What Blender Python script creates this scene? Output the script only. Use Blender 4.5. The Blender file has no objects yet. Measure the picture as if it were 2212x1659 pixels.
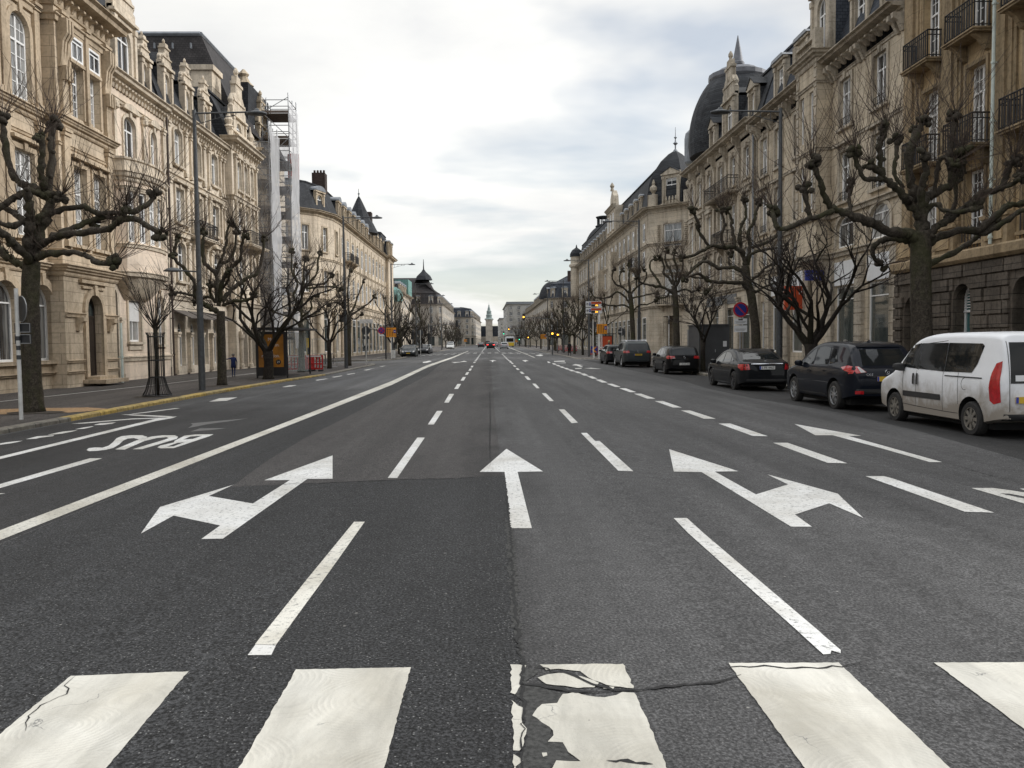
import bpy, bmesh, math, random
import numpy as np
from mathutils import Vector, Matrix
from mathutils.geometry import tessellate_polygon
from mathutils.bvhtree import BVHTree
random.seed(7)
R_ = math.radians
sc = bpy.context.scene
col = sc.collection
# ------------------------------------------------------------------ camera
CAMH, FPX = 1.57, 1790.0
YAW, PITCH, ROLL = math.atan(48/FPX), math.atan(92/FPX), R_(0.6)
cam_d = bpy.data.cameras.new('camera'); cam = bpy.data.objects.new('camera', cam_d); col.objects.link(cam)
cam_d.sensor_fit = 'HORIZONTAL'; cam_d.sensor_width = 36.0; cam_d.lens = 36.0*FPX/2212.0
cam_d.clip_start = 0.05; cam_d.clip_end = 4000
CR = Matrix.Rotation(-YAW,3,'Z') @ Matrix.Rotation(math.pi/2-PITCH,3,'X') @ Matrix.Rotation(-ROLL,3,'Z')
cam.matrix_world = Matrix.Translation((0,0,CAMH)) @ CR.to_4x4()
sc.camera = cam
# ------------------------------------------------------------------ sky, sun, exposure
SUN_EL, SUN_AZ = 27.0, 82.0      # azimuth clockwise from the street axis: to the right, a little ahead
world = bpy.data.worlds.new('World'); sc.world = world; world.use_nodes = True
wn, wl = world.node_tree.nodes, world.node_tree.links
for n in list(wn): wn.remove(n)
def wnode(t, **k):
    n = wn.new(t)
    for a,b in k.items(): setattr(n,a,b)
    return n
wout = wnode('ShaderNodeOutputWorld')
sky = wnode('ShaderNodeTexSky', sky_type='NISHITA', sun_disc=False, sun_elevation=R_(SUN_EL), sun_rotation=R_(SUN_AZ))
bg_sky = wnode('ShaderNodeBackground'); bg_sky.inputs[1].default_value = 0.11
wl.new(sky.outputs[0], bg_sky.inputs[0])
tc = wnode('ShaderNodeTexCoord'); sep = wnode('ShaderNodeSeparateXYZ'); wl.new(tc.outputs['Generated'], sep.inputs[0])
def wmath(op, a, b=None, clamp=False):
    n = wnode('ShaderNodeMath', operation=op, use_clamp=clamp)
    for i,v in enumerate((a,b)):
        if v is None: continue
        if isinstance(v,(int,float)): n.inputs[i].default_value = v
        else: wl.new(v, n.inputs[i])
    return n.outputs[0]
zc = wmath('MAXIMUM', sep.outputs[2], 0.0)
inv = wmath('DIVIDE', 1.0, wmath('ADD', zc, 0.16))
comb = wnode('ShaderNodeCombineXYZ')
wl.new(wmath('MULTIPLY', sep.outputs[0], inv), comb.inputs[0]); wl.new(wmath('MULTIPLY', sep.outputs[1], inv), comb.inputs[1])
def wnoise(scale, detail, rough, off, dist=0.0):
    m = wnode('ShaderNodeMapping'); m.inputs['Location'].default_value = off; m.inputs['Scale'].default_value = (1.0,1.25,1)
    wl.new(comb.outputs[0], m.inputs[0])
    n = wnode('ShaderNodeTexNoise'); n.inputs['Scale'].default_value = scale; n.inputs['Detail'].default_value = detail
    n.inputs['Roughness'].default_value = rough; n.inputs['Distortion'].default_value = dist
    wl.new(m.outputs[0], n.inputs[0]); return n.outputs[0]
def wramp(fac, stops):
    r = wnode('ShaderNodeValToRGB'); cr = r.color_ramp
    while len(cr.elements) < len(stops): cr.elements.new(0.5)
    for e,(p,c) in zip(cr.elements, stops): e.position = p; e.color = (*c,1)
    wl.new(fac, r.inputs[0]); return r.outputs[0]
n1 = wnoise(0.62, 8, 0.52, (3.1,1.7,0), 0.25)
n2 = wnoise(1.9, 6, 0.55, (8.3,5.2,0), 0.3)
shade = wmath('ADD', wmath('MULTIPLY', n1, 0.72), wmath('MULTIPLY', n2, 0.28))
cloud = wramp(shade, [(0.36,(0.68,0.695,0.725)),(0.45,(0.79,0.80,0.81)),(0.54,(0.93,0.935,0.93)),(0.63,(1.06,1.05,1.02))])
# overcast sky: brighter overhead than at the horizon
def wdot(px,py,stops):
    d = (CR @ Vector(((px-1106)/FPX, -(py-829.5)/FPX, -1.0))).normalized()
    n = wnode('ShaderNodeVectorMath', operation='DOT_PRODUCT'); wl.new(tc.outputs['Generated'], n.inputs[0]); n.inputs[1].default_value = d
    return wramp(n.outputs['Value'], [(p,(v,v,v)) for p,v in stops])
glow = wdot(1130,140,[(0.86,0.0),(0.94,0.45),(0.99,1.0)])
glown = wmath('MULTIPLY', glow, wmath('ADD', wmath('MULTIPLY', n2, 1.3), 0.25))
gm = wnode('ShaderNodeMix', data_type='RGBA'); wl.new(wmath('MULTIPLY', glown, 0.55, True), gm.inputs[0]); wl.new(cloud, gm.inputs[6]); gm.inputs[7].default_value = (1.04,1.02,0.96,1)
cloud = gm.outputs[2]

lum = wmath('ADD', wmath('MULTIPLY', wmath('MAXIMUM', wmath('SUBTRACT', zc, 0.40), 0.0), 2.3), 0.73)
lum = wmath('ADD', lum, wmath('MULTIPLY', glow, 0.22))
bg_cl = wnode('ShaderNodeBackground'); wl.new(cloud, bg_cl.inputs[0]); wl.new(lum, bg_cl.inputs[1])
gap = wnoise(0.8, 5, 0.5, (5.4,9.1,0), 0.2)
gz = wdot(1180,430,[(0.965,0.0),(0.995,1.0)])
gapf = wramp(wmath('SUBTRACT', gap, wmath('MULTIPLY', gz, 0.08)), [(0.36,(0.48,)*3),(0.47,(0.97,)*3)])
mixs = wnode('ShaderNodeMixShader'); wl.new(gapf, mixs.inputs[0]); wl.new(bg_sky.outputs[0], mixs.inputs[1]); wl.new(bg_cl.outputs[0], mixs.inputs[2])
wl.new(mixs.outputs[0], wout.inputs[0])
sun_d = bpy.data.lights.new('sun','SUN'); sun_d.energy = 2.0; sun_d.angle = R_(14); sun_d.color = (1.0,0.98,0.955)
sun = bpy.data.objects.new('sun', sun_d); col.objects.link(sun)
az, el = R_(SUN_AZ), R_(SUN_EL)
sdir = Vector((math.sin(az)*math.cos(el), math.cos(az)*math.cos(el), math.sin(el)))
sun.rotation_euler = sdir.to_track_quat('Z','Y').to_euler()
vs = sc.view_settings; vs.view_transform = 'Standard'; vs.look = 'None'; vs.exposure = 0.25; vs.gamma = 1.0; vs.use_curve_mapping = False
sc.cycles.max_bounces = 5; sc.cycles.diffuse_bounces = 3; sc.cycles.glossy_bounces = 3
sc.cycles.transparent_max_bounces = 12; sc.cycles.caustics_reflective = False; sc.cycles.caustics_refractive = False
# ------------------------------------------------------------------ survey helpers: measured image points -> places on the real street
def g(x): return -0.025*max(0.0, abs(x)-1.0)
WALK = -0.13
def ray(px,py):
    return CR @ Vector(((px-1106)/FPX, -(py-829.5)/FPX, -1.0))
def onz(px,py,z):
    d = ray(px,py); return Vector((0,0,CAMH)) + d*((z-CAMH)/d.z)
def G(px,py):
    z = 0.0
    for i in range(25):
        p = onz(px,py,z); z = g(p.x)
    return p
def atY(px,py,Y):
    d = ray(px,py); return Vector((0,0,CAMH)) + d*(Y/d.y)
def atX(px,py,X):
    d = ray(px,py); return Vector((0,0,CAMH)) + d*(X/d.x)
# ------------------------------------------------------------------ object helpers
def link(o, parent=None):
    col.objects.link(o)
    if parent is not None: o.parent = parent
    return o
def thing(name, label, cat, loc=(0,0,0), rz=0.0, group=None, kind=None):
    o = bpy.data.objects.new(name, None); o.empty_display_size = 0.2
    o.location = loc; o.rotation_euler = (0,0,rz); link(o); tag(o,label,cat,group,kind); return o
def tag(o, label=None, cat=None, group=None, kind=None):
    if label: o['label'] = label
    if cat: o['category'] = cat
    if group: o['group'] = group
    if kind: o['kind'] = kind
    return o
def copy_tree(o, parent=None):
    c = o.copy(); col.objects.link(c)
    if parent is not None: c.parent = parent
    for ch in list(o.children): copy_tree(ch, c)
    return c
class MB:
    def __init__(s): s.v=[]; s.f=[]; s.m=[]
    def vs(s, pts):
        n=len(s.v); s.v += [tuple(p) for p in pts]; return list(range(n,n+len(pts)))
    def poly(s, pts, mi=0):
        s.f.append(s.vs(pts)); s.m.append(mi)
    def box(s, a, b, T=None, mi=0):
        (x0,y0,z0),(x1,y1,z1) = a,b
        P=[(x0,y0,z0),(x1,y0,z0),(x1,y1,z0),(x0,y1,z0),(x0,y0,z1),(x1,y0,z1),(x1,y1,z1),(x0,y1,z1)]
        if T is not None: P=[T@Vector(p) for p in P]
        i=s.vs(P)
        for q in ((0,3,2,1),(4,5,6,7),(0,1,5,4),(1,2,6,5),(2,3,7,6),(3,0,4,7)):
            s.f.append([i[k] for k in q]); s.m.append(mi)
    def tube(s, pts, rad, n=6, mi=0, cap=True, jit=0.0, rnd=None):
        pts=[Vector(p) for p in pts]; 
        if not hasattr(rad,'__len__'): rad=[rad]*len(pts)
        prev=None; rings=[]
        up=None
        for i,p in enumerate(pts):
            d=(pts[min(i+1,len(pts)-1)]-pts[max(i-1,0)])
            if d.length<1e-9: d=Vector((0,0,1))
            d.normalize()
            if up is None:
                up = Vector((1,0,0)) if abs(d.x)<0.8 else Vector((0,1,0))
            a=(up-d*up.dot(d))
            if a.length<1e-6: a=Vector((0,1,0))
            a.normalize(); up=a; b=d.cross(a)
            ring=[]
            for k in range(n):
                t=2*math.pi*k/n; r=rad[i]*(1+(rnd.uniform(-jit,jit) if rnd else 0))
                ring.append(p+a*(math.cos(t)*r)+b*(math.sin(t)*r))
            ids=s.vs(ring)
            if prev:
                for k in range(n):
                    s.f.append([prev[k],prev[(k+1)%n],ids[(k+1)%n],ids[k]]); s.m.append(mi)
            elif cap: s.f.append(ids[::-1]); s.m.append(mi)
            prev=ids
        if cap: s.f.append(prev); s.m.append(mi)
    def lathe(s, prof, n=16, c=(0,0,0), mi=0, T=None, sx=1, sy=1):
        rows=[]
        for r,z in prof:
            P=[Vector((c[0]+r*sx*math.cos(2*math.pi*k/n),c[1]+r*sy*math.sin(2*math.pi*k/n),c[2]+z)) for k in range(n)]
            if T is not None: P=[T@p for p in P]
            rows.append(s.vs(P))
        for a,b in zip(rows,rows[1:]):
            for k in range(n):
                s.f.append([a[k],a[(k+1)%n],b[(k+1)%n],b[k]]); s.m.append(mi)
        s.f.append(rows[0][::-1]); s.m.append(mi); s.f.append(rows[-1]); s.m.append(mi)
    def prism(s, outline, d0, d1, axis='d', T=None, mi=0):
        # outline: list of (u,v); extruded from d0 to d1 along axis; local axes (u, d, v)
        A=[Vector((u,d0,v)) for u,v in outline]; B=[Vector((u,d1,v)) for u,v in outline]
        if T is not None: A=[T@p for p in A]; B=[T@p for p in B]
        n=len(A); ia=s.vs(A); ib=s.vs(B)
        s.f.append(ia[::-1]); s.m.append(mi); s.f.append(ib); s.m.append(mi)
        for k in range(n):
            s.f.append([ia[k],ia[(k+1)%n],ib[(k+1)%n],ib[k]]); s.m.append(mi)
    def mesh(s, name, mats, smooth=False, off=None, fix=True):
        me=bpy.data.meshes.new(name)
        v=s.v
        if off is not None: v=[(a[0]-off[0],a[1]-off[1],a[2]-off[2]) for a in v]
        me.from_pydata(v,[],s.f)
        if not isinstance(mats,(list,tuple)): mats=[mats]
        for m in mats: me.materials.append(m)
        if len(mats)>1: me.polygons.foreach_set('material_index', s.m)
        if smooth: me.polygons.foreach_set('use_smooth',[True]*len(me.polygons))
        me.update()
        if fix:
            bm=bmesh.new(); bm.from_mesh(me); bmesh.ops.recalc_face_normals(bm, faces=bm.faces); bm.to_mesh(me); bm.free()
        return me
    def build(s, name, mats, parent=None, smooth=False, fix=True, world=True):
        off=None
        if parent is not None and world: off=tuple(parent.location)
        me=s.mesh(name,mats,smooth,off,fix)
        o=bpy.data.objects.new(name,me); link(o,parent)
        if smooth and smooth!='all':
            sharp(me, R_(35))
        return o
def sharp(me, ang):
    try: me.set_sharp_from_angle(angle=ang)
    except Exception: pass
# ------------------------------------------------------------------ materials
MATS={}
def new_mat(name):
    m=bpy.data.materials.new(name); m.use_nodes=True; nt=m.node_tree; b=nt.nodes['Principled BSDF']; MATS[name]=m
    return m,nt,b
def N(nt,t,**k):
    n=nt.nodes.new(t)
    for a,b in k.items():
        if a in n.inputs.keys(): n.inputs[a].default_value=b
        else: setattr(n,a,b)
    return n
def noise(nt,vec,scale,detail=4,rough=0.55,dist=0.0,sc3=None):
    if sc3:
        m=N(nt,'ShaderNodeMapping'); m.inputs['Scale'].default_value=sc3; nt.links.new(vec,m.inputs[0]); vec=m.outputs[0]
    n=N(nt,'ShaderNodeTexNoise'); n.inputs['Scale'].default_value=scale; n.inputs['Detail'].default_value=detail
    n.inputs['Roughness'].default_value=rough; n.inputs['Distortion'].default_value=dist
    nt.links.new(vec,n.inputs[0]); return n.outputs[0]
def ramp(nt,fac,stops):
    r=N(nt,'ShaderNodeValToRGB'); cr=r.color_ramp
    while len(cr.elements)<len(stops): cr.elements.new(0.5)
    for e,(p,c) in zip(cr.elements,stops):
        e.position=p; e.color=(c,c,c,1) if isinstance(c,(int,float)) else (*c,1)
    nt.links.new(fac,r.inputs[0]); return r.outputs[0]
def mix(nt,a,b,fac,mode='MIX'):
    n=N(nt,'ShaderNodeMix'); n.data_type='RGBA'; n.blend_type=mode
    for s,v in ((6,a),(7,b),(0,fac)):
        if isinstance(v,(int,float)): n.inputs[s].default_value = v if s==0 else (v,v,v,1)
        elif isinstance(v,tuple): n.inputs[s].default_value=(*v,1)
        else: nt.links.new(v,n.inputs[s])
    return n.outputs[2]
def mth(nt,op,a,b=0.0,clamp=False):
    n=N(nt,'ShaderNodeMath'); n.operation=op; n.use_clamp=clamp
    for i,v in enumerate((a,b)):
        if isinstance(v,(int,float)): n.inputs[i].default_value=v
        else: nt.links.new(v,n.inputs[i])
    return n.outputs[0]
def bump(nt,b,h,strength=0.3,dist=0.02):
    n=N(nt,'ShaderNodeBump'); n.inputs['Strength'].default_value=strength; n.inputs['Distance'].default_value=dist
    nt.links.new(h,n.inputs['Height']); nt.links.new(n.outputs[0],b.inputs['Normal'])
def pos(nt): return N(nt,'ShaderNodeNewGeometry').outputs['Position']
def objc(nt): return N(nt,'ShaderNodeTexCoord').outputs['Object']
def plain(name,c,rough=0.6,metal=0.0,var=0.12,scale=6.0,spec=0.5,coat=0.0,bs=0.0):
    m,nt,b=new_mat(name)
    v=noise(nt,objc(nt),scale,3)
    c0=tuple(x*(1-var) for x in c); c1=tuple(min(1,x*(1+var)) for x in c)
    nt.links.new(ramp(nt,v,[(0.3,c0),(0.7,c1)]),b.inputs['Base Color'])
    b.inputs['Roughness'].default_value=rough; b.inputs['Metallic'].default_value=metal
    b.inputs['Specular IOR Level'].default_value=spec
    b.inputs['Coat Weight'].default_value=coat; b.inputs['Coat Roughness'].default_value=0.04
    if bs: bump(nt,b,noise(nt,objc(nt),scale*6,3),bs,0.01)
    return m
def asphalt(name,dark,light,stone,far=None,seam=False,grain=1.0,speck=0.0):
    m,nt,b=new_mat(name); p=pos(nt)
    big=noise(nt,p,0.35,4,0.6,0.4,(1.0,0.28,1))
    base=ramp(nt,big,[(0.34,dark),(0.66,light)])
    sp_=N(nt,'ShaderNodeSeparateXYZ'); nt.links.new(p,sp_.inputs[0])
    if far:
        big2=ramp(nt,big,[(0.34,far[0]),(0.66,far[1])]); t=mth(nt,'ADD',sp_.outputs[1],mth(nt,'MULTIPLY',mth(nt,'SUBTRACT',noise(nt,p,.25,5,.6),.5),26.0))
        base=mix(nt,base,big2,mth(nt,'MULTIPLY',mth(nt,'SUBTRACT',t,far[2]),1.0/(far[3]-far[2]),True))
    # wheel tracks and drips along the lanes
    tr=noise(nt,p,1.0,4,.6,0,(1.6,.05,1)); base=mix(nt,base,ramp(nt,tr,[(.34,.78),(.5,1.0),(.68,1.22)]),1.0,'MULTIPLY')
    st=ramp(nt,noise(nt,p,.55,5,.65,.8,(1.3,.5,1)),[(.60,0.),(.72,1.)]); base=mix(nt,base,(.018,.018,.018),mth(nt,'MULTIPLY',st,.35))
    if seam:
        band=mth(nt,'SUBTRACT',1.0,mth(nt,'ABSOLUTE',mth(nt,'MULTIPLY',sp_.outputs[0],1.5)),True)
        bn=ramp(nt,noise(nt,p,.9,5,.65,.5,(1,.35,1)),[(.42,0.),(.62,1.)]); base=mix(nt,base,(.014,.013,.013),mth(nt,'MULTIPLY',mth(nt,'MULTIPLY',band,bn),.85))
    med=ramp(nt,noise(nt,p,7,4,0.6),[(0.3,0.80),(0.7,1.18)])
    base=mix(nt,base,med,1.0,'MULTIPLY')
    fine=noise(nt,p,60,2,0.7)
    base=mix(nt,base,ramp(nt,fine,[(0.36,max(.05,1-.75*grain)),(0.5,0.92),(0.62,1+.95*grain)]),1.0,'MULTIPLY')
    vo=N(nt,'ShaderNodeTexVoronoi'); vo.inputs['Scale'].default_value=75; nt.links.new(p,vo.inputs[0])
    sp=ramp(nt,vo.outputs['Color'],[(0.80-speck,0.0),(0.88-speck,1.0)])
    ed=ramp(nt,vo.outputs['Distance'],[(0.15,1.0),(0.4,0.0)])
    base=mix(nt,base,stone,mth(nt,'MULTIPLY',mth(nt,'MULTIPLY',sp,ed),0.6+speck))
    vo3=N(nt,'ShaderNodeTexVoronoi'); vo3.inputs['Scale'].default_value=9; nt.links.new(p,vo3.inputs[0])
    chip=ramp(nt,vo3.outputs['Distance'],[(0.05,1.0),(0.09,0.0)])
    chs=ramp(nt,vo3.outputs['Color'],[(0.78,0.0),(0.8,1.0)])
    base=mix(nt,base,(0.30,0.29,0.27),mth(nt,'MULTIPLY',mth(nt,'MULTIPLY',chip,chs),0.7))
    nt.links.new(base,b.inputs['Base Color']); b.inputs['Roughness'].default_value=0.82; b.inputs['Specular IOR Level'].default_value=0.35
    h=mth(nt,'ADD',fine,mth(nt,'MULTIPLY',vo.outputs['Distance'],-0.6))
    bump(nt,b,h,0.55,0.012); return m
asphalt('asphalt',(0.052,0.0515,0.052),(0.083,0.082,0.082),(0.28,0.27,0.26),seam=True,grain=.75,speck=.02)
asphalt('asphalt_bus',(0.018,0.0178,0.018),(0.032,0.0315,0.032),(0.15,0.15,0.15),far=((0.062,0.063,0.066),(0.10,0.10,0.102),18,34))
asphalt('asphalt_new',(0.0135,0.0138,0.0145),(0.0265,0.027,0.028),(0.30,0.30,0.29),grain=1.4,speck=.08)
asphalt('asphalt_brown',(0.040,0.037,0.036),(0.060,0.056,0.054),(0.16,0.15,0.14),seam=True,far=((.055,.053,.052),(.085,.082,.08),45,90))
asphalt('asphalt_parking',(0.018,0.018,0.018),(0.034,0.033,0.033),(0.10,0.10,0.10))
asphalt('asphalt_grey',(0.062,0.063,0.066),(0.092,0.093,0.096),(0.2,0.2,0.2))
asphalt('asphalt_walk',(0.050,0.044,0.040),(0.088,0.078,0.072),(0.16,0.15,0.14))
def paint(name,c,comb=False,wearlo=0.37,wearhi=0.46,grit=0.6):
    m,nt,b=new_mat(name); p=pos(nt)
    base=ramp(nt,noise(nt,p,2.2,4),[(0.3,tuple(x*0.88 for x in c)),(0.7,c)])
    base=mix(nt,base,ramp(nt,noise(nt,p,0.8,5,0.6,0.6),[(0.36,(0.72,0.70,0.66)),(0.62,(1,1,1))]),1.0,'MULTIPLY')
    w=ramp(nt,noise(nt,p,26,6,0.75),[(wearlo,1.0),(wearhi,0.0)])
    w2=ramp(nt,noise(nt,p,110,2,0.7),[(0.30,1.0),(0.40,0.0)])
    base=mix(nt,base,(0.10,0.10,0.10),mth(nt,'MULTIPLY',w,0.8))
    base=mix(nt,base,(0.22,0.21,0.20),mth(nt,'MULTIPLY',w2,grit))
    h=noise(nt,p,80,2,0.7)
    if comb:
        # trowel-combed fan arcs: rings round scattered centres
        vo=N(nt,'ShaderNodeTexVoronoi'); vo.inputs['Scale'].default_value=1.9; nt.links.new(p,vo.inputs[0])
        mp=N(nt,'ShaderNodeMapping'); mp.inputs['Scale'].default_value=(1,1.15,1); nt.links.new(p,mp.inputs[0]); nt.links.new(mp.outputs[0],vo.inputs[0])
        rings=mth(nt,'SINE',mth(nt,'MULTIPLY',mth(nt,'ADD',vo.outputs['Distance'],mth(nt,'MULTIPLY',noise(nt,p,3,2),.02)),130.0))
        msk=ramp(nt,noise(nt,p,5.0,3),[(0.42,0.0),(0.55,1.0)])
        rr=mth(nt,'MULTIPLY',ramp(nt,rings,[(0.55,0.0),(0.95,1.0)]),msk)
        base=mix(nt,base,(0.42,0.40,0.36),mth(nt,'MULTIPLY',mth(nt,'MULTIPLY',rr,ramp(nt,vo.outputs['Distance'],[(.18,0.),(.34,1.)])),0.24))
        grime=ramp(nt,noise(nt,p,1.1,6,.7,.6,(2.2,.5,1)),[(.38,.66),(.60,1.0)]); base=mix(nt,base,grime,.8,'MULTIPLY')
        vc=N(nt,'ShaderNodeTexVoronoi'); vc.feature='DISTANCE_TO_EDGE'; vc.inputs['Scale'].default_value=3.4
        nd=N(nt,'ShaderNodeVectorMath'); nd.operation='ADD'
        nz=N(nt,'ShaderNodeTexNoise'); nz.inputs['Scale'].default_value=9; nz.inputs['Detail'].default_value=5; nt.links.new(p,nz.inputs[0])
        vm=N(nt,'ShaderNodeVectorMath'); vm.operation='SCALE'; nt.links.new(nz.outputs['Color'],vm.inputs[0]); vm.inputs['Scale'].default_value=0.22
        nt.links.new(p,nd.inputs[0]); nt.links.new(vm.outputs[0],nd.inputs[1]); nt.links.new(nd.outputs[0],vc.inputs[0])
        ck=mth(nt,'MULTIPLY',ramp(nt,vc.outputs['Distance'],[(0.004,1.0),(0.012,0.0)]),ramp(nt,noise(nt,p,2.3,2),[(0.60,0.0),(0.64,1.0)]))
        base=mix(nt,base,(0.12,0.12,0.12),mth(nt,'MULTIPLY',ck,0.7))
        h=mth(nt,'ADD',h,mth(nt,'MULTIPLY',rings,mth(nt,'MULTIPLY',msk,0.3)))
    nt.links.new(base,b.inputs['Base Color']); b.inputs['Roughness'].default_value=0.7
    bump(nt,b,h,0.35,0.006); return m
paint('paint_white',(0.76,0.76,0.74)); paint('paint_cream',(0.72,0.70,0.63),wearlo=0.37,wearhi=0.47,grit=0.8)
paint('paint_zebra',(0.70,0.68,0.61),comb=True,wearlo=0.20,wearhi=0.26,grit=0.15)
paint('paint_zebra_worn',(0.66,0.64,0.57),comb=True,wearlo=0.29,wearhi=0.34,grit=0.2)
paint('paint_ghost',(0.16,0.16,0.16),wearlo=0.42,wearhi=0.62)
plain('crack_black',(0.012,0.012,0.012),0.9,var=0.3,scale=40)
plain('patch_rough',(0.045,0.045,0.043),0.95,var=0.6,scale=45,bs=0.6)
# ------------------------------------------------------------------ zoom frames used while measuring (scale, x0, y0)
FR={'D':(1,0,0),'1':(.2604,0,835.3),'2':(.2604,576,720),'3':(.2604,1152,720),'4':(.2604,1636,864),'5':(.375,1382.5,662.4),'6':(.3472,0,691),'Z':(.5,0,1152),'Y':(.5,1106,1152)}
def q(fr,pts):
    s,x,y=FR[fr]; return [G(x+a*s,y+b*s) for a,b in pts]
def ground_mesh(name, polys, mat, dz, parent=None, holes=None, knots=(-1,1), kind='structure', zf=None, thick=0.0):
    """polys: lists of (x,y) world points laid on the cambered road, dz above it"""
    bm=bmesh.new()
    for P in polys:
        loops = P if isinstance(P[0][0],(list,tuple,Vector)) else [P]
        L=[[Vector((p[0],p[1],0)) for p in lp] for lp in loops]
        flat=[p for lp in L for p in lp]
        vv=[bm.verts.new(p) for p in flat]
        for t in tessellate_polygon(L):
            try: bm.faces.new([vv[i] for i in t])
            except Exception: pass
    for k in knots:
        bmesh.ops.bisect_plane(bm, geom=bm.verts[:]+bm.edges[:]+bm.faces[:], plane_co=(k,0,0), plane_no=(1,0,0))
    for v in bm.verts: v.co.z=(zf or g)(v.co.x)+dz
    for f in bm.faces:
        f.normal_update()
        if f.normal.z<0: f.normal_flip()
    me=bpy.data.meshes.new(name); bm.to_mesh(me); bm.free(); me.materials.append(mat)
    o=bpy.data.objects.new(name,me); link(o,parent)
    if kind: o['kind']=kind
    return o
M=MATS
# ------------------------------------------------------------------ road
def sheet(name,x0,x1,y0,y1,mat,dz=0.0,step=None,knots=(-1,1)):
    return ground_mesh(name,[[(x0,y0),(x1,y0),(x1,y1),(x0,y1)]],mat,dz,knots=knots)
mb=MB(); mb.poly([(-1500,-200,-1.2),(1500,-200,-1.2),(1500,3000,-1.2),(-1500,3000,-1.2)])
mb.build('ground',M['asphalt_walk'])['kind']='structure'
def gg(x): return g(max(-12,min(12,x)))
ground_mesh('road',[[(-70,-8),(70,-8),(70,760),(-70,760)]],M['asphalt'],0.0,knots=(-12,-1,1,12),zf=gg)
# lanes with their own surfacing
ground_mesh('road_patch_dark',[[(-4.1,-8),(0.14,-8)]+[(p.x,p.y) for p in q('D',[(1130,1440),(1110,1300),(1103,1150),(1095,1060),(1090,1028),(980,1034),(760,1041),(500,1052)])]+[(p.x,p.y) for p in q('2',[(0,1060),(300,880),(870,590),(1330,350)])]+[(-3.85,70),(-3.95,50),(-4.05,30),(-4.12,14.5),(-4.1,12)]],M['asphalt_new'],0.002)
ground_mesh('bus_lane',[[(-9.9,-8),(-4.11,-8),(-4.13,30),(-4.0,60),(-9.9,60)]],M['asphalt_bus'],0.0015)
bl=q('D',[(500,1052),(760,1041),(980,1034),(1085,1029)])
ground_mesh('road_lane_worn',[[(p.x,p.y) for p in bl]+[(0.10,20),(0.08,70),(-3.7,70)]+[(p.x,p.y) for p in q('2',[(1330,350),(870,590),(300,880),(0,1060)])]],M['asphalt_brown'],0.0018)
ground_mesh('parking_lane',[[(7.1,8),(7.4,11),(8.0,15.5),(8.2,19),(7.7,24),(7.7,29),(8.1,34),(8.3,45),(8.4,75),(11.0,75),(11.0,-8),(7.0,-8)]],M['asphalt_parking'],0.0018)
mk=[]
W_=[]   # white markings
W_.append(q('6',[(2069,845),(2069,990),(1912,992),(1387,1364),(1253,1366),(1370,1282),(1080,1220),(877,1332),(945,1235),(995,1167),(1455,1027),(1300,1098),(1573,1145),(1805,998),(1644,1000)]))
W_.append(q('D',[(1094,970),(1173,1019),(1118,1020),(1149,1142),(1103,1142),(1090,1020),(1036,1020)]))
W_.append(q('5',[(168,823),(567,950),(430,952),(668,1084),(853,1026),(733,968),(1140,1080),(1170,1110),(1287,1220),(1090,1135),(892,1200),(990,1270),(870,1270),(650,1135),(355,955),(195,952)]))
W_.append(q('5',[(890,677),(1275,745),(1200,746),(1740,897),(1670,897),(1400,820),(1110,742),(1010,742)]))
ground_mesh('lane_arrow_marking',W_,M['paint_white'],0.0045)
bus=[q('1',[(718,527),(735,512),(790,506),(850,508),(900,492),(935,465),(965,430),(1010,412),(1090,404),(1180,405),(1222,418),(1205,434),(1160,440),(1110,428),(1060,432),(1020,450),(990,480),(940,510),(880,525),(800,535),(740,537)]),
 q('1',[(955,522),(1150,440),(1260,415),(1350,405),(1450,405),(1478,418),(1465,435),(1180,520),(1100,521),(1370,440),(1400,428),(1380,420),(1300,428),(1200,452),(1035,524)]),
 [q('1',[(1305,505),(1330,490),(1440,465),(1450,450),(1530,408),(1620,398),(1772,396),(1740,412),(1440,512),(1330,513)]),q('1',[(1520,440),(1580,415),(1680,408),(1600,435)]),q('1',[(1385,500),(1470,468),(1530,462),(1440,497)])]]
bus+= [q('4',[(1775,733),(1950,733),(2100,752),(2400,800),(2400,835),(2212,803),(2090,780),(2010,778),(2212,822),(2400,880),(2400,930),(2212,862),(1900,770)]),q('4',[(2175,738),(2400,745),(2400,765),(2212,750)])]
ground_mesh('bus_lettering',bus,M['paint_white'],0.0045)
D_=[]
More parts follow.
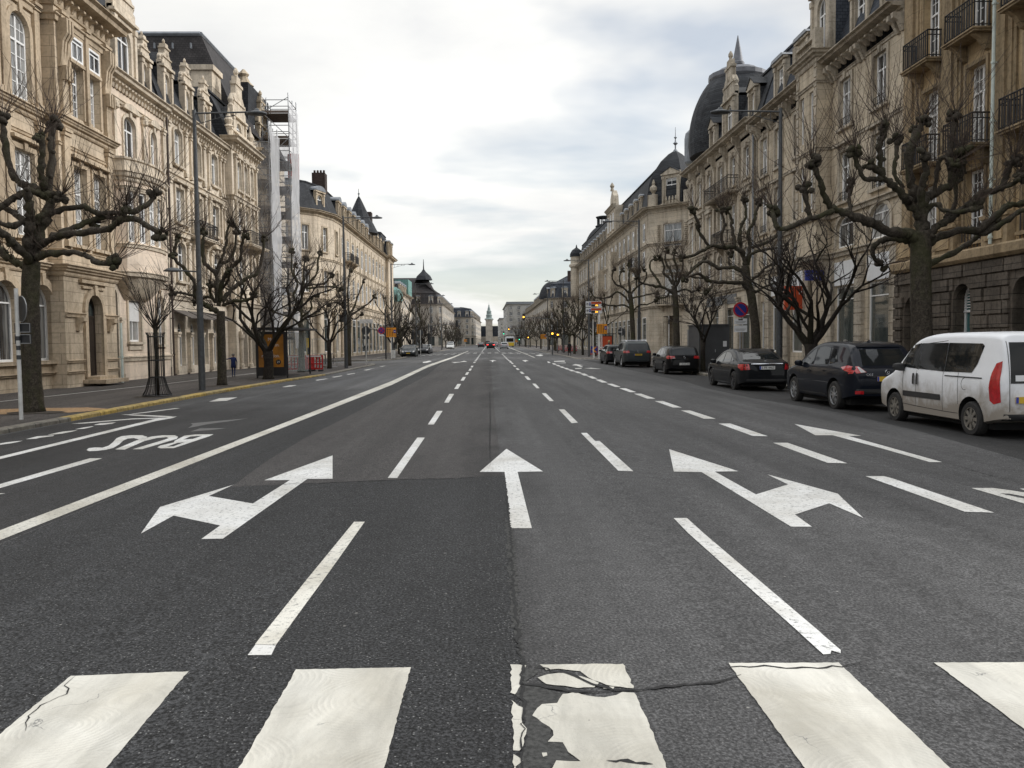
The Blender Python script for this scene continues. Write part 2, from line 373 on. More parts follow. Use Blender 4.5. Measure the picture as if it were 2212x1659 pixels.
for P in ([(1005,1202),(1250,867),(1312,867),(1083,1203)],[(1337,758),(1413,645),(1460,645),(1387,758)],[(1473,576),(1515,504),(1555,504),(1510,576)],[(1556,462),(1583,421),(1613,421),(1588,462)],[(1608,393),(1628,363),(1653,363),(1635,393)],[(1645,345),(1660,323),(1680,323),(1667,345)],[(1673,311),(1685,293),(1703,293),(1693,311)],[(1691,283),(1700,270),(1716,270),(1709,283)],
  [(2138,357),(2165,357),(2193,387),(2165,387)],[(2098,319),(2120,319),(2140,337),(2115,337)],[(2065,290),(2085,290),(2100,304),(2078,304)],[(2043,266),(2060,266),(2072,278),(2052,278)],[(2027,244),(2040,244),(2050,255),(2034,255)],[(2013,228),(2025,228),(2033,238),(2020,238)],
  [(1845,228),(1880,222),(1910,229),(1880,230),(1880,238),(1870,238),(1868,230)],[(1530,238),(1600,238),(1640,228),(1665,236),(1620,238),(1560,246)],[(1293,238),(1350,228),(1370,232),(1330,245),(1300,247)],[(2120,225),(2150,221),(2175,230),(2150,232),(2150,238),(2140,234)],
  [(403,388),(490,376),(512,377),(420,393)],[(538,362),(620,351),(630,354),(560,367)],[(660,340),(730,330),(733,334),(680,343)],[(127,446),(190,432),(248,430),(240,434),(205,442),(150,447)],[(802,305),(860,295),(933,283),(880,293),(830,308)],[(930,275),(990,268),(960,277)]): D_.append(q('2',P))
for P in ([(212,633),(258,633),(370,742),(318,747)],[(70,498),(105,498),(170,563),(135,563)],[(-10,418),(18,418),(53,457),(28,457)],
  [(1537,750),(1635,750),(1945,855),(1820,853)],[(1225,641),(1300,641),(1513,710),(1415,710)],[(1007,563),(1075,563),(1232,617),(1157,617)],[(835,502),(895,502),(1012,543),(945,543)],[(710,456),(765,456),(855,489),(800,489)],[(607,419),(655,419),(725,445),(680,446)],[(515,385),(560,385),(618,409),(570,409)],[(445,356),(487,356),(532,377),(490,377)],[(387,334),(425,334),(460,351),(420,351)],[(337,317),(370,317),(405,331),(370,331)],[(290,302),(320,302),(350,315),(315,315)],[(250,288),(280,288),(305,300),(275,300)],[(215,275),(243,275),(262,287),(235,287)],[(185,263),(210,263),(228,274),(205,274)],[(153,248),(175,248),(195,260),(170,260)],[(113,235),(130,235),(145,246),(125,246)],
  [(320,265),(350,255),(415,265),(385,268),(415,280),(395,280),(360,268)],[(345,290),(400,287),(400,294),(350,296)],[(420,290),(480,287),(570,296),(480,294)],[(15,185),(60,175),(85,183),(60,190)],[(170,230),(260,227),(262,235),(175,236)],[(180,248),(270,243),(268,248)]): D_.append(q('3',P))
for P in ([(130,357),(250,357),(748,528),(583,524)],[(898,635),(1050,635),(1110,650),(1963,938),(1720,930)]): D_.append(q('4',P))
D_.append(q('D',[(1455,1120),(1484,1120),(1519,1152),(1774,1369),(1728,1369),(1486,1152)]))
D_.append(q('3',[(395,828),(445,828),(512,895),(550,895),(830,1147),(705,1143)]))
for P in ([(0,473),(60,462),(190,449),(150,460),(100,470),(0,484)],[(215,437),(310,413),(450,404),(440,412),(330,425),(300,433)],[(395,400),(520,374),(645,362),(600,374),(510,392),(430,400)],[(620,355),(690,340),(780,328),(760,336),(700,350)],[(775,320),(830,305),(965,297),(930,308),(850,318)],
  [(-200,630),(1290,268),(1470,247),(1430,262),(1300,285),(-200,652)],[(590,308),(1100,265),(1400,257),(1380,263),(1100,272),(700,307)],[(1000,230),(1130,233),(1440,247),(1400,256),(1100,240)],[(1100,225),(1450,180),(1497,180),(1200,218),(1060,232)],[(-200,868),(745,596),(846,596),(835,601),(-200,902)],[(-60,888),(47,888),(-60,904)],
  [(1735,125),(1820,97),(1970,89),(1880,118)]): D_.append(q('1',P))
yy=62.0
while yy<330:
    for xx in (-1.15,1.60):
        if not 108<yy<128: D_.append([(xx-.08,yy),(xx+.08,yy),(xx+.08,yy+2.6),(xx-.08,yy+2.6)])
    yy+=5.2
for k in range(-9,10): D_.append([(k-.25,112),(k+.25,112),(k+.25,114.2),(k-.25,114.2)])
for k in range(-9,10): D_.append([(k-.25,120),(k+.25,120),(k+.25,121.6),(k-.25,121.6)])
D_.append([(1.7,108),(9,108),(9,108.6),(1.7,108.6)]); D_.append([(-9.5,128),(-1,128),(-1,128.6),(-9.5,128.6)])
ground_mesh('lane_dash_marking',D_,M['paint_white'],0.0045)
nd=q('D',[(551,1393),(662,1254),(765,1128),(788,1128),(711,1237),(656,1312),(596,1395)])
sol=q('D',[(-120,1200)])+q('1',[(0,1195),(2212,358)])+q('2',[(1030,400),(1330,265),(1540,197)])+[(-3.86,150),(-3.70,150)]+q('2',[(1560,200),(1340,280),(1040,428),(0,838)])+q('1',[(0,1277)])+q('D',[(-160,1238)])
ground_mesh('lane_line_marking',[nd,[(p[0],p[1]) for p in sol],[(4.5,84),(4.65,84),(6.0,300),(5.8,300)]],M['paint_cream'],0.0045)
ground_mesh('lane_line_fresh_end',[q('Y',[(1245,436),(1335,435),(1420,508),(1420,522),(1380,510),(1375,525),(1345,527)]),q('D',[(535,1417),(552,1394),(596,1396),(586,1417)])],M['paint_white'],0.005)
ZS=[q('D',[(152,1462),(407,1452),(230,1659),(60,1860),(-330,1860)]),q('D',[(640,1448),(887,1443),(830,1659),(776,1860),(400,1860)]),
  q('D',[(1573,1434),(1811,1433),(2051,1659),(2270,1860),(1885,1860)]),q('D',[(2018,1433),(2260,1432),(2620,1659),(2700,1800),(2480,1775)]),
  q('Y',[(115,570),(480,568),(528,675),(440,665),(385,650),(330,628),(290,600),(200,588),(150,592)]),
  q('Y',[(115,628),(150,612),(200,607),(260,612),(330,630),(380,652),(350,667),(280,672),(230,662),(150,655)]),
  q('Y',[(215,700),(270,690),(320,705),(400,712),(450,705),(470,690),(532,690),(550,735),(668,1014),(760,1240),(120,1240),(170,1014),(190,985),(290,988),(250,950),(225,905),(160,905),(180,880),(165,840),(130,820),(85,790),(130,740),(200,735)]),
  q('Y',[(-5,570),(60,572),(60,590),(40,610),(45,650),(10,700),(-5,690)]),q('Y',[(0,722),(45,760),(40,800),(60,850),(50,910),(30,945),(5,940)]),q('Y',[(5,960),(45,990),(20,1014),(40,1100),(5,1140)]),q('Y',[(125,955),(150,950),(160,965),(135,972)]),q('Y',[(395,662),(440,665),(435,678),(400,674)])]
def rag(P,a=0.006,st=0.05,seed=3):
    r=random.Random(seed); out=[]
    for i in range(len(P)):
        A=Vector((P[i][0],P[i][1])); B=Vector((P[(i+1)%len(P)][0],P[(i+1)%len(P)][1])); n=max(1,int((B-A).length/st))
        for k in range(n):
            p=A.lerp(B,k/n); out.append((p.x+r.uniform(-a,a),p.y+r.uniform(-a,a)))
    return out
ground_mesh('zebra_crossing_marking',[rag(P,0.003,0.03,i) for i,P in enumerate(ZS[:4])],M['paint_zebra'],0.0045)
ground_mesh('zebra_crossing_worn_stripe',[rag(P,0.006,0.03,i) for i,P in enumerate(ZS[4:])],M['paint_zebra_worn'],0.0045)
ground_mesh('road_scuff_marking',[rag(q('1',P),0.05,0.3,5) for P in ([(1550,345),(1600,305),(1800,285),(2060,262),(1900,290),(1700,315)],[(1570,375),(1640,350),(1900,345),(1700,365)])],M['paint_ghost'],0.004)
def strip(P,w,seed):
    r=random.Random(seed); P=[Vector((p[0],p[1])) for p in P]; pts=[]
    for a,b in zip(P,P[1:]):
        n=max(2,int((b-a).length/0.035))
        pts+= [a.lerp(b,k/n)+Vector((r.uniform(-1,1),r.uniform(-1,1)))*0.012 for k in range(n)]
    pts.append(P[-1]); L=[];Rr=[]
    for i,p in enumerate(pts):
        d=(pts[min(i+1,len(pts)-1)]-pts[max(0,i-1)]).normalized(); n=Vector((-d.y,d.x)); t=i/(len(pts)-1)
        ww=w*(0.35+0.9*r.random())*min(1,4*t+.15,4*(1-t)+.15); L.append(p+n*ww); Rr.append(p-n*ww)
    return [(v.x,v.y) for v in L+Rr[::-1]]
cr=[strip(q('Y',[(45,565),(150,590),(250,610),(330,650),(440,680),(560,680),(650,665),(740,660),(860,650),(920,640),(990,615)]),0.011,1),
    strip(q('Y',[(850,600),(950,580),(1090,580),(1260,587),(1420,580),(1500,567),(1560,575)]),0.007,2),
    strip(q('Y',[(30,660),(120,665),(230,682),(330,690),(430,685)]),0.016,5),
    strip(q('D',[(1090,1028),(1098,1100),(1103,1160),(1112,1300),(1120,1380),(1128,1440),(1130,1550),(1128,1659),(1126,1800)]),0.010,3),
    strip(q('D',[(500,1052),(640,1046),(760,1041),(980,1034),(1088,1028)]),0.012,4),strip(q('D',[(1059,1010),(1058,960),(1059,900),(1058,840)]),0.010,6),
    strip(q('Z',[(330,622),(290,660),(290,700),(190,745),(130,790),(110,860)]),0.0035,8),
    strip(q('Y',[(410,990),(480,985),(530,1000),(610,1004)]),0.012,12),strip(q('4',[(1520,515),(1700,560),(1900,620),(2212,695)]),0.006,13)]
ground_mesh('road_crack',cr,M['crack_black'],0.0065)
ground_mesh('road_crumble',[rag(q('Y',[(20,560),(60,575),(110,600),(60,640),(110,665),(230,700),(200,735),(120,740),(85,790),(130,820),(165,845),(160,905),(225,905),(250,955),(290,985),(190,985),(165,1014),(140,1240),(20,1240),(30,1000),(60,900),(50,800),(20,700),(45,640)]),0.01,0.04,4),
   strip(q('D',[(1098,1100),(1103,1160),(1112,1300),(1120,1380),(1130,1450)]),0.035,33)],M['patch_rough'],0.0035)

mb=MB()
def grate(x,y,w,h,label_n):
    for k in range(7): mb.box((x+k*w/7,y,g(x)+.001),(x+k*w/7+w/12,y+h,g(x)+.008))
    mb.box((x-.03,y-.03,g(x)-.05),(x+w+.03,y,g(x)+.008)); mb.box((x-.03,y+h,g(x)-.05),(x+w+.03,y+h+.03,g(x)+.008))
grate(-9.9,30.5,.4,.5,0); mb.build('drain_grating',M['crack_black'])['kind']='structure'
# ------------------------------------------------------------------ kerbs and pavements
def kerbmat(name,c,c2):
    m,nt,b=new_mat(name); p=pos(nt)
    br=N(nt,'ShaderNodeTexBrick'); br.inputs['Scale'].default_value=1.0; br.inputs['Brick Width'].default_value=1.0; br.inputs['Row Height'].default_value=60.0
    br.inputs['Mortar Size'].default_value=0.012; br.inputs['Color1'].default_value=(*c,1); br.inputs['Color2'].default_value=(*c2,1); br.inputs['Mortar'].default_value=(.02,.02,.02,1)
    sw=N(nt,'ShaderNodeSeparateXYZ'); nt.links.new(p,sw.inputs[0]); cb=N(nt,'ShaderNodeCombineXYZ'); nt.links.new(sw.outputs[1],cb.inputs[0]); cb.inputs[1].default_value=30.0; nt.links.new(cb.outputs[0],br.inputs[0])
    dirt=ramp(nt,noise(nt,p,5,5,0.7),[(0.35,0.45),(0.6,1.1)])
    nt.links.new(mix(nt,br.outputs[0],dirt,1.0,'MULTIPLY'),b.inputs['Base Color']); b.inputs['Roughness'].default_value=0.8
    bump(nt,b,noise(nt,p,30,4),0.5,0.02); return m
kerbmat('kerb_stone',(0.17,0.155,0.13),(0.24,0.22,0.18)); kerbmat('kerb_yellow',(0.52,0.36,0.09),(0.40,0.31,0.14))
plain('gravel_tan',(0.36,0.23,0.12),0.95,var=0.4,scale=14,bs=0.5)
plain('soil',(0.05,0.04,0.03),0.95,var=0.5,scale=14,bs=0.5)
def walk(name, outline, kerbpts, z=WALK, mat='asphalt_walk', kname='kerb', kmat='kerb_stone', segs=None):
    mb=MB(); P=[Vector((a,b,z)) for a,b in outline]
    for t in tessellate_polygon([P]): mb.poly([P[i] for i in t])
    o=mb.build(name,M[mat]); o['kind']='structure'
    for j,(ks,km) in enumerate(segs or [(kerbpts,kmat)]):
        mb=MB(); K=[Vector((a,b)) for a,b in ks]
        # kerb: inner edge follows the walk edge, 0.28 wide towards the road
        off=[]
        for i in range(len(K)):
            d0=(K[i]-K[i-1]).normalized() if i>0 else (K[1]-K[0]).normalized()
            d1=(K[i+1]-K[i]).normalized() if i<len(K)-1 else d0
            d=(d0+d1).normalized(); n=Vector((d.y,-d.x)); off.append(n/max(.4,n.dot(Vector((d0.y,-d0.x)))))
        def ring(i):
            k,n=K[i],off[i]
            return [(k.x,k.y,z+.004),(k.x+n.x*.26,k.y+n.y*.26,z+.004),(k.x+n.x*.29,k.y+n.y*.29,z-.02),(k.x+n.x*.30,k.y+n.y*.30,-0.45)]
        for i in range(len(K)-1):
            a,b=ring(i),ring(i+1)
            for t in range(3): mb.poly([a[t],a[t+1],b[t+1],b[t]])
        mb.build('kerb',M[km])['kind']='structure'
def arc(cx,cy,r,a0,a1,n=8): return [(cx+r*math.cos(R_(a0+(a1-a0)*k/n)),cy+r*math.sin(R_(a0+(a1-a0)*k/n))) for k in range(n+1)]
# left first block (kerb runs away from the camera, road on its right: +x)
cl=[(-10.35,-8),(-10.35,16),(-10.3,20),(-10.3,30),(-9.9,40),(-9.35,46),(-9.4,62)]+arc(-14.4,66,5,0,80)+[(-40,71.6)]
walk('pavement',[(-90,-8)]+cl+[(-90,71.6)],None,segs=[(cl[:3],'kerb_stone'),([cl[2],cl[3],cl[4],cl[5]],'kerb_yellow'),(cl[5:],'kerb_stone')])
cl2=[(-40,84.5),(-14,84.5)]+arc(-14,88.5,4,-80,0)+[(-10.0,98),(-11.9,100),(-11.9,150),(-9.8,152),(-9.8,700)]
walk('pavement',cl2+[(-90,700),(-90,84.5)],None,segs=[(cl2,'kerb_stone')])
cr1=[(40,72),(16,72)]+arc(16,67,5,90,180)+[(10.95,60),(10.95,-8)]
walk('pavement',cr1+[(90,-8),(90,72)],None,segs=[(cr1,'kerb_stone')])
cr2=[(8.9,700),(8.9,100),(8.7,84)]+arc(10.2,80.5,1.6,180,270,5)+[(40,78.9)]
walk('pavement',cr2+[(90,78.9),(90,700)],None,segs=[(cr2,'kerb_stone')])
def wline(pts,w,mat='paint_white',z=WALK+.004):
    mb=MB()
    for a,b in zip(pts,pts[1:]):
        a=Vector(a);b=Vector(b);d=(b-a).normalized();n=Vector((-d.y,d.x))*w/2
        mb.poly([(*(a-n),z),(*(b-n),z),(*(b+n),z),(*(a+n),z)])
    o=mb.build('cycle_path_line',M[mat]); o['kind']='structure'
wline([(-15.2,18),(-15.2,26),(-14.2,37),(-13.7,49),(-13.0,62)],0.11)
wline([(-13.0,96),(-12.6,120),(-12.6,160)],0.11)
def disc(name,cx,cy,rx,ry,mat,z=WALK+.006,seed=1):
    mb=MB(); r=random.Random(seed); P=[(cx+rx*math.cos(t*.35)*r.uniform(.85,1.1),cy+ry*math.sin(t*.35)*r.uniform(.85,1.1),z) for t in range(18)]
    mb.poly(P); o=mb.build(name,M[mat]); o['kind']='structure'
# ------------------------------------------------------------------ building kit
def stone(name,c,c2,bw=0.9,bh=0.42,mort=0.55,dirt=0.5,rough=0.85,bmp=0.35,streak=0.6,msize=0.012):
    m,nt,b=new_mat(name); p=pos(nt)
    s=N(nt,'ShaderNodeSeparateXYZ'); nt.links.new(p,s.inputs[0])
    cb=N(nt,'ShaderNodeCombineXYZ'); nt.links.new(mth(nt,'ADD',s.outputs[0],s.outputs[1]),cb.inputs[0]); nt.links.new(s.outputs[2],cb.inputs[1])
    br=N(nt,'ShaderNodeTexBrick'); br.inputs['Scale'].default_value=1.0; br.inputs['Brick Width'].default_value=bw; br.inputs['Row Height'].default_value=bh
    br.inputs['Mortar Size'].default_value=msize; br.inputs['Mortar Smooth'].default_value=0.3; br.inputs['Bias'].default_value=-0.2
    br.inputs['Color1'].default_value=(*c,1); br.inputs['Color2'].default_value=(*c2,1); br.inputs['Mortar'].default_value=(*[x*mort for x in c],1)
    nt.links.new(cb.outputs[0],br.inputs[0])
    base=br.outputs[0]
    base=mix(nt,base,ramp(nt,noise(nt,p,0.45,6,0.65,0.5),[(0.32,(0.74,0.72,0.69)),(0.50,(1.0,1.0,1.0)),(0.70,(1.15,1.13,1.10))]),1.0,'MULTIPLY')
    st=noise(nt,p,1.0,5,0.6,0.2,(2.2,2.2,0.16))
    base=mix(nt,base,ramp(nt,st,[(0.34,(0.55,0.53,0.51)),(0.52,(1,1,1))]),streak,'MULTIPLY')
    base=mix(nt,base,ramp(nt,noise(nt,p,7,6,0.7),[(0.30,0.55),(0.55,1.06)]),dirt,'MULTIPLY')
    nt.links.new(base,b.inputs['Base Color']); b.inputs['Roughness'].default_value=rough; b.inputs['Specular IOR Level'].default_value=0.25
    h=mth(nt,'ADD',mth(nt,'MULTIPLY',noise(nt,p,9,5,0.65),0.6),mth(nt,'MULTIPLY',br.outputs['Fac'],-0.8))
    bump(nt,b,h,bmp,0.03); return m
stone('stone_tan',(0.545,0.45,0.335),(0.63,0.525,0.395)); stone('stone_tan_trim',(0.49,0.395,0.285),(0.54,0.44,0.32),bw=1.6,bh=3,mort=.7,dirt=.7)
stone('stone_cream',(0.70,0.615,0.50),(0.77,0.68,0.56),mort=.8,streak=.4,dirt=.35); stone('stone_cream_trim',(0.60,0.52,0.415),(0.66,0.575,0.46),bw=2,bh=3,mort=.8,dirt=.75,streak=.6)
stone('stone_pink',(0.72,0.605,0.49),(0.79,0.67,0.55),mort=.85,streak=.35,dirt=.3,bh=.6,bw=1.2); stone('stone_warm',(0.53,0.455,0.35),(0.60,0.52,0.40),bw=1.1,bh=.5)
stone('stone_sand',(0.64,0.545,0.425),(0.70,0.60,0.47),mort=.75); stone('stone_sand_trim',(0.50,0.42,0.31),(0.54,0.45,0.34),bw=2,bh=3,mort=.8,dirt=.8,streak=.7)
stone('stone_ochre',(0.43,0.32,0.19),(0.50,0.38,0.23),mort=.8,bh=.6,bw=1.3); stone('stone_ochre_trim',(0.31,0.24,0.15),(0.37,0.28,0.175),bw=2,bh=3,dirt=.9,streak=.9)
stone('stone_grey',(0.53,0.47,0.38),(0.60,0.53,0.43)); stone('stone_grey_trim',(0.45,0.40,0.325),(0.51,0.455,0.37),bw=2,bh=3,dirt=.9,streak=.9)
stone('stone_dark',(0.095,0.08,0.065),(0.16,0.135,0.11),mort=.3,dirt=1.0,bmp=.8,streak=.8,bw=1.1,bh=.5)
stone('stone_far',(0.50,0.455,0.39),(0.55,0.50,0.43),dirt=.4); stone('stone_pale',(0.50,0.49,0.46),(0.53,0.52,0.49),dirt=.3,streak=.3)
stone('brick_red',(0.26,0.045,0.03),(0.32,0.06,0.04),bw=.24,bh=.075,mort=.8); stone('brick_dark',(0.06,0.045,0.04),(0.09,0.065,0.055),bw=.24,bh=.075)
def slate(name,c,c2,ds=1):
    m,nt,b=new_mat(name); p=pos(nt)
    s=N(nt,'ShaderNodeSeparateXYZ'); nt.links.new(p,s.inputs[0])
    cb=N(nt,'ShaderNodeCombineXYZ'); nt.links.new(mth(nt,'ADD',s.outputs[0],s.outputs[1]),cb.inputs[0]); nt.links.new(s.outputs[2],cb.inputs[1])
    br=N(nt,'ShaderNodeTexBrick'); br.inputs['Scale'].default_value=1.0; br.inputs['Brick Width'].default_value=.26; br.inputs['Row Height'].default_value=.17
    br.inputs['Mortar Size'].default_value=.012; br.inputs['Color1'].default_value=(*c,1); br.inputs['Color2'].default_value=(*c2,1); br.inputs['Mortar'].default_value=(*[x*.35 for x in c],1)
    nt.links.new(cb.outputs[0],br.inputs[0])
    base=mix(nt,br.outputs[0],ramp(nt,noise(nt,p,0.9,5,.6),[(.3,.65),(.7,1.35)]),1.0,'MULTIPLY')
    nt.links.new(base,b.inputs['Base Color']); b.inputs['Roughness'].default_value=.7; b.inputs['Specular IOR Level'].default_value=.2
    bump(nt,b,br.outputs['Fac'],-0.6,.02); return m
slate('slate',(0.024,0.026,0.030),(0.042,0.045,0.050)); slate('slate_blue',(0.038,0.044,0.056),(0.058,0.066,0.080)); slate('slate_brown',(0.035,0.032,0.032),(0.055,0.05,0.05))
plain('zinc',(0.20,0.215,0.235),.45,.3,.2,2); plain('iron',(0.018,0.018,0.020),.45,.3,.3); plain('lamp_grey',(0.075,0.08,0.085),.5,.2,.25,9)
plain('copper_green',(0.15,0.30,0.27),.7,0,.25,2); plain('frame_white',(0.82,0.82,0.81),.4,0,.06); plain('frame_cream',(0.55,0.52,0.46),.5,0,.1)
plain('wood_dark',(0.025,0.018,0.014),.45,0,.4,12); plain('shutter_white',(0.68,0.68,0.66),.6,0,.06)
plain('white_panel',(0.72,0.73,0.74),.5,0,.05); plain('yellow_paint',(0.62,0.42,0.03),.5,0,.15); plain('grey_paint',(0.13,0.135,0.14),.55,0,.1)
plain('awning_cloth',(0.10,0.085,0.075),.8,0,.2); plain('sign_black',(0.02,0.02,0.022),.5,0,.1); plain('pipe_brown',(0.055,0.038,0.03),.5,.2,.2); plain('pipe_white',(0.55,0.62,0.58),.5,0,.1)
def glass(name,lo,hi,rough=0.06,teal=None):
    m,nt,b=new_mat(name)
    oi=N(nt,'ShaderNodeObjectInfo'); tcn=objc(nt)
    cu=noise(nt,tcn,0.9,2,.5,0,(5,1,.5))
    rnd=mth(nt,'ADD',mth(nt,'MULTIPLY',oi.outputs['Random'],0.55),mth(nt,'MULTIPLY',cu,0.6))
    nt.links.new(ramp(nt,rnd,[(.48,lo),(.62,tuple((a+b_)/2 for a,b_ in zip(lo,hi))),(.80,hi)]),b.inputs['Base Color'])
    b.inputs['Roughness'].default_value=rough; b.inputs['Specular IOR Level'].default_value=0.9; b.inputs['IOR'].default_value=1.6
    return m
glass('glass',(0.02,0.022,0.025),(0.36,0.36,0.35)); glass('glass_shop',(0.035,0.045,0.045),(0.11,0.12,0.11),.04)
glass('glass_teal',(0.05,0.14,0.14),(0.10,0.2,0.2))
def Mtx(O,U,Nn):
    return Matrix(((U[0],Nn[0],0,O[0]),(U[1],Nn[1],0,O[1]),(0,0,1,0),(0,0,0,1)))
def opening_outline(w,h,rise,n=10):
    if rise<=0: return [(-w/2,0),(w/2,0),(w/2,h),(-w/2,h)]
    return [(-w/2,0),(w/2,0)]+[(w/2*math.cos(math.pi*k/n),h-rise+rise*math.sin(math.pi*k/n)) for k in range(n+1)]
WM={}
def win_meshes(w,h,rise,style,fm='frame_white',gm='glass'):
    key=(round(w,2),round(h,2),round(rise,2),style,fm,gm)
    if key in WM: return WM[key]
    p=MB(); O=opening_outline(w,h,rise)
    p.poly([(u,0,v) for u,v in O]); f=MB()
    def bar(u0,u1,v0,v1,d=.05): f.box((u0,-.01,v0),(u1,d,v1))
    fw=.095
    if style!='none':
        if rise<=0:
            bar(-w/2,-w/2+fw,0,h); bar(w/2-fw,w/2,0,h); bar(-w/2+fw,w/2-fw,h-fw,h); bar(-w/2+fw,w/2-fw,0,fw)
        else:
            bar(-w/2,-w/2+fw,0,h-rise); bar(w/2-fw,w/2,0,h-rise); bar(-w/2+fw,w/2-fw,0,fw)
            n=10
            for k in range(n):
                a,b=math.pi*k/n,math.pi*(k+1)/n
                def pt(t,s): return ((w/2-s)*math.cos(t),h-rise+(rise-s)*math.sin(t))
                f.prism([pt(a,0),pt(b,0),pt(b,fw),pt(a,fw)],-.01,.05)
    top=h-fw if rise<=0 else h-rise*.25
    if style=='cross':
        t=h*.68; bar(-w/2+fw,w/2-fw,t,t+.08,.06); bar(-.045,.045,fw,t,.055); bar(-.02,.02,t+.08,top,.05)
        bar(-w/2+fw,-w/2+fw+.05,fw,t,.04); bar(w/2-fw-.05,w/2-fw,fw,t,.04)
    elif style=='grid':
        t=h*.66; bar(-w/2+fw,w/2-fw,t,t+.08,.06); bar(-.05,.05,fw,t,.055); bar(-.05,.05,t+.08,top,.055)
        for u in (-w/4,w/4): bar(u-.015,u+.015,fw,t,.03); bar(u-.015,u+.015,t+.08,h-fw if rise<=0 else h-rise*.55,.03)
        n=4
        for k in range(1,n): v=fw+(t-fw)*k/n; bar(-w/2+fw,w/2-fw,v-.015,v+.015,.028)
        v=t+.08+(top-t)*.45; bar(-w/2+fw,w/2-fw,v-.015,v+.015,.028)
    elif style=='T':
        bar(-w/2+fw,w/2-fw,h*.72,h*.72+.06,.05); bar(-.035,.035,fw,h*.72,.05)
    elif style=='shop':
        bar(-w/2+fw,w/2-fw,h*.80,h*.80+.05,.04)
    elif style=='door':
        f.box((-w/2+fw,0,0),(w/2-fw,.03,h*.72)); bar(-.02,.02,0,h*.72,.05); bar(-w/2+fw,w/2-fw,h*.72,h*.72+.1,.06)
        for s in (-1,1):
            for v0,v1 in ((.15,h*.25),(h*.30,h*.66)): bar(s*w/4-w*.14,s*w/4+w*.14,v0,v1,.045)
    elif style=='shut':
        f.box((-w/2,.05,h*.42),(w/2,.09,h)); 
        for k in range(14): v=h*.42+(h*.56)*k/14; bar(-w/2,w/2,v,v+.012,.10)
        bar(-.04,.04,fw,h*.42,.05)
    elif style=='louver':
        for k in range(9):
            v=h*.62+(h*.36)*k/9; 
            uw=w/2 if v<h-rise else w/2*math.sqrt(max(0,1-((v-h+rise)/rise)**2))
            bar(-uw,uw,v,v+.035,.06)
        bar(-w/2,w/2,h*.60,h*.60+.05,.08)
    fmat = 'wood_dark' if style=='door' else fm
    r=(p.mesh('window',M[gm],fix=False), f.mesh('frame',M[fmat]) if f.v else None)
    WM[key]=r; return r
class Bld:
    def __init__(s,label,cat,loc,wall,trim,roof='slate',name='building',group=None,far=False):
        s.root=thing(name,label,cat,loc,0,group); s.W=MB(); s.C=MB(); s.Rf=MB(); s.wall=wall; s.trim=trim; s.roofm=roof; s.far=far; s.X={}
        s.nwin=0
    def mbx(s,name,mat):
        if name not in s.X: s.X[name]=(MB(),mat)
        return s.X[name][0]
    def done(s):
        if s.W.f: s.W.build('wall',M[s.wall],s.root)
        if s.C.f: s.C.build('cornice',M[s.trim],s.root)
        if s.Rf.f: s.Rf.build('roof',M[s.roofm],s.root)
        for n,(mb,mat) in s.X.items():
            if mb.f: mb.build(n.split('#')[0],M[mat],s.root)
        return s.root
    def fac(s,A,B): return Fac(s,A,B)
    def sweep(s,path,prof,mb=None,caps=True,closed=False):
        mb=mb or s.C; P=[Vector(p) for p in path]; n=len(P); offs=[]
        for i in range(n):
            d0=(P[i]-P[i-1]).normalized() if i>0 or closed else (P[1]-P[0]).normalized()
            d1=(P[(i+1)%n]-P[i]).normalized() if i<n-1 or closed else d0
            n0=Vector((-d0.y,d0.x)); n1=Vector((-d1.y,d1.x)); nn=(n0+n1)
            if nn.length<.2: nn=n0.copy()
            nn.normalize(); offs.append(nn/max(.35,nn.dot(n0)))
        rows=[mb.vs([(P[i].x+offs[i].x*d,P[i].y+offs[i].y*d,z) for d,z in prof]) for i in range(n)]
        k=len(prof)
        for i in range(n if closed else n-1):
            a,b=rows[i],rows[(i+1)%n]
            for j in range(k-1): mb.f.append([a[j],b[j],b[j+1],a[j+1]]); mb.m.append(0)
        if caps and not closed: mb.f.append(rows[0]); mb.m.append(0); mb.f.append(rows[-1][::-1]); mb.m.append(0)
    def cornice(s,path,z,h=.7,d=.75,dent=True):
        pr=[(0,z-h),(.06,z-h),(.10,z-h*.86),(.10,z-h*.62),(.20,z-h*.55),(.22,z-h*.40),(d*.75,z-h*.32),(d*.8,z-h*.14),(d,z-.04),(d,z),(-.25,z+.03)]
        s.sweep(path,pr)
    def band(s,path,z,h=.22,d=.14):
        s.sweep(path,[(0,z-h),(d*.5,z-h),(d*.6,z-h*.4),(d,z-h*.25),(d,z-.02),(0,z+.01)])
    def mansard(s,path,z,h=3.4,back=1.3,top=1.0,deep=7,mb=None,curve=.25):
        pr=[(-.15,z)]
        for k in range(1,6):
            t=k/5; pr.append((-.15-back*(t*(1-curve)+curve*t*t),z+h*t))
        pr+= [(-.15-back+.10,z+h+.02),(-.15-back+.10,z+h+.16),(-.15-back-.15,z+h+.18),(-deep,z+h+top),(-deep-4,z+h*.3),(-deep-4,z)]
        s.sweep(path,pr,mb or s.Rf)
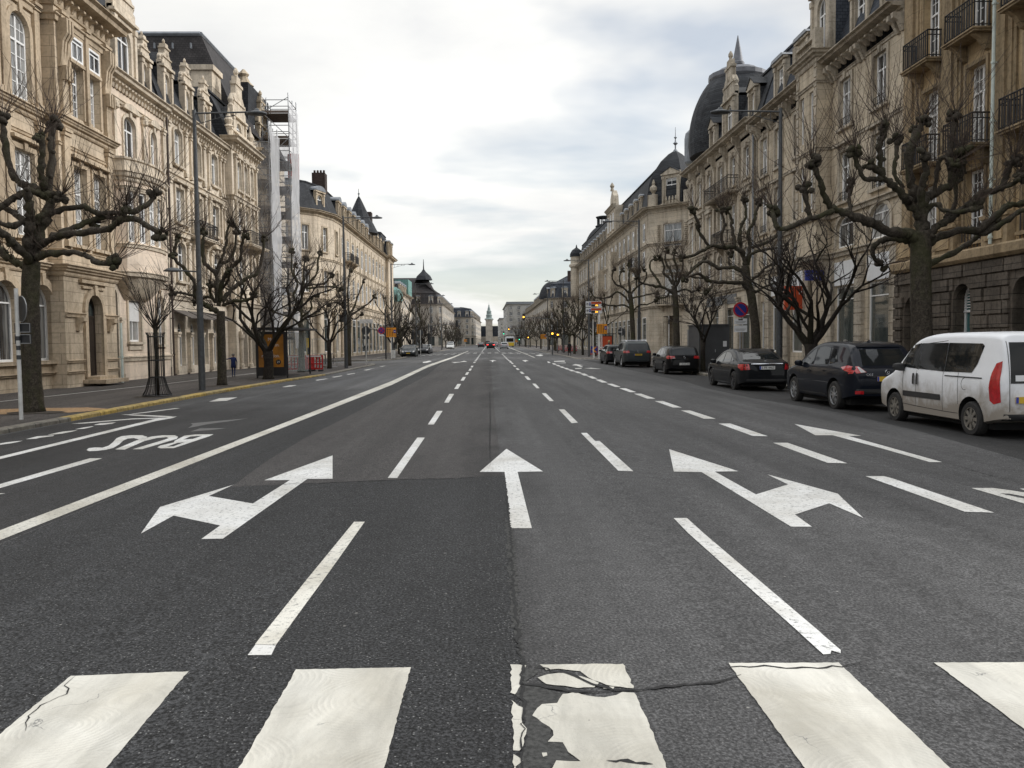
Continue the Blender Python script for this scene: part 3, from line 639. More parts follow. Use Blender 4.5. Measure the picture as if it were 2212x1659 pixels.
class Fac:
    def __init__(s,b,A,B):
        s.b=b; s.A=Vector(A); s.B=Vector(B); s.L=(s.B-s.A).length; s.U=(s.B-s.A).normalized(); s.N=Vector((-s.U.y,s.U.x))
        s.T=Mtx(s.A,s.U,s.N)
    def shift(s,d):   # same facade moved outwards
        return Fac(s.b,s.A+s.N*d,s.B+s.N*d)
    def u(s,y): return abs(y-s.A.y)
    def quad(s,mb,u0,u1,v0,v1,d=0):
        if u1-u0<1e-4 or v1-v0<1e-4: return
        mb.poly([s.T@Vector(p) for p in ((u0,d,v0),(u1,d,v0),(u1,d,v1),(u0,d,v1))])
    def row(s,z0,z1,ops=(),u0=0,u1=None,depth=.17,mb=None,d=0):
        """ops: (uc,w,zb,zt,rise,style[,opts])"""
        mb=mb or s.b.W; u1=s.L if u1 is None else u1; cur=u0
        for op in sorted(ops,key=lambda o:o[0]):
            uc,w,zb,zt,rise,style=op[:6]; o=op[6] if len(op)>6 else {}
            a,b=uc-w/2,uc+w/2; dp=o.get('depth',depth)
            s.quad(mb,cur,a,z0,z1,d); s.quad(mb,a,b,z0,zb,d)
            O=opening_outline(w,zt-zb,rise)
            if rise<=0: s.quad(mb,a,b,zt,z1,d)
            else:
                arcp=O[2:]
                for p1,p2 in zip(arcp,arcp[1:]):
                    mb.poly([s.T@Vector(x) for x in ((uc+p1[0],d,zb+p1[1]),(uc+p2[0],d,zb+p2[1]),(uc+p2[0],d,z1),(uc+p1[0],d,z1))])
            n=len(O)
            for i in range(n):
                p1,p2=O[i],O[(i+1)%n]
                mb.poly([s.T@Vector(x) for x in ((uc+p1[0],d,zb+p1[1]),(uc+p2[0],d,zb+p2[1]),(uc+p2[0],d-dp,zb+p2[1]),(uc+p1[0],d-dp,zb+p1[1]))])
            if style: s.window(uc,w,zb,zt,rise,style,d-dp,o)
            cur=b
        s.quad(mb,cur,u1,z0,z1,d)
    def window(s,uc,w,zb,zt,rise,style,d,o={}):
        pm,fm=win_meshes(w,zt-zb,rise,style,o.get('fm','frame_white'),o.get('gm','glass_shop' if style in('shop','door') else 'glass'))
        nm='door' if style=='door' else 'shop_window' if style=='shop' else 'window'
        par=o.get('parent') or s.b.root
        w_=bpy.data.objects.new(nm,pm); link(w_,par)
        mat=s.T@Matrix.Translation((uc,d+.002,zb))
        mat=Matrix.Translation(-s.b.root.location)@mat
        w_.matrix_basis=mat
        if fm:
            if o.get('parent'):  # already a part: the frame is a sibling
                f=bpy.data.objects.new('frame',fm); link(f,par); f.matrix_basis=mat
            else:
                f=bpy.data.objects.new('frame',fm); link(f,w_)
        return w_
    def sur(s,uc,w,zb,zt,rise=0,jw=.16,d=.07,key=True,sill=True,hood=0,mb=None,d0=0):
        """stone surround round an opening"""
        mb=mb or s.b.C; T=s.T; h=zt-zb
        if rise<=0:
            mb.box((uc-w/2-jw,d0,zb),(uc-w/2-.002,d0+d,zt+jw),T); mb.box((uc+w/2+.002,d0,zb),(uc+w/2+jw,d0+d,zt+jw),T); mb.box((uc-w/2,d0,zt+.003),(uc+w/2,d0+d,zt+jw),T)
        else:
            mb.box((uc-w/2-jw,d0,zb),(uc-w/2-.002,d0+d,zt-rise),T); mb.box((uc+w/2+.002,d0,zb),(uc+w/2+jw,d0+d,zt-rise),T)
            n=8
            for k in range(n):
                a,b=math.pi*k/n,math.pi*(k+1)/n
                def pt(t,e): return (uc+(w/2+e)*math.cos(t),zt-rise+(rise+e)*math.sin(t))
                mb.prism([pt(a,.003),pt(b,.003),pt(b,jw),pt(a,jw)],d0,d0+d,T=T)
        if key: mb.prism([(uc-.09,zt-.03),(uc+.09,zt-.03),(uc+.14,zt+jw+.14),(uc-.14,zt+jw+.14)],d0,d0+d+.07,T=T)
        if sill: mb.box((uc-w/2-jw-.06,d0,zb-.13),(uc+w/2+jw+.06,d0+d+.10,zb),T)
        if hood==1: mb.prism([(uc-w/2-jw-.12,zt+jw+.12),(uc+w/2+jw+.12,zt+jw+.12),(uc+w/2+jw+.14,zt+jw+.24),(uc-w/2-jw-.14,zt+jw+.24)],d0,d0+d+.20,T=T)
        if hood==2: mb.prism([(uc-w/2-jw-.15,zt+jw+.10),(uc+w/2+jw+.15,zt+jw+.10),(uc,zt+jw+.65)],d0,d0+d+.16,T=T)
        if hood==3:
            mb.prism([(uc-w/2-jw-.1,zt+jw+.1)]+[(uc+(w/2+jw+.1)*math.cos(math.pi*(1-k/6)),zt+jw+.1+.35*math.sin(math.pi*k/6)) for k in range(1,6)]+[(uc+w/2+jw+.1,zt+jw+.1)],d0,d0+d+.14,T=T)
    def pil(s,u,w,z0,z1,d=.1,cap=True,mb=None,d0=0):
        mb=mb or s.b.C; mb.box((u-w/2,d0,z0),(u+w/2,d0+d,z1),s.T)
        if cap:
            mb.box((u-w/2-.05,d0,z1-.28),(u+w/2+.05,d0+d+.06,z1-.16),s.T); mb.box((u-w/2-.08,d0,z1-.12),(u+w/2+.08,d0+d+.10,z1-.003),s.T)
            mb.box((u-w/2-.05,d0,z0),(u+w/2+.05,d0+d+.05,z0+.22),s.T)
    def brackets(s,z,h=.35,d=.45,step=.8,w=.18,u0=0,u1=None,mb=None):
        mb=mb or s.b.C; u1=s.L if u1 is None else u1; n=max(1,int((u1-u0)/step)); 
        for k in range(n):
            u=u0+(k+.5)*(u1-u0)/n
            mb.prism([(0,z-h),(.12,z-h),(d*.6,z-h*.45),(d,z-h*.3),(d,z),(0,z)],u-w/2,u+w/2,T=s.T@Matrix(((0,1,0,0),(1,0,0,0),(0,0,1,0),(0,0,0,1))))
    def balcony(s,uc,w,z,dep=.9,h=1.0,style='iron',step=.13,d0=0):
        b=s.b; mb=MB()
        mb.box((uc-w/2,d0,z-.16),(uc+w/2,d0+dep,z),s.T); mb.box((uc-w/2-.05,d0,z-.08),(uc+w/2+.05,d0+dep+.06,z-.03),s.T)
        for u in (uc-w*.36,uc+w*.36):
            mb.prism([(d0,z-.75),(d0+.15,z-.7),(d0+dep*.55,z-.35),(d0+dep*.85,z-.2),(d0+dep*.85,z-.16),(d0,z-.16)],u-.11,u+.11,T=s.T@Matrix(((0,1,0,0),(1,0,0,0),(0,0,1,0),(0,0,0,1))))
        o=mb.build('balcony',M[b.trim],b.root)
        r=MB(); t=.022
        def rail(u0,d0_,u1,d1_):
            for v in (z+.08,z+h*.82,z+h):
                r.tube([s.T@Vector((u0,d0_,v)),s.T@Vector((u1,d1_,v))],t if v<z+h else .032,4)
            n=max(2,int(math.hypot(u1-u0,d1_-d0_)/step))
            for k in range(n+1):
                uu=u0+(u1-u0)*k/n; dd=d0_+(d1_-d0_)*k/n
                r.tube([s.T@Vector((uu,dd,z)),s.T@Vector((uu,dd,z+h))],.014 if style=='iron' else .03,4)
        a,c=uc-w/2+.05,uc+w/2-.05; e=d0+dep-.05
        rail(a,e,c,e); rail(a,d0,a,e); rail(c,d0,c,e)
        # wrought scroll panels at the corners and middle
        if style=='iron':
            for u in (a+.25,c-.25,uc):
                pts=[s.T@Vector((u+.16*math.cos(k*.7)*(1-k/14),e,z+h*.48+.3*math.sin(k*.7)*(1-k/14))) for k in range(12)]
                r.tube(pts,.012,3)
        r_=MB.build(r,'railing',M['iron'],None); off=b.root.location
        me=r_.data; me.transform(Matrix.Translation(-off)); r_.parent=o
        return o
    def dormer(s,uc,w,zb,h,style='arch',d=-.35,back=2.2,wst='cross',mat=None,wmat=None,winfrac=.62):
        b=s.b; mat=mat or b.trim; mb=MB(); T=s.T
        root=bpy.data.objects.new('dormer',None)
        ww=w*winfrac; wb=zb+.35; wt=zb+h*.80; rise={'arch':ww*.5,'gable':ww*.5,'flat':0,'ped':0,'seg':ww*.18}.get(style,0)
        f2=s.shift(0)
        # front with opening
        tmp=MB(); f2.row(zb,zb+h,[(uc,ww,wb,wt,rise,None)],u0=uc-w/2,u1=uc+w/2,depth=.2,mb=tmp,d=d)
        i0=len(mb.v); mb.v+=tmp.v; mb.f+=[[i+i0 for i in f] for f in tmp.f]; mb.m+=tmp.m
        cks=[]
        for e_ in (uc-w/2+.01,uc+w/2-.05): ck=MB(); ck.box((e_,d-back,zb),(e_+.04,d-.22,zb+h*.9),T); cks.append(ck)
        mb.box((uc-w/2,d-.26,zb),(uc-w/2+.03,d-.001,zb+h),T); mb.box((uc+w/2-.03,d-.26,zb),(uc+w/2,d-.001,zb+h),T)
        for e in (-1,1):
            mb.box((uc+e*(w/2-.10)-.12,d,zb),(uc+e*(w/2-.10)+.12,d+.10,zb+h*.86),T); mb.box((uc+e*(w/2-.10)-.16,d,zb+h*.78),(uc+e*(w/2-.10)+.16,d+.15,zb+h*.86),T)
        mb.box((uc-w/2-.12,d,zb-.12),(uc+w/2+.12,d+.16,zb+.06),T)
        hb=zb+h*.90
        mb.box((uc-w/2-.15,d-.1,hb),(uc+w/2+.15,d+.18,hb+.14),T)
        rf=MB(); rx=w/2+.14
        if style in('arch','seg'):
            rr=.55 if style=='arch' else .3
            arcp=[(uc+rx*math.cos(math.pi*k/8),hb+.14+rr*math.sin(math.pi*k/8)) for k in range(9)]
            mb.prism(arcp,d-.1,d+.14,T=T); rf.prism([(u,v+.05) for u,v in arcp],d-back,d+.20,T=T)
        elif style=='flat':
            rf.prism([(uc-rx-.05,hb+.14),(uc+rx+.05,hb+.14),(uc+rx*.8,hb+.34),(uc-rx*.8,hb+.34)],d-back,d+.28,T=T)
        elif style=='ped':
            mb.prism([(uc-rx,hb+.14),(uc+rx,hb+.14),(uc,hb+.75)],d-.05,d+.16,T=T); rf.prism([(uc-rx-.06,hb+.15),(uc-rx,hb+.13),(uc,hb+.74),(uc+rx,hb+.13),(uc+rx+.06,hb+.15),(uc,hb+.84)],d-back,d+.22,T=T)
        elif style=='gable':
            k=w/1.9; g_=[(w*.5,0),(w*.5,.35*k),(w*.42,.40*k),(w*.40,.75*k),(w*.30,.95*k),(w*.24,1.0*k),(w*.24,1.35*k),(w*.28,1.38*k),(w*.28,1.5*k),(w*.16,1.55*k),(w*.14,1.8*k)]
            mb.prism([(uc-a,hb+.14+v) for a,v in g_[::-1]][::-1]+[(uc+a,hb+.14+v) for a,v in g_[::-1]],d-.30,d+.05,T=T)
            # ball finial and side urns
            c=T@Vector((uc,d-.12,hb+.14+1.8*k)); mb.lathe([(.10*k,0),(.07*k,.08*k),(.12*k,.18*k),(.11*k,.28*k),(.03*k,.42*k)],8,c)
            for e in (-1,1):
                c=T@Vector((uc+e*w*.46,d-.12,hb+.14+.35*k)); mb.lathe([(.12*k,0),(.08*k,.1*k),(.14*k,.25*k),(.03*k,.5*k)],8,c)
            mb.box((uc-w*.27,d,hb+.14+1.38*k),(uc+w*.27,d+.12,hb+.14+1.5*k),T); mb.box((uc-w*.42,d,hb+.14+.60*k),(uc+w*.42,d+.12,hb+.14+.70*k),T)
            mb.lathe([(.22*k,0),(.2*k,.03),(.05,.08)],10,(0,0,0),T=T@Matrix.Translation((uc,d+.05,hb+.14+1.0*k))@Matrix.Rotation(-math.pi/2,4,'X'))
            rf.prism([(uc-rx*.9,hb+.2),(uc+rx*.9,hb+.2),(uc,hb+1.0)],d-back,d-.30,T=T)
        o=mb.build('dormer',M[mat],b.root)
        bpy.data.objects.remove(root)
        r=rf.build('dormer_roof',M['zinc' if style in('flat','seg','arch') else b.roofm],None); r.data.transform(Matrix.Translation(-b.root.location)); r.parent=o
        for ck in cks: cko=ck.build('dormer_cheek',M[b.roofm],None); cko.data.transform(Matrix.Translation(-b.root.location)); cko.parent=o
        s.window(uc,ww,wb,wt,rise,wst,d-.2,{'parent':o})
        return o
    def text(s,txt,uc,z,size,mat,d=.02,ext=.01,name='lettering',parent=None,world_parent=True):
        t=make_text(txt,size,ext,mat)
        # text x must run to the reader's right = -U
        Rm=s.T@Matrix.Translation((uc,d,z))@Matrix(((-1,0,0,0),(0,0,1,0),(0,1,0,0),(0,0,0,1)))
        t.transform(Rm); t.transform(Matrix.Translation(-s.b.root.location))
        o=bpy.data.objects.new(name,t); link(o,parent or s.b.root); return o
def make_text(txt,size,ext,mat,align='CENTER',sx=1.0):
    c=bpy.data.curves.new('txt','FONT'); c.body=txt; c.size=size; c.extrude=ext; c.align_x=align; c.align_y='CENTER'; c.resolution_u=2; c.space_line=1.0
    o=bpy.data.objects.new('txt',c); col.objects.link(o)
    dg=bpy.context.evaluated_depsgraph_get(); me=bpy.data.meshes.new_from_object(o.evaluated_get(dg)); bpy.data.objects.remove(o); bpy.data.curves.remove(c)
    me.materials.clear(); me.materials.append(M[mat] if isinstance(mat,str) else mat); me.name='lettering'
    if sx!=1.0: me.transform(Matrix.Diagonal((sx,1,1,1)))
    return me
XL,XR=-17.6,18.0
def ops(fc,ys,w,zb,zt,rise,style,**o): return [(fc.u(y),w,zb,zt,rise,style,o) for y in ys]
def surs(fc,ys,w,zb,zt,rise=0,**k):
    for y in ys: fc.sur(fc.u(y),w,zb,zt,rise,**k)
def body(b,path,z0,z1,deep=14):
    """blind side and back walls"""
    P=[Vector(p) for p in path]
    for e,(p,nx) in enumerate(((P[0],P[1]),(P[-1],P[-2]))):
        d=(nx-p).normalized() if e==0 else (p-nx).normalized(); n=Vector((-d.y,d.x)); qv=p-n*deep
        b.W.poly([(p.x,p.y,z0),(qv.x,qv.y,z0),(qv.x,qv.y,z1),(p.x,p.y,z1)])
# ================================================================== LEFT SIDE
# ---- A: tan stone house nearest on the left
b=Bld('tan stone house nearest on the left, with small-paned white windows and arched dark door','house',(XL,31,WALK),'stone_tan','stone_tan_trim')
f=b.fac((XL,38.6),(XL,12)); fp=Fac(b,(XL+.55,38.5),(XL+.55,33.9))
A_=[36.25]
f.row(-.3,4.7,ops(f,[30.7,33.2,27.9,25.2,22.4,19.6,16.8,14.0],1.75,1.0,4.0,.87,'T',fm='frame_white',depth=.3),u0=f.u(34.0),depth=.3)
fp.row(-.3,4.7,[(fp.u(36.3),1.35,.25,3.75,.67,'door',{'depth':.30})],depth=.30)
surs(f,[30.7,33.2,27.9,25.2,22.4,19.6,16.8,14.0],1.75,1.0,4.0,.87,jw=.3,d=.10); fp.sur(fp.u(36.3),1.35,.25,3.75,.67,jw=.26,d=.12,sill=False)
for z in (2.95,): b.band([(XL+.55,38.5),(XL+.55,37.15)],z,.2,.16); b.band([(XL+.55,35.45),(XL+.55,33.9)],z,.2,.16)
for y in (37.7,34.9): fp.brackets(2.75,.55,.34,1,.3,fp.u(y)-.3,fp.u(y)+.3)
b.C.box((fp.u(37.3),0,3.98),(fp.u(35.3),.10,4.08),fp.T); b.C.box((fp.u(37.5),0,4.2),(fp.u(35.1),.16,4.34),fp.T)
for z in (1.0,.55): b.band([(XL+.55,38.5),(XL+.55,37.2)],z,.12,.10); b.band([(XL+.55,35.4),(XL+.55,33.9)],z,.12,.10); b.band([(XL,33.9),(XL,12)],z,.12,.2)
for zz in (z_ for z_ in [x*.5 for x in range(0,0)]): pass
st=MB(); st.box((XL+.5,35.2,-.02),(XL+1.5,37.4,.14)); st.box((XL+.5,35.45,.14),(XL+1.15,37.15,.28)); st.build('doorstep',M['stone_tan_trim'],b.root)
for uu in (fp.L,): b.W.poly([(XL,33.9,-.3),(XL+.55,33.9,-.3),(XL+.55,33.9,16),(XL,33.9,16)])
pth=[(XL,38.6),(XL+.55,38.55),(XL+.55,33.9),(XL,33.85),(XL,12)]
b.cornice(pth,4.85,.45,.42); b.band(pth,5.5,.14,.12)
f.row(4.7,10.6,ops(f,[32.35,29.6,27.0,24.3,21.6,18.9,16.2,13.5],1.35,5.75,9.0,0,'grid'),u0=f.u(33.9)); fp.row(4.7,10.6,ops(fp,[37.2,35.5],1.1,5.75,9.0,0,'grid'),depth=.28)
surs(f,[32.35,29.6,27.0,24.3,21.6,18.9,16.2,13.5],1.35,5.75,9.0,jw=.2,hood=1); surs(fp,[37.2,35.5],1.1,5.75,9.0,jw=.15,hood=1)
b.cornice(pth,10.75,.4,.36); b.band(pth,9.75,.14,.1)
f.row(10.6,16,ops(f,[32.35,29.6,27.0,24.3,21.6,18.9,16.2,13.5],1.35,10.95,14.15,.6,'grid'),u0=f.u(33.9)); fp.row(10.6,16,ops(fp,[37.05,35.55],1.0,11.05,13.2,0,'grid')+[],depth=.28)
surs(f,[32.35,29.6,27.0,24.3,21.6,18.9,16.2,13.5],1.35,10.95,14.15,.6,jw=.22,sill=False); surs(fp,[37.05,35.55],1.0,11.05,13.2,0,jw=.16,key=False,sill=False)
for y in (37.05,35.55):
    fp.window(fp.u(y),1.0,13.35,14.3,0,'T',.03,{}); b.C.box((fp.u(y)-.62,0,13.2),(fp.u(y)+.62,.12,13.34),fp.T); fp.sur(fp.u(y),1.0,13.35,14.3,0,jw=.14,key=False,sill=False)
for y in (38.15,36.3,34.35):
    fp.pil(fp.u(y),.46 if y!=36.3 else .25,10.8,14.9,.16)
for y in (38.15,34.35):
    for e in (-.22,.0,.22):
        fp.brackets(14.6,1.9,.42,1,.13,fp.u(y)+e-.3,fp.u(y)+e+.3); 
        b.C.box((fp.u(y)+e-.06,.16,12.2),(fp.u(y)+e+.06,.34,12.75),fp.T)
for y in (33.45,31.2,30.7,28.4): f.pil(f.u(y),.36,10.8,14.9,.14); f.pil(f.u(y),.40,5.6,10.3,.12)
for y in (38.15,34.35): fp.pil(fp.u(y),.46,5.6,10.3,.14)
b.band(pth,14.75,.3,.2); b.cornice(pth,15.95,.9,.85); f.brackets(15.45,.3,.4,.55,.16,u0=f.u(33.8)); fp.brackets(15.45,.3,.4,.5,.16)
b.mansard(pth,15.95,3.6,1.4,1.0)
fp.dormer(fp.u(36.2),2.6,15.95,2.9,'gable',d=-.2); f.dormer(f.u(31),1.8,15.95,2.6,'gable')
b.done()
# ---- downpipes and street-door neighbours
def pipe(y,z0,z1,X,mat,label,side=1):
    t=thing('drainpipe',label,'drainpipe',(X,y,WALK)); mb=MB(); x=X+side*.14
    mb.tube([(x,y,z0),(x,y,z1)],.06,8)
    h=mb.build('pipe',M[mat],t,smooth=True)
    for k in range(int(z0)+1,int(z1),2): mb=MB(); mb.tube([(x,y,k),(x,y,k+.08)],.085,8); mb.box((X if side>0 else x,y-.02,k+.02),(x if side>0 else X,y+.02,k+.06)); mb.build('bracket',M[mat],t)
pipe(38.62,WALK,2.6,XL+.55,'pipe_white','thin white drainpipe beside the arched door of the tan house'); 
pipe(46.4,WALK,14.2,XL,'pipe_brown','tall dark brown drainpipe between the cream bay-window house and the long cream building')
# ---- B: cream house with bay window
b=Bld('narrow cream stone house with a rounded bay window on a big corbel','house',(XL,42.5,WALK),'stone_pink','stone_cream_trim')
f=b.fac((XL,46.3),(XL,38.65))
f.row(-.3,4.75,ops(f,[39.15],.95,0.0,4.3,.47,'door',depth=.25)+ops(f,[41.75],1.45,1.75,4.15,.2,'shut')+ops(f,[45.0],.8,1.6,4.2,.4,'T'))
surs(f,[39.15],.95,0,4.3,.47,jw=.2,sill=False,d=.14); surs(f,[41.75],1.45,1.75,4.15,.2); surs(f,[45.0],.8,1.6,4.2,.4)
b.band([(XL,46.3),(XL,39.8)],1.05,.25,.16); f.pil(f.u(39.95),.22,0,2.9,.16); f.pil(f.u(38.45)+.0,.01,0,.1,.01,cap=False)
b.C.box((f.u(42.6),0,1.35),(f.u(40.9),.08,1.55),f.T)
f.row(4.75,9.6,ops(f,[45.4],.6,6.2,8.7,.3,'T')); f.row(9.6,14,ops(f,[39.15,44.75],.78,10.55,12.75,.35,'cross')+ops(f,[41.85],1.35,10.55,12.75,.4,'cross'))
surs(f,[39.15,44.75],.78,10.55,12.75,.35,hood=3); surs(f,[41.85],1.35,10.55,12.75,.4,hood=3); surs(f,[45.4],.6,6.2,8.7,.3)
for y in (38.75,40.15,43.45,46.0): f.pil(f.u(y),.26,9.8,13.2,.12)
for y in (40.15,43.45): b.C.lathe([(.05,0),(.2,.1),(.2,.3),(.05,.4)],8,f.T@Vector((f.u(y),.12,12.7)))
b.band([(XL,46.3),(XL,38.65)],4.9,.3,.2); b.band([(XL,46.3),(XL,38.65)],13.35,.2,.14); b.cornice([(XL,46.3),(XL,38.65)],14.45,.7,.6); f.brackets(14.05,.3,.3,.35,.14)
# rounded bay
C0=Vector((XL,41.95)); bay=[(C0.x+1.15*math.sin(math.pi*k/8)**.7,C0.y+2.35*math.cos(math.pi*k/8)) for k in range(9)]
bw=MB()
for i in range(8):
    ff=Fac(b,bay[i],bay[i+1])
    if i in(0,7): ff.row(4.9,9.6); continue
    wv=ff.L-.22; ff.row(4.9,9.6,[(ff.L/2,wv,6.45,8.85,.0,'cross' if i in(3,4) else 'T',{'depth':.12})]); ff.sur(ff.L/2,wv,6.45,8.85,jw=.07,key=False,sill=False,d=.05)
b.band(bay,6.4,.2,.14); b.band(bay,9.1,.16,.12); b.cornice(bay,9.75,.45,.3); b.sweep(bay,[(.02,9.75),(.02,10.3),(.10,10.32),(.10,10.42),(-.15,10.42),(-.15,9.75)]); b.band(bay,5.1,.25,.16)
# corbel under the bay
for i in range(6):
    t0,t1=i/6,(i+1)/6; fn=lambda t:(1-t)**.55
    r0=[(XL+(p[0]-XL)*fn(t0)+.02,C0.y+(p[1]-C0.y)*(1-.45*t0),4.9-1.15*t0) for p in bay]; r1=[(XL+(p[0]-XL)*fn(t1)+.02,C0.y+(p[1]-C0.y)*(1-.45*t1),4.9-1.15*t1) for p in bay]
    for k in range(8): b.C.poly([r0[k],r0[k+1],r1[k+1],r1[k]])
b.mansard([(XL,46.3),(XL,38.65)],14.45,3.4,1.3,1.0)
f.dormer(f.u(41.9),2.5,14.5,3.3,'gable',d=-.1,wst='cross'); f.dormer(f.u(44.9),1.15,14.5,2.3,'gable',wst='T'); f.dormer(f.u(39.2),1.1,14.5,2.3,'gable',wst='T')
b.done()
# ---- C: long cream building with pavilion
b=Bld('long cream stone building with scrolled stone dormers and arched shop windows at street level','building',(XL,55,WALK),'stone_cream','stone_cream_trim')
f=b.fac((XL,56.5),(XL,46.45)); XP=XL+.55; fp=Fac(b,(XP,62.4),(XP,56.5)); fe=Fac(b,(XP,56.5),(XL,56.5))
ys=[48.2,51.3,54.4]
f.row(-.3,4.3,ops(f,[48.0,50.0,51.9],1.15,.35,2.95,.5,'shop',depth=.28)+ops(f,[54.1],1.0,.35,2.95,.5,'shop',depth=.28),depth=.28)
for y in (47.0,49.0,50.95,52.85,55.2): f.pil(f.u(y),.3,-.05,2.3,.2)
for y in (48.0,50.0,51.9): f.text('veda',f.u(y),1.75,.30,'frame_white',d=-.24)
aw=MB()
for y0,y1 in ((46.9,48.8),(49.1,51.0),(51.3,53.2),(53.5,55.4)): aw.prism([(0,3.55),(.95,3.1),(.95,3.05),(0,3.45)],f.u(y1),f.u(y0),T=f.T@Matrix(((0,1,0,0),(1,0,0,0),(0,0,1,0),(0,0,0,1))))
aw.build('awning',M['awning_cloth'],b.root)
f.row(4.3,8.0,ops(f,ys,1.2,5.2,7.4,.25,'cross')); f.row(8.0,11.1,ops(f,ys,1.2,8.55,10.45,0,'cross')); f.row(11.1,14.2,ops(f,ys,1.15,11.75,13.75,.2,'cross'))
for z in (4.4,8.1,11.15): b.band([(XL,56.5),(XL,46.45)],z,.28,.22)
b.band([(XL,56.5),(XL,46.45)],7.7,.12,.1)
for a in ((5.2,7.4,.25,1),(8.55,10.45,0,1),(11.75,13.75,.2,0)): surs(f,ys,1.2,a[0],a[1],a[2],hood=a[3],d=.10)
for y in (46.75,49.3,50.2,52.4,53.3,55.6,56.2):
    for z0,z1 in ((4.5,7.5),(8.2,10.8),(11.3,13.9)): f.pil(f.u(y),.24,z0,z1,.13)
f.balcony(f.u(51.3),3.2,8.0,.7,.9,'stone',.25)
b.cornice([(XL,56.5),(XL,46.45)],14.7,.7,.6); f.brackets(14.3,.3,.35,.4,.16)
b.mansard([(XL,56.5),(XL,46.45)],14.7,3.1,1.2,1.0)
for y in (47.9,51.1,54.3): f.dormer(f.u(y),1.35,14.75,2.5,'gable',wst='T')
# pavilion
fe.row(-.3,15.2); 
fp.row(-.3,4.3,[(fp.u(58.2),1.2,-.05,3.1,.6,'door',{'depth':.3}),(fp.u(60.3),1.2,-.05,3.1,.6,'door',{'depth':.3})],depth=.3)
for y in (57.2,59.25,61.3): 
    b.C.lathe([(.2,0),(.2,.25),(.14,.3),(.14,1.9),(.22,2.05),(.24,2.3)],10,(XP+.12,y,-.05))
    fp.pil(fp.u(y),.35,2.25,2.45,.2,cap=False)
surs(fp,[58.2,60.3],1.2,0,3.1,.6,jw=.24,sill=False)
pp=[(XP,62.4),(XP,56.5),(XL,56.5)]
fp.row(4.3,8.4,ops(fp,[58.0,60.8],1.15,5.2,7.6,.55,'cross')); fp.row(8.4,11.6,ops(fp,[58.0,59.45,60.9],.95,8.75,10.9,.2,'cross')); fp.row(11.6,15.2,ops(fp,[58.0,59.45,60.9],.9,12.1,14.0,.2,'cross'))
surs(fp,[58.0,60.8],1.15,5.2,7.6,.55); surs(fp,[58.0,59.45,60.9],.95,8.75,10.9,.2,jw=.12); surs(fp,[58.0,59.45,60.9],.9,12.1,14.0,.2,jw=.12,hood=3)
for y in (57.0,58.72,60.18,61.9): fp.pil(fp.u(y),.26,8.6,14.4,.16); fp.pil(fp.u(y),.26,4.6,8.1,.16)
for z in (4.5,8.4,11.6): b.band(pp,z,.3,.25)
fp.balcony(fp.u(59.4),4.2,8.45,1.0,.85,'iron',.18); b.cornice(pp,15.35,.75,.75); fp.brackets(14.95,.35,.4,.5,.18)
# balustrade and tall gable on the pavilion
for k in range(11): b.C.lathe([(.09,0),(.05,.15),(.1,.3),(.05,.55),(.08,.6)],6,(XP-.1,57.0+k*.52,15.35))
b.C.box((XP-.3,56.6,15.95),(XP+.05,62.3,16.1))
fp.dormer(fp.u(59.4),3.0,15.4,2.0,'gable',d=-.3,wst='cross',winfrac=.4)
for y in (56.9,61.9): b.C.lathe([(.3,0),(.3,.7),(.38,.75),(.2,.9),(.3,1.2),(.1,1.6),(.05,2.0)],10,(XP-.25,y,15.4))
b.mansard([(XP,62.4),(XP,56.5)],15.35,3.0,1.3,1.0)
# stone block and tall roof behind
b.C.box((-20.2,58.2,14.0),(-18.75,60.1,20.3)); b.C.box((-20.35,58.05,20.3),(-18.6,60.1,20.65))
for k in range(3): b.C.box((-20.22,58.18,17+k*1.1),(-18.73,60.1,17.04+k*1.1))
b.done()
# tall truncated roof further back
b=Bld('tall dark slate roof with a flat top rising behind the cream gables','building',(-24,66,WALK),'stone_cream','stone_cream_trim','slate_brown')
bot=[(-30,60.2,17.5),(-17.7,60.2,17.5),(-17.7,75,17.5),(-30,75,17.5)]; top=[(-27.0,62,24.1),(-20.7,62,24.1),(-20.7,72,24.1),(-27.0,72,24.1)]
for k in range(4): b.Rf.poly([bot[k],bot[(k+1)%4],top[(k+1)%4],top[k]])
b.Rf.poly(top); b.W.box((-29.9,60.3,0),(-18.0,74.9,17.5))
t=b.mbx('roof_ridge','zinc'); 
for k in range(4): t.tube([top[k],top[(k+1)%4]],.18,6)
for k in range(4): t.box((-25.2+k*1.3,61.45,22.9),(-25.1+k*1.3,61.6,23.3))
lv=b.mbx('louvre','sign_black'); lv.box((-24.4,60.35,18.2),(-21.4,60.9,19.6))
b.done()
# ---- S: scaffolded house
b=Bld('dark-roofed stone house behind the scaffolding','house',(XL,67.5,WALK),'stone_sand','stone_sand_trim')
f=b.fac((XL,71.4),(XL,64.3))
f.row(-.3,4.6,ops(f,[66,69],2.0,.3,3.6,0,'shop')); f.row(4.6,16.3,ops(f,[66,69.4],1.3,6,8.6,0,'cross'))
fe=b.fac((XL-10,71.4),(XL,71.4)); b.W.box((XL-10,64.4,-.3),(XL-.02,71.3,16.3)); b.cornice([(XL,71.4),(XL,64.3)],16.5,.6,.6)
b.Rf.prism([(0,16.5),(7,16.5),(6.4,21.6),(.6,21.6)],-11,-.6,T=f.T); b.C.box((XL-2.2,67.2,19.5),(XL-1.2,68.2,21.9)); b.C.lathe([(.5,0),(.8,.2),(.5,.5),(.3,.9),(.45,1.1),(.1,1.5)],8,(XL-1.7,67.7,21.9))
f.dormer(f.u(67.8),2.4,16.5,2.6,'gable'); b.done()
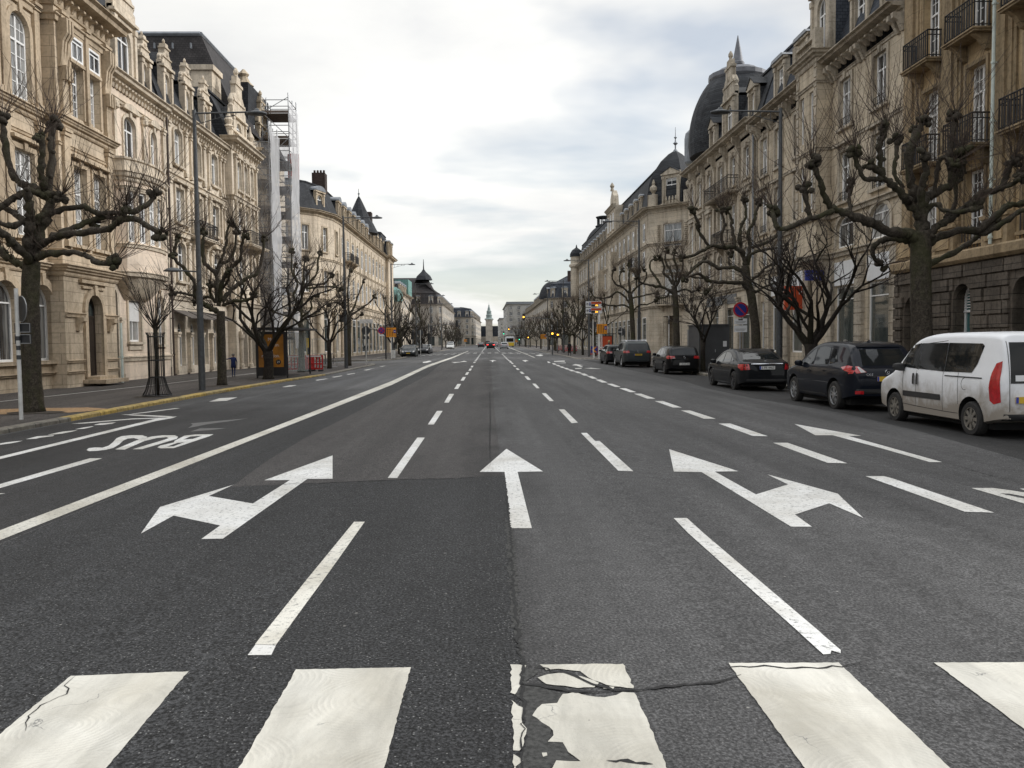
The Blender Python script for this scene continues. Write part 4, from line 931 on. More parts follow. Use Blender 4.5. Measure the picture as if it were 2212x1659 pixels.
# ---- D: corner building beyond the side street
b=Bld('sand-coloured corner building with a rounded end and zinc-hooded dormers beyond the scaffolding','building',(XL,115,WALK),'stone_sand','stone_sand_trim','slate')
pD=[(XL,150),(XL,99.5),(-17.8,96),(-18.9,92.6),(-20.9,90.3),(-23.5,89.4),(-34,89.0)]
gr_y=[147,143.2,139.4,135.6,131.8,128,124.2,120.4,116.6,112.8,109,105.2,101.5]
for i in range(len(pD)-1):
    f=b.fac(pD[i],pD[i+1])
    if i==0:
        f.row(-.3,6.4,ops(f,gr_y,2.5,.3,4.6,0,'shop'),depth=.05); f.row(6.4,10.9,ops(f,gr_y,1.5,7.2,9.7,.2,'cross'),depth=.05); f.row(10.9,16,ops(f,gr_y,1.5,11.8,14.3,0,'cross'),depth=.05)
        surs(f,gr_y,1.5,7.2,9.7,.2,d=.03,sill=False); surs(f,gr_y,1.5,11.8,14.3,0,d=.03,sill=False)
        for y in gr_y: f.pil(f.u(y)+1.9,.35,6.7,15.2,.06,cap=False); f.pil(f.u(y)+1.9,.5,0,5.6,.08,cap=False)
        for y in (103.2,107.1): f.balcony(f.u(y),2.6,11.6,.9,.95)
        for y in gr_y: f.dormer(f.u(y),1.7,16.1,2.6,'arch',wst='T') if y<130 else f.dormer(f.u(y),1.9,16.1,2.7,'ped',wst='T')
    else:
        wv=min(1.7,f.L-.8); c=f.L/2 if i<5 else 1.9
        cs=[c] if i<5 else [1.9,5.6]
        sw=[1.7 if i in(4,) else .95 if i<5 else 1.7]*len(cs)
        f.row(-.3,6.4,[(u,w_,.1 if i==4 else .6,5.2,0,'shop') for u,w_ in zip(cs,sw)]); f.row(6.4,10.9,[(u,w_,7.2,9.7,0,'cross') for u,w_ in zip(cs,sw)]); f.row(10.9,16,[(u,w_,11.8,14.5,0,'cross') for u,w_ in zip(cs,sw)])
        for u,w_ in zip(cs,sw): f.sur(u,w_,7.2,9.7,d=.1); f.sur(u,w_,11.8,14.5,d=.1,key=False)
        if i in (2,4,5): f.dormer(cs[0],sw[0]+.9,16.1,2.6,'arch',wst='cross',d=-.5)
b.cornice(pD,16.2,.6,.7); b.band(pD,6.6,.35,.25); b.band(pD,11.1,.22,.16); b.band(pD,5.6,.2,.12)
for p in pD[1:6]: b.C.lathe([(.28,0),(.28,.3),(.2,.4),(.2,4.4),(.3,4.7),(.32,5.2)],10,(p[0]+.1,p[1]-.2,.0))
b.mansard(pD,16.2,3.2,1.3,1.2)
ch=b.mbx('chimney#r','brick_red'); ch.box((-22.2,94.0,18),(-21.2,95.2,22.6)); ch.lathe([(.62,0),(.62,.25)],4,(-21.7,94.6,22.5))
ch=b.mbx('chimney#d','brick_dark'); ch.box((-20.4,98,18),(-18.9,99.4,21.4)); 
for k in range(4): ch.lathe([(.14,0),(.12,.4)],6,(-20.2+k*.36,98.7,21.4))
b.mbx('chimney#a','brick_dark').box((-19.2,131,18.5),(-18.2,132.5,22.0))
cn=b.mbx('turret_roof','slate'); cn.lathe([(2.9,-2),(2.1,-.4),(1.8,0),(1.1,1.6),(.35,3.2),(.12,3.6)],12,(-19.6,128,20.2))
b.mbx('turret_finial','zinc').lathe([(.3,0),(.1,.3),(.08,.7),(.18,.85),(.06,1.0),(.04,1.6)],6,(-19.6,128,23.4))
b.mbx('tower_block','white_panel').box((-20.6,125.6,17.9),(-17.9,129.6,19.0))
# end pavilion
f=b.fac((XL+.5,150.2),(XL+.5,143)); f.row(-.3,16,ops(f,[148.5,145],1.1,7.2,9.7,0,'cross')); b.cornice([(XL,150.2),(XL+.5,150.2),(XL+.5,143),(XL,143)],16.4,.9,.8)
b.W.poly([(XL+.5,143,-.3),(XL,143,-.3),(XL,143,16),(XL+.5,143,16)]); b.mansard([(XL+.5,150.2),(XL+.5,143)],16.4,3.9,1.1,1.2)
for y in (148.5,145): f.dormer(f.u(y),2.2,16.4,2.7,'flat',d=-.1,wst='T')
ff=b.fac((XL-14,150.2),(XL,150.2)); b.done()
# ================================================================== RIGHT SIDE
b=Bld('ochre stone building with iron balconies and a dark rusticated base nearest on the right','building',(XR,31,WALK),'stone_ochre','stone_ochre_trim')
f=b.fac((XR,9),(XR,35.7)); ys=[33.6,30.45,27.0,23.6,20.2,16.8,13.4]
base=MB(); fb=Fac(b,(XR-.35,9),(XR-.35,35.7))
fb.row(-.3,4.35,ops(fb,[30.6],1.15,.9,3.55,.57,'louver',gm='glass_teal',depth=.5)+ops(fb,[34.2],1.35,-.1,3.3,.67,'door',depth=.9)+ops(fb,[27.0,23.6,20.2,16.8,13.4],1.15,.9,3.55,.57,'louver',gm='glass_teal',depth=.5),mb=base,depth=.5)
# rusticated blocks
r=random.Random(4)
holes=[(30.6,1.15,.9,3.55),(34.2,1.35,-.1,3.3),(27,1.15,.9,3.55),(23.6,1.15,.9,3.55),(20.2,1.15,.9,3.55),(16.8,1.15,.9,3.55),(13.4,1.15,.9,3.55)]
z=-.05; k=0
while z<4.1:
    y=9.0+(k%2)*.55
    while y<35.4:
        y1=min(35.7,y+r.uniform(1.0,1.4)); a,c=y+.02,y1-.02
        for (hy,hw,h0,h1) in holes:
            rise=hw/2; zm=z+.24
            if h0-.1<zm<h1+.30:
                half=hw/2+.12 if zm<h1-rise else (hw/2+.12)*math.sqrt(max(0,1-((zm-(h1-rise))/(rise+.25))**2))
                if a<hy+half and c>hy-half:
                    if a<hy-half: c=min(c,hy-half)
                    elif c>hy+half: a=max(a,hy+half)
                    else: a=c=0
        if c-a>.15: base.prism([(fb.u(a)+.02,z+.02),(fb.u(c)-.02,z+.02),(fb.u(c)-.02,z+.44),(fb.u(a)+.02,z+.44)],0,.06+r.uniform(0,.05),T=fb.T)
        y=y1
    z+=.48; k+=1
base.poly([(XR-.35,35.7,-.3),(XR,35.7,-.3),(XR,35.7,4.4),(XR-.35,35.7,4.4)])
base.build('rusticated_base',M['stone_dark'],b.root)
b.sweep([(XR-.35,9),(XR-.35,35.75)],[(-.4,4.30),(.12,4.30),(.22,4.42),(.22,4.70),(.10,4.78),(-.4,4.8)])
for zt in (0,):
    f.row(4.6,8.45,ops(f,ys,1.25,5.1,7.75,0,'grid',depth=.30),depth=.30); f.row(8.45,12.5,ops(f,ys,1.25,8.6,11.55,0,'grid',depth=.30),depth=.30); f.row(12.5,17.5,ops(f,ys,1.25,12.6,15.6,0,'grid',depth=.30),depth=.30)
f.row(17.5,21)
for y in (35.0,32.05,28.75,25.3,21.9,18.5,15.1,11.7):
    for dy,w_,d_ in ((0,1.1,.16),(-.62,.16,.10),(.62,.16,.10),(0,.62,.26)): f.pil(f.u(y)+dy,w_,5.7,17.6,d_,cap=False)
    b.C.box((f.u(y)-.75,0,4.8),(f.u(y)+.75,.32,5.72),f.T); b.C.box((f.u(y)-.8,0,5.72),(f.u(y)+.8,.38,5.85),f.T)
    pn=b.mbx('panel#%s'%y,'stone_ochre'); pn.box((f.u(y)-.5,.32,4.95),(f.u(y)+.5,.37,5.58),f.T)
for y in ys:
    f.sur(f.u(y),1.25,8.6,11.55,jw=.14,key=False,sill=False); f.sur(f.u(y),1.25,12.6,15.6,jw=.14,key=False,sill=False); f.sur(f.u(y),1.25,5.1,7.75,jw=.14,key=False)
    f.balcony(f.u(y),2.0,12.55,.75,1.05,'bars',.15); f.balcony(f.u(y),2.0,8.5,.75,1.05,'bars',.15)
    gr=b.mbx('window_grille#%s'%y,'iron')
    for k in range(7): gr.tube([f.T@Vector((f.u(y)-.6+k*.2,.12,4.85)),f.T@Vector((f.u(y)-.6+k*.2,.12,5.7))],.025,4)
b.cornice([(XR,9),(XR,35.7)],19,1,.9); b.W.poly([(XR,35.7,-.3),(XR+9,35.7,-.3),(XR+9,35.7,21),(XR,35.7,21)]); b.done()
pipe(28.75,4.8,19,XR-.3,'pipe_white','long white drainpipe on the ochre building at the right edge',-1)
# ---- R2
b=Bld('large grey-beige building with slate mansard, white shop fascias and bracketed cornice, right side','building',(XR,45,WALK),'stone_warm','stone_grey_trim','slate_blue')
f=b.fac((XR,35.75),(XR,55.4)); ys=[38.0,41.7,48.0,51.3,54.0]; fp=Fac(b,(XR-.8,43.4),(XR-.8,46.2))
sy=[37.9,41.6,47.9,51.3]
f.row(-.3,5.95,ops(f,sy,2.35,.75,4.2,0,'shop',depth=.16)+ops(f,[54.0],1.1,0,4.0,0,'shop',depth=.16),depth=.16)
for y in sy:
    fs=b.mbx('shop_fascia#%s'%y,'white_panel'); fs.box((f.u(y)-1.2,-.1,4.25),(f.u(y)+1.2,.05,5.45),f.T)
for y in (36.2,39.75,43.2,46.4,49.6,52.9,55.0):
    for k in range(9): b.C.box((f.u(y)-.38,0,.55+k*.56),(f.u(y)+.38,.20,1.07+k*.56),f.T)
    b.C.box((f.u(y)-.35,0,-.2),(f.u(y)+.35,.16,5.6),f.T)
f.row(5.95,8.0,ops(f,sy,2.1,6.15,7.75,.75,'T')+ops(f,[54.0],1.0,6.3,7.6,0,'T')); f.row(8.0,11.6,ops(f,ys,1.25,8.45,10.95,0,'cross')); f.row(11.6,15,ops(f,ys,1.25,12.15,14.55,0,'cross'))
surs(f,sy,2.1,6.15,7.75,.75,sill=False,jw=.2)
surs(f,ys,1.25,8.45,10.95,0,hood=1,jw=.2); surs(f,ys,1.25,12.15,14.55,0,jw=.2)
ptR=[(XR,35.75),(XR,43.4),(XR-.8,43.4),(XR-.8,46.2),(XR,46.2),(XR,55.4)]
for i in (1,3): 
    e=Fac(b,ptR[i],ptR[i+1]); e.row(5.9,16.4)
fp.row(5.9,8,[]); fp.row(8,11.6,[(.75,.55,8.45,10.9,0,'T'),(2.05,.55,8.45,10.9,0,'T')]); fp.row(11.6,16.4,[(.75,.55,12.1,14.6,0,'T'),(2.05,.55,12.1,14.6,0,'T')])
b.sweep([(XR-.8,43.4),(XR-.8,46.2)],[(-.8,5.0),(0,5.9),(.02,6.0),(-.8,6.0)])
for k in range(16): 
    for u_ in (.18,2.62): b.C.box((u_-.18,0,8.2+k*.5),(u_+.18,.05,8.62+k*.5),fp.T)
for z in (6.0,8.05): b.band(ptR,z,.28,.24)
b.band(ptR,11.55,.16,.12); b.band(ptR,15.0,.16,.12)
for y in ys:
    for z in (8.5,12.2):
        gr=b.mbx('window_rail#%s%s'%(y,z),'iron')
        for v in (.12,.42): gr.tube([f.T@Vector((f.u(y)-.6,.05,z+v)),f.T@Vector((f.u(y)+.6,.05,z+v))],.02,4)
        for k in range(7): gr.tube([f.T@Vector((f.u(y)-.6+.2*k,.05,z)),f.T@Vector((f.u(y)-.6+.2*k,.05,z+.42))],.014,3)
for y in (36.1,39.8,43.0,46.6,49.6,52.7,55.1):
    for dy in (-.22,.22): f.brackets(15.5,.75,.55,1,.2,f.u(y)+dy-.3,f.u(y)+dy+.3)
f.brackets(15.55,.28,.5,.62,.18)
b.cornice([(XR,35.75),(XR,43.4)],15.95,.5,.85); b.cornice([(XR,46.2),(XR,55.4)],15.95,.5,.85); b.cornice([(XR,43.35),(XR-.8,43.4),(XR-.8,46.2),(XR,46.25)],16.5,.6,.5)
b.mansard([(XR,35.75),(XR,55.4)],15.95,4.2,1.4,1.0)
for y in (38.0,41.2,48.6,52.4): f.dormer(f.u(y),1.9,16.15,3.0,'flat',d=-.45,wst='cross')
fp.dormer(1.4,2.5,16.5,4.0,'arch',d=-.75,wst='cross',winfrac=.45)
for k in range(9): b.C.lathe([(.09,0),(.06,.2),(.1,.4),(.06,.7)],6,(XR-.75,43.6+k*.3,16.5))
b.C.box((XR-.95,43.4,17.2),(XR-.6,46.2,17.35))
for y in (43.4,46.2): b.C.box((XR-1.0,y-.2,16.4),(XR-.55,y+.2,17.6))
b.done()
# ---- R3
b=Bld('stone corner building crowned by a big slate dome with a spike','building',(XR,65,WALK),'stone_grey','stone_grey_trim','slate')
f=b.fac((XR,55.5),(XR,74.4)); ys=[57.7,60.9,64.2,67.5,70.6,73.2]
f.row(-.3,5.2,ops(f,[58.2,62.0,66.0,70.0],2.5,.75,3.9,0,'shop'),depth=.3)
f.row(5.2,8.6,ops(f,ys,1.25,5.9,8.0,.3,'cross')); f.row(8.6,12.2,ops(f,ys,1.2,9.1,11.5,0,'cross')); f.row(12.2,15.5,ops(f,ys,1.15,12.75,14.9,0,'cross'))
surs(f,ys,1.25,5.9,8.0,.3,hood=0); surs(f,ys,1.2,9.1,11.5,0,hood=3); surs(f,ys,1.15,12.75,14.9,0)
for y in (55.9,59.3,62.5,65.8,69,72):
    f.pil(f.u(y),.4,5.4,15.2,.14); f.pil(f.u(y),.5,0,4.6,.2)
    f.brackets(15.9,1.2,.6,1,.22,f.u(y)-.3,f.u(y)+.3)
pt=[(XR,55.5),(XR,74.4),(XR+2.5,76.5),(XR+14,76.5)]
for i in (1,2):
    e=Fac(b,pt[i],pt[i+1]); e.row(-.3,16)
for z in (5.3,8.7,12.2): b.band(pt,z,.26,.22)
b.cornice(pt,16.35,.65,.85); f.balcony(f.u(62.5),6.6,12.25,.95,1.0,'iron',.2); f.balcony(f.u(62.5),3.0,8.7,.8,.9,'stone',.3)
f.text('Linéa Classic',f.u(63.8),4.55,.42,'grey_paint',d=.06)
b.mbx('sign_board','grey_paint').box((f.u(60.0),0,4.2),(f.u(68),.05,4.9),f.T)
b.mansard(pt[:2],16.35,3.6,1.3,1.0)
for y in (57.4,67.6,70.3,73.0): f.dormer(f.u(y),1.5,16.45,2.5,'ped',d=-.3,wst='cross')
f.dormer(f.u(62.4),3.0,16.45,3.2,'gable',d=-.1,wst='cross',winfrac=.5)
dm=b.mbx('dome','slate'); pr=[(4.0,0),(4.12,1.0)]+[(4.12*(1-(t*.0775)**2.05)**.5,1.0+6.4*t*.0775) for t in range(1,13)]; dm.lathe(pr,28,(21.4,71.2,17.2))
plain('zinc_dark',(0.13,0.135,0.15),.5,.2,.25,2); cl=b.mbx('dome_crown','zinc_dark'); cl.lathe([(2.2,-.5),(2.45,.0),(2.45,.35),(1.9,.5),(1.6,.8),(.6,.95),(.5,1.15),(.55,1.2),(.55,1.4),(.45,1.5),(.03,3.7)],20,(21.4,71.2,23.6))
oc=b.mbx('dome_lantern','zinc'); 
for (x,y) in ((18.1,73.6),(18.9,74.7)): oc.lathe([(.6,0),(.7,.2),(.7,2.2),(.6,2.7),(.2,3.1)],10,(x,y,17.0))
b.done()
pipe(55.45,WALK,15.7,XR-.15,'zinc','tall grey drainpipe between the domed building and its larger neighbour',-1)
# ---- R4
b=Bld('beige stone corner building with a curved pointed slate roof over its chamfered corner','building',(XR,120,WALK),'stone_grey','stone_grey_trim','slate')
p4=[(40,89),(22.5,89.2),(18.1,93.6),(18,168)]
f=b.fac(p4[1],p4[2]); L=f.L
f.row(-.3,5.3,[(L/2,2.4,0,4.2,0,None)],depth=1.6); f.quad(b.W,0,L,-.3,5.3,-1.6)
for u in (L/2-1.0,L/2+1.0): b.C.lathe([(.36,0),(.36,.3),(.27,.4),(.24,3.4),(.36,3.7),(.4,4.1)],12,f.T@Vector((u,-.2,.0)))
wg=b.mbx('door_panel','yellow_paint'); wg.box((L/2-.6,-1.58,1.6),(L/2+.4,-1.5,3.0),f.T)
f.row(5.3,10.9,[(L/2,2.1,6.5,9.4,0,'cross')]); f.row(10.9,16,[(L/2,2.3,11.9,14.4,0,'cross')]); f.sur(L/2,2.3,11.9,14.4,key=False,jw=.2); f.sur(L/2,2.1,6.5,9.4,hood=2,jw=.25)
b.C.prism([(L/2-2.4,10.5),(L/2+2.4,10.5),(L/2,12.0)],0,.35,T=f.T)
for e in (-1,1):
    for k in range(12): b.C.lathe([(.16,0),(.22,.08),(.16,.16)],6,f.T@Vector((L/2+e*1.75,.05,11.9+k*.21)))
f.balcony(L/2,3.4,5.5,.9,.95,'stone',.25)
fa=b.fac(p4[0],p4[1]); fa.row(-.3,5.3,[(13,2,.3,4,0,'shop'),(16,1.6,.3,4,0,'shop')]); fa.row(5.3,16,[(8,1.3,6.3,8.8,0,'cross'),(13,1.3,6.3,8.8,0,'cross'),(16,1.1,6.3,8.8,0,'cross')]); 
for u in (8,13,16): fa.window(u,1.3,12,14.4,0,'cross',.03)
fl=b.fac(p4[2],p4[3]); ys=[96.5+3.55*k for k in range(20)]
fl.row(-.3,5.3,ops(fl,ys,2.4,.3,4.2,0,'shop'),depth=.05); fl.row(5.3,8.9,ops(fl,ys,1.5,6.0,8.2,.2,'T'),depth=.05); fl.row(8.9,12.4,ops(fl,ys,1.45,9.5,11.8,0,'T'),depth=.05); fl.row(12.4,16,ops(fl,ys,1.45,12.9,15.0,0,'T'),depth=.05)
for y in ys:
    for z0,z1 in ((6,8.2),(9.5,11.8),(12.9,15)): fl.sur(fl.u(y),1.5,z0,z1,d=.03,key=False,sill=False)
    fl.pil(fl.u(y)+1.78,.4,5.5,15.3,.08,cap=False); fl.pil(fl.u(y)+1.78,.5,0,4.8,.1,cap=False)
fl.balcony(fl.u(100),3.0,10.2,1.1,1.1)
# oriel on the long side
fo=fl.shift(.9); fo.row(6.5,14,[(fo.u(118.2),1.2,9.5,11.8,0,'T')],u0=fo.u(116.8),u1=fo.u(119.6)); b.W.box((fl.u(116.8),0,6.5),(fl.u(119.6),.898,14),fl.T); fo.row(6.5,14,[],u0=fo.u(130),u1=fo.u(133)); b.W.box((fl.u(130),0,6.5),(fl.u(133),.898,12.5),fl.T)
for z in (5.4,9.0,12.4): b.band(p4,z,.28,.25)
b.cornice(p4,16.4,.7,.85)
b.mansard(p4[2:],16.4,4.2,.8,1.0); b.mansard(p4[:2],16.4,3.6,1.3,1.2)
dv=f.U; nv=f.N; c0=(f.A+f.B)/2-nv*2.0+dv*.9
pts=[]
prof=[(2.8,0),(2.78,1.2),(2.6,2.5),(2.15,3.8),(1.45,5.0),(.7,5.8),(.2,6.15)]
bul=MB(); rows=[]
for r_,z in prof:
    ring=[]
    for a in range(4):
        ang=math.radians(45+90*a); ring.append((c0.x+(dv.x*math.cos(ang)+nv.x*math.sin(ang))*r_*1.14,c0.y+(dv.y*math.cos(ang)+nv.y*math.sin(ang))*r_*1.14,16.5+z))
    rows.append(bul.vs(ring))
for a_,b_ in zip(rows,rows[1:]):
    for k in range(4): bul.f.append([a_[k],a_[(k+1)%4],b_[(k+1)%4],b_[k]]); bul.m.append(0)
bul.build('pavilion_roof',M['slate'],b.root)
b.mbx('finial','zinc').lathe([(.35,0),(.25,.3),(.08,.5),(.08,.9),(.28,1.1),(.08,1.3),(.06,1.6),(.18,1.75),(.04,1.9),(.02,2.9)],8,(c0.x,c0.y,22.4))
f.dormer(L/2,2.2,16.5,3.5,'ped',d=.30,wst='cross')
for k in range(5): b.C.lathe([(.1,0),(.06,.2),(.12,.4),(.06,.75)],6,f.T@Vector((L/2-.8+k*.4,.62,16.5)))
for e in (-1,1):
    b.C.box((L/2+e*2.3-.55,-.1,16.4),(L/2+e*2.3+.55,.6,17.7),f.T); b.C.lathe([(.25,0),(.15,.15),(.42,.5),(.42,.8),(.15,1.1),(.2,1.25),(.05,1.7)],10,f.T@Vector((L/2+e*2.3,.25,17.7)))
for y in ys[1:]:
    if 117<y<125: continue
    fl.dormer(fl.u(y),1.35,16.5,2.3,'seg' if y<140 else 'flat',d=-.3,wst='T')
fo=fl.shift(.25); fo.row(16.4,20.5,[],u0=fo.u(116.5),u1=fo.u(124.5)); b.W.box((fl.u(116.5),-2,16.4),(fl.u(124.5),.249,20.5),fl.T); b.cornice([(XR-.25,116.5),(XR-.25,124.5)],20.7,.5,.4)
for yy in (118,120.5,123): fo.window(fo.u(yy),1.1,17.3,19.6,0,'T',.03); fo.sur(fo.u(yy),1.1,17.3,19.6)
b.C.prism([(fl.u(118.5),20.7),(fl.u(122.5),20.7),(fl.u(122),22.2),(fl.u(120.5),23.2),(fl.u(119),22.2)],-.6,.1,T=fl.T); b.C.lathe([(.3,0),(.2,.4),(.35,.7),(.05,1.2)],8,(XR,120.5,23.1))
dm=b.mbx('dome','slate'); dm.lathe([(4.0,0),(4.0,.6)]+[(4.0*math.cos(t*.11),.6+5.9*math.sin(t*.11)) for t in range(1,12)],24,(22.3,160,17.2)); ln=b.mbx('dome_lantern','slate'); ln.lathe([(1.6,0),(1.7,.3),(1.2,.6)],14,(22.3,160,23.2)); ln.lathe([(1.5,0),(1.6,.25),(1.0,.4)],14,(22.3,160,25.0))
for k in range(10): ln.lathe([(.12,0),(.12,1.3)],5,(22.3+1.25*math.cos(k*.628),160+1.25*math.sin(k*.628),23.75))
tb=b.mbx('turret','stone_grey'); tb.lathe([(.3,9),(1.2,10.5),(1.2,16.2),(1.5,16.4),(1.5,16.8),(1.2,17),(1.2,18.4)],14,(17.7,167,0)); b.mbx('turret_roof','slate').lathe([(1.35,0),(1.3,.6),(.9,1.3),(.2,1.8),(.05,2.4)],14,(17.7,167,18.4))
b.done()
# ================================================================== FAR BUILDINGS
def block(label,path,h,floors,wall='stone_far',trim='stone_far',roof='slate_blue',step=3.6,ww=1.3,rh=3.4,dorm='flat',shop=True,far=True,mans=True,cat='building',ledge=True,rtop=1.0,deep=7):
    c=path[len(path)//2]; b=Bld(label,cat,(c[0],c[1],WALK),wall,trim,roof)
    fh=(h-5)/floors
    for i in range(len(path)-1):
        f=b.fac(path[i],path[i+1]); n=max(1,int(f.L/step)); us=[(k+.5)*f.L/n for k in range(n)]
        if n>26: us=us[:]
        f.row(-.3,4.6,[(u,min(2.4,step-.8),.3,3.7,0,'none',{'gm':'glass_shop'}) for u in us] if shop else []); z=4.6; gz=abs(f.U.x)<.5
        for k in range(floors):
            f.row(z,z+fh,[(u,ww+(.25 if gz else 0),z+.7,z+fh-.55,0,'T') for u in us],depth=.03 if gz else .17); 
            if trim!=wall or True:
                for u in us: f.sur(u,ww+(.25 if gz else 0),z+.7,z+fh-.55,key=False,sill=not gz,d=.02 if gz else .12)
            z+=fh
        f.row(z,h)
        if mans and dorm:
            for u in us[::1]: f.dormer(u,1.7,h+.05,rh*.72,dorm,wst='T',mat=trim)
    if ledge: b.band(path,4.7,.3,.25)
    b.cornice(path,h,.6,.7)
    if mans: b.mansard(path,h,rh,1.3,rtop,deep)
    return b
b=block('beige corner block with a dark two-tier roof and pointed turret, left side, far',[(-17.6,420),(-17.6,318),(-19.5,316),(-44,316)],16.0,3,wall='stone_far',roof='slate_brown',rh=4.2,dorm='arch',step=4.2,rtop=6.5,deep=10)
b.mbx('turret_roof','slate').lathe([(3.4,0),(2.6,1.6),(.9,3.2),(.25,4.2),(.08,8.0)],10,(-25,322,25.5)); b.mbx('chimney','brick_dark').box((-40,322,22),(-37,324,28)); b.done()
b=block('cream building with a turquoise copper penthouse, left side across the second street',[(-17.6,189),(-17.6,167),(-34,166)],11.6,2,wall='stone_cream',trim='stone_cream_trim',roof='slate_blue',dorm='arch',rh=2.4)
cp=b.mbx('copper_penthouse','copper_green'); cp.box((-22,181,11.7),(-17.4,189,15.2)) 
for k in range(12): cp.box((-22+.40*k,180.94,11.7),(-21.94+.40*k,181,15.2))
b.mbx('copper_turret','copper_green').lathe([(1.5,0),(1.6,1.2),(1.2,2.2),(.3,2.8)],12,(-18.4,163.5,9.6)); b.done()
b=block('cream block with steep roof and arched dormers, left side, by the station',[(-5.5,560),(-8.2,437),(-9.4,435),(-30,434)],14.5,3,roof='slate_blue',step=4.0,dorm='arch',rh=4.4); b.done()
b=block('grey-cream corner building with a curved roof gable beyond the right-hand trees',[(44,249),(20.5,249),(17.6,253),(17.6,330)],14.5,3,wall='stone_grey',trim='stone_grey_trim',roof='slate_blue',step=4.2,dorm='arch',rh=4.2,rtop=3.4,deep=9)
b.mbx('dome','slate').lathe([(4.2,0)]+[(4.2*math.cos(t*.13),5.5*math.sin(t*.13)) for t in range(1,11)],16,(19.8,258,14.6)); b.mbx('chimney','brick_dark').box((24,252,19),(26,253,22.8)); b.done()
b=block('white-grey flat-roofed office block, right side, far off',[(24,398),(8.6,400),(8.2,470)],19.5,5,wall='stone_pale',trim='stone_pale',step=3.2,mans=False,ww=1.6,dorm=None)
b.mbx('roof','zinc').box((8.4,399,19.5),(24,470,20.6)); b.done()
b=block('long grey terrace, right side, between the corner building and the office block',[(17.8,331),(17.0,396)],14.5,4,wall='stone_grey',trim='stone_grey_trim',step=4.2,dorm='flat'); b.done()
b=block('narrow glass-fronted office block, right side, just before the station',[(12,560),(7.2,562),(6.6,620)],17,5,wall='stone_pale',trim='stone_pale',step=2.5,mans=False,dorm=None); b.mbx('roof','zinc').box((6.7,561,17),(13,620,17.5)); b.done()
# ---- station with clock tower
b=Bld('distant stone railway station with a tall clock tower and green copper spire','station',(0,640,WALK),'stone_far','stone_far','slate_blue')
b.W.box((-26,642,-.5),(26,665,5.5)); b.Rf.prism([(-26,5.5),(26,5.5),(24,13.6),(-24,13.6)],-8,-.0,T=Matrix.Translation((0,651,0))); 
b.Rf.prism([(-5.5,6.5),(-.5,3),(-.5,10)],0,6,T=Matrix.Translation((-7,638,0)))
b.W.box((-2.6,636,-.5),(2.6,641.9,17.8)); b.C.box((-2.9,635.7,17.8),(2.9,641.9,18.5))
for z,x in ((13,0),(9,-.9),(9,.9)): f=b.fac((-2.6,636),(2.6,636)); f.window(2.6+x,.8,z,z+2.4,.4,'none',.05,{})
plain('copper_hazed',(0.22,0.27,0.26),.7,0,.2,2)  # copper greyed: distance haze put into the spire colour
sp=b.mbx('spire','copper_hazed'); sp.lathe([(r_,z_*.63) for r_,z_ in [(3.4,0),(3.6,.8),(2.9,1.6),(2.2,2.4),(2.2,5.0),(2.5,5.4),(1.9,6.4),(1.8,9.5),(2.0,9.9),(1.2,11.5),(1.0,13.5),(.6,15.5),(.35,17.2),(.5,17.6),(.1,18.4),(.05,21)]],12,(0,639,18.4))
b.W.box((8,641,-.5),(12,643,9.5)); b.done()
# ================================================================== TREES
def bark(name,c,c2,moss,mossamt):
    m,nt,b=new_mat(name); p=pos(nt)
    base=ramp(nt,noise(nt,p,9,5,.65),[(.35,c),(.65,c2)])
    base=mix(nt,base,ramp(nt,noise(nt,p,26,4,.7),[(.35,.55),(.6,1.2)]),1.0,'MULTIPLY')
    base=mix(nt,base,moss,mth(nt,'MULTIPLY',ramp(nt,noise(nt,p,1.6,5,.6,.3,(1,1,.45)),[(.46,0.),(.62,1.)]),mossamt))
    nt.links.new(base,b.inputs['Base Color']); b.inputs['Roughness'].default_value=.9; b.inputs['Specular IOR Level'].default_value=.2
    bump(nt,b,noise(nt,p,22,5,.7),.9,.03); return m
bark('bark_plane',(0.040,0.034,0.027),(0.088,0.075,0.059),(0.055,0.060,0.022),.5)
bark('bark_dark',(0.022,0.018,0.016),(0.048,0.040,0.034),(0.036,0.038,0.020),.4)
plain('twig',(0.058,0.040,0.030),.85,0,.35,3)
plain('twig_dark',(0.030,0.022,0.018),.85,0,.3,3)
def smooth(P,n):
    P=[Vector(p) for p in P]; out=[]
    for i in range(len(P)-1):
        a=P[max(i-1,0)];b=P[i];c=P[i+1];d=P[min(i+2,len(P)-1)]
        for k in range(n):
            t=k/n; out.append(.5*((2*b)+(c-a)*t+(2*a-5*b+4*c-d)*t*t+(3*b-a-3*c+d)*t**3))
    out.append(P[-1]); return out
def limb(mb,P,r0,r1,rnd,knob=.30,sub=None,n=7):
    P=[Vector(p) for p in P]
    if sub is None: sub=5
    S=smooth(P,sub); k=len(S); rad=[]
    for i in range(k):
        t=i/(k-1); r=r0+(r1-r0)*t; rad.append(r*(1+rnd.uniform(-knob*.6,knob)))
        if 0<i<k-1: S[i]=S[i]+Vector((rnd.uniform(-1,1),rnd.uniform(-1,1),rnd.uniform(-1,1)))*r*.38
    mb.tube(S,rad,n,jit=.08,rnd=rnd); return S
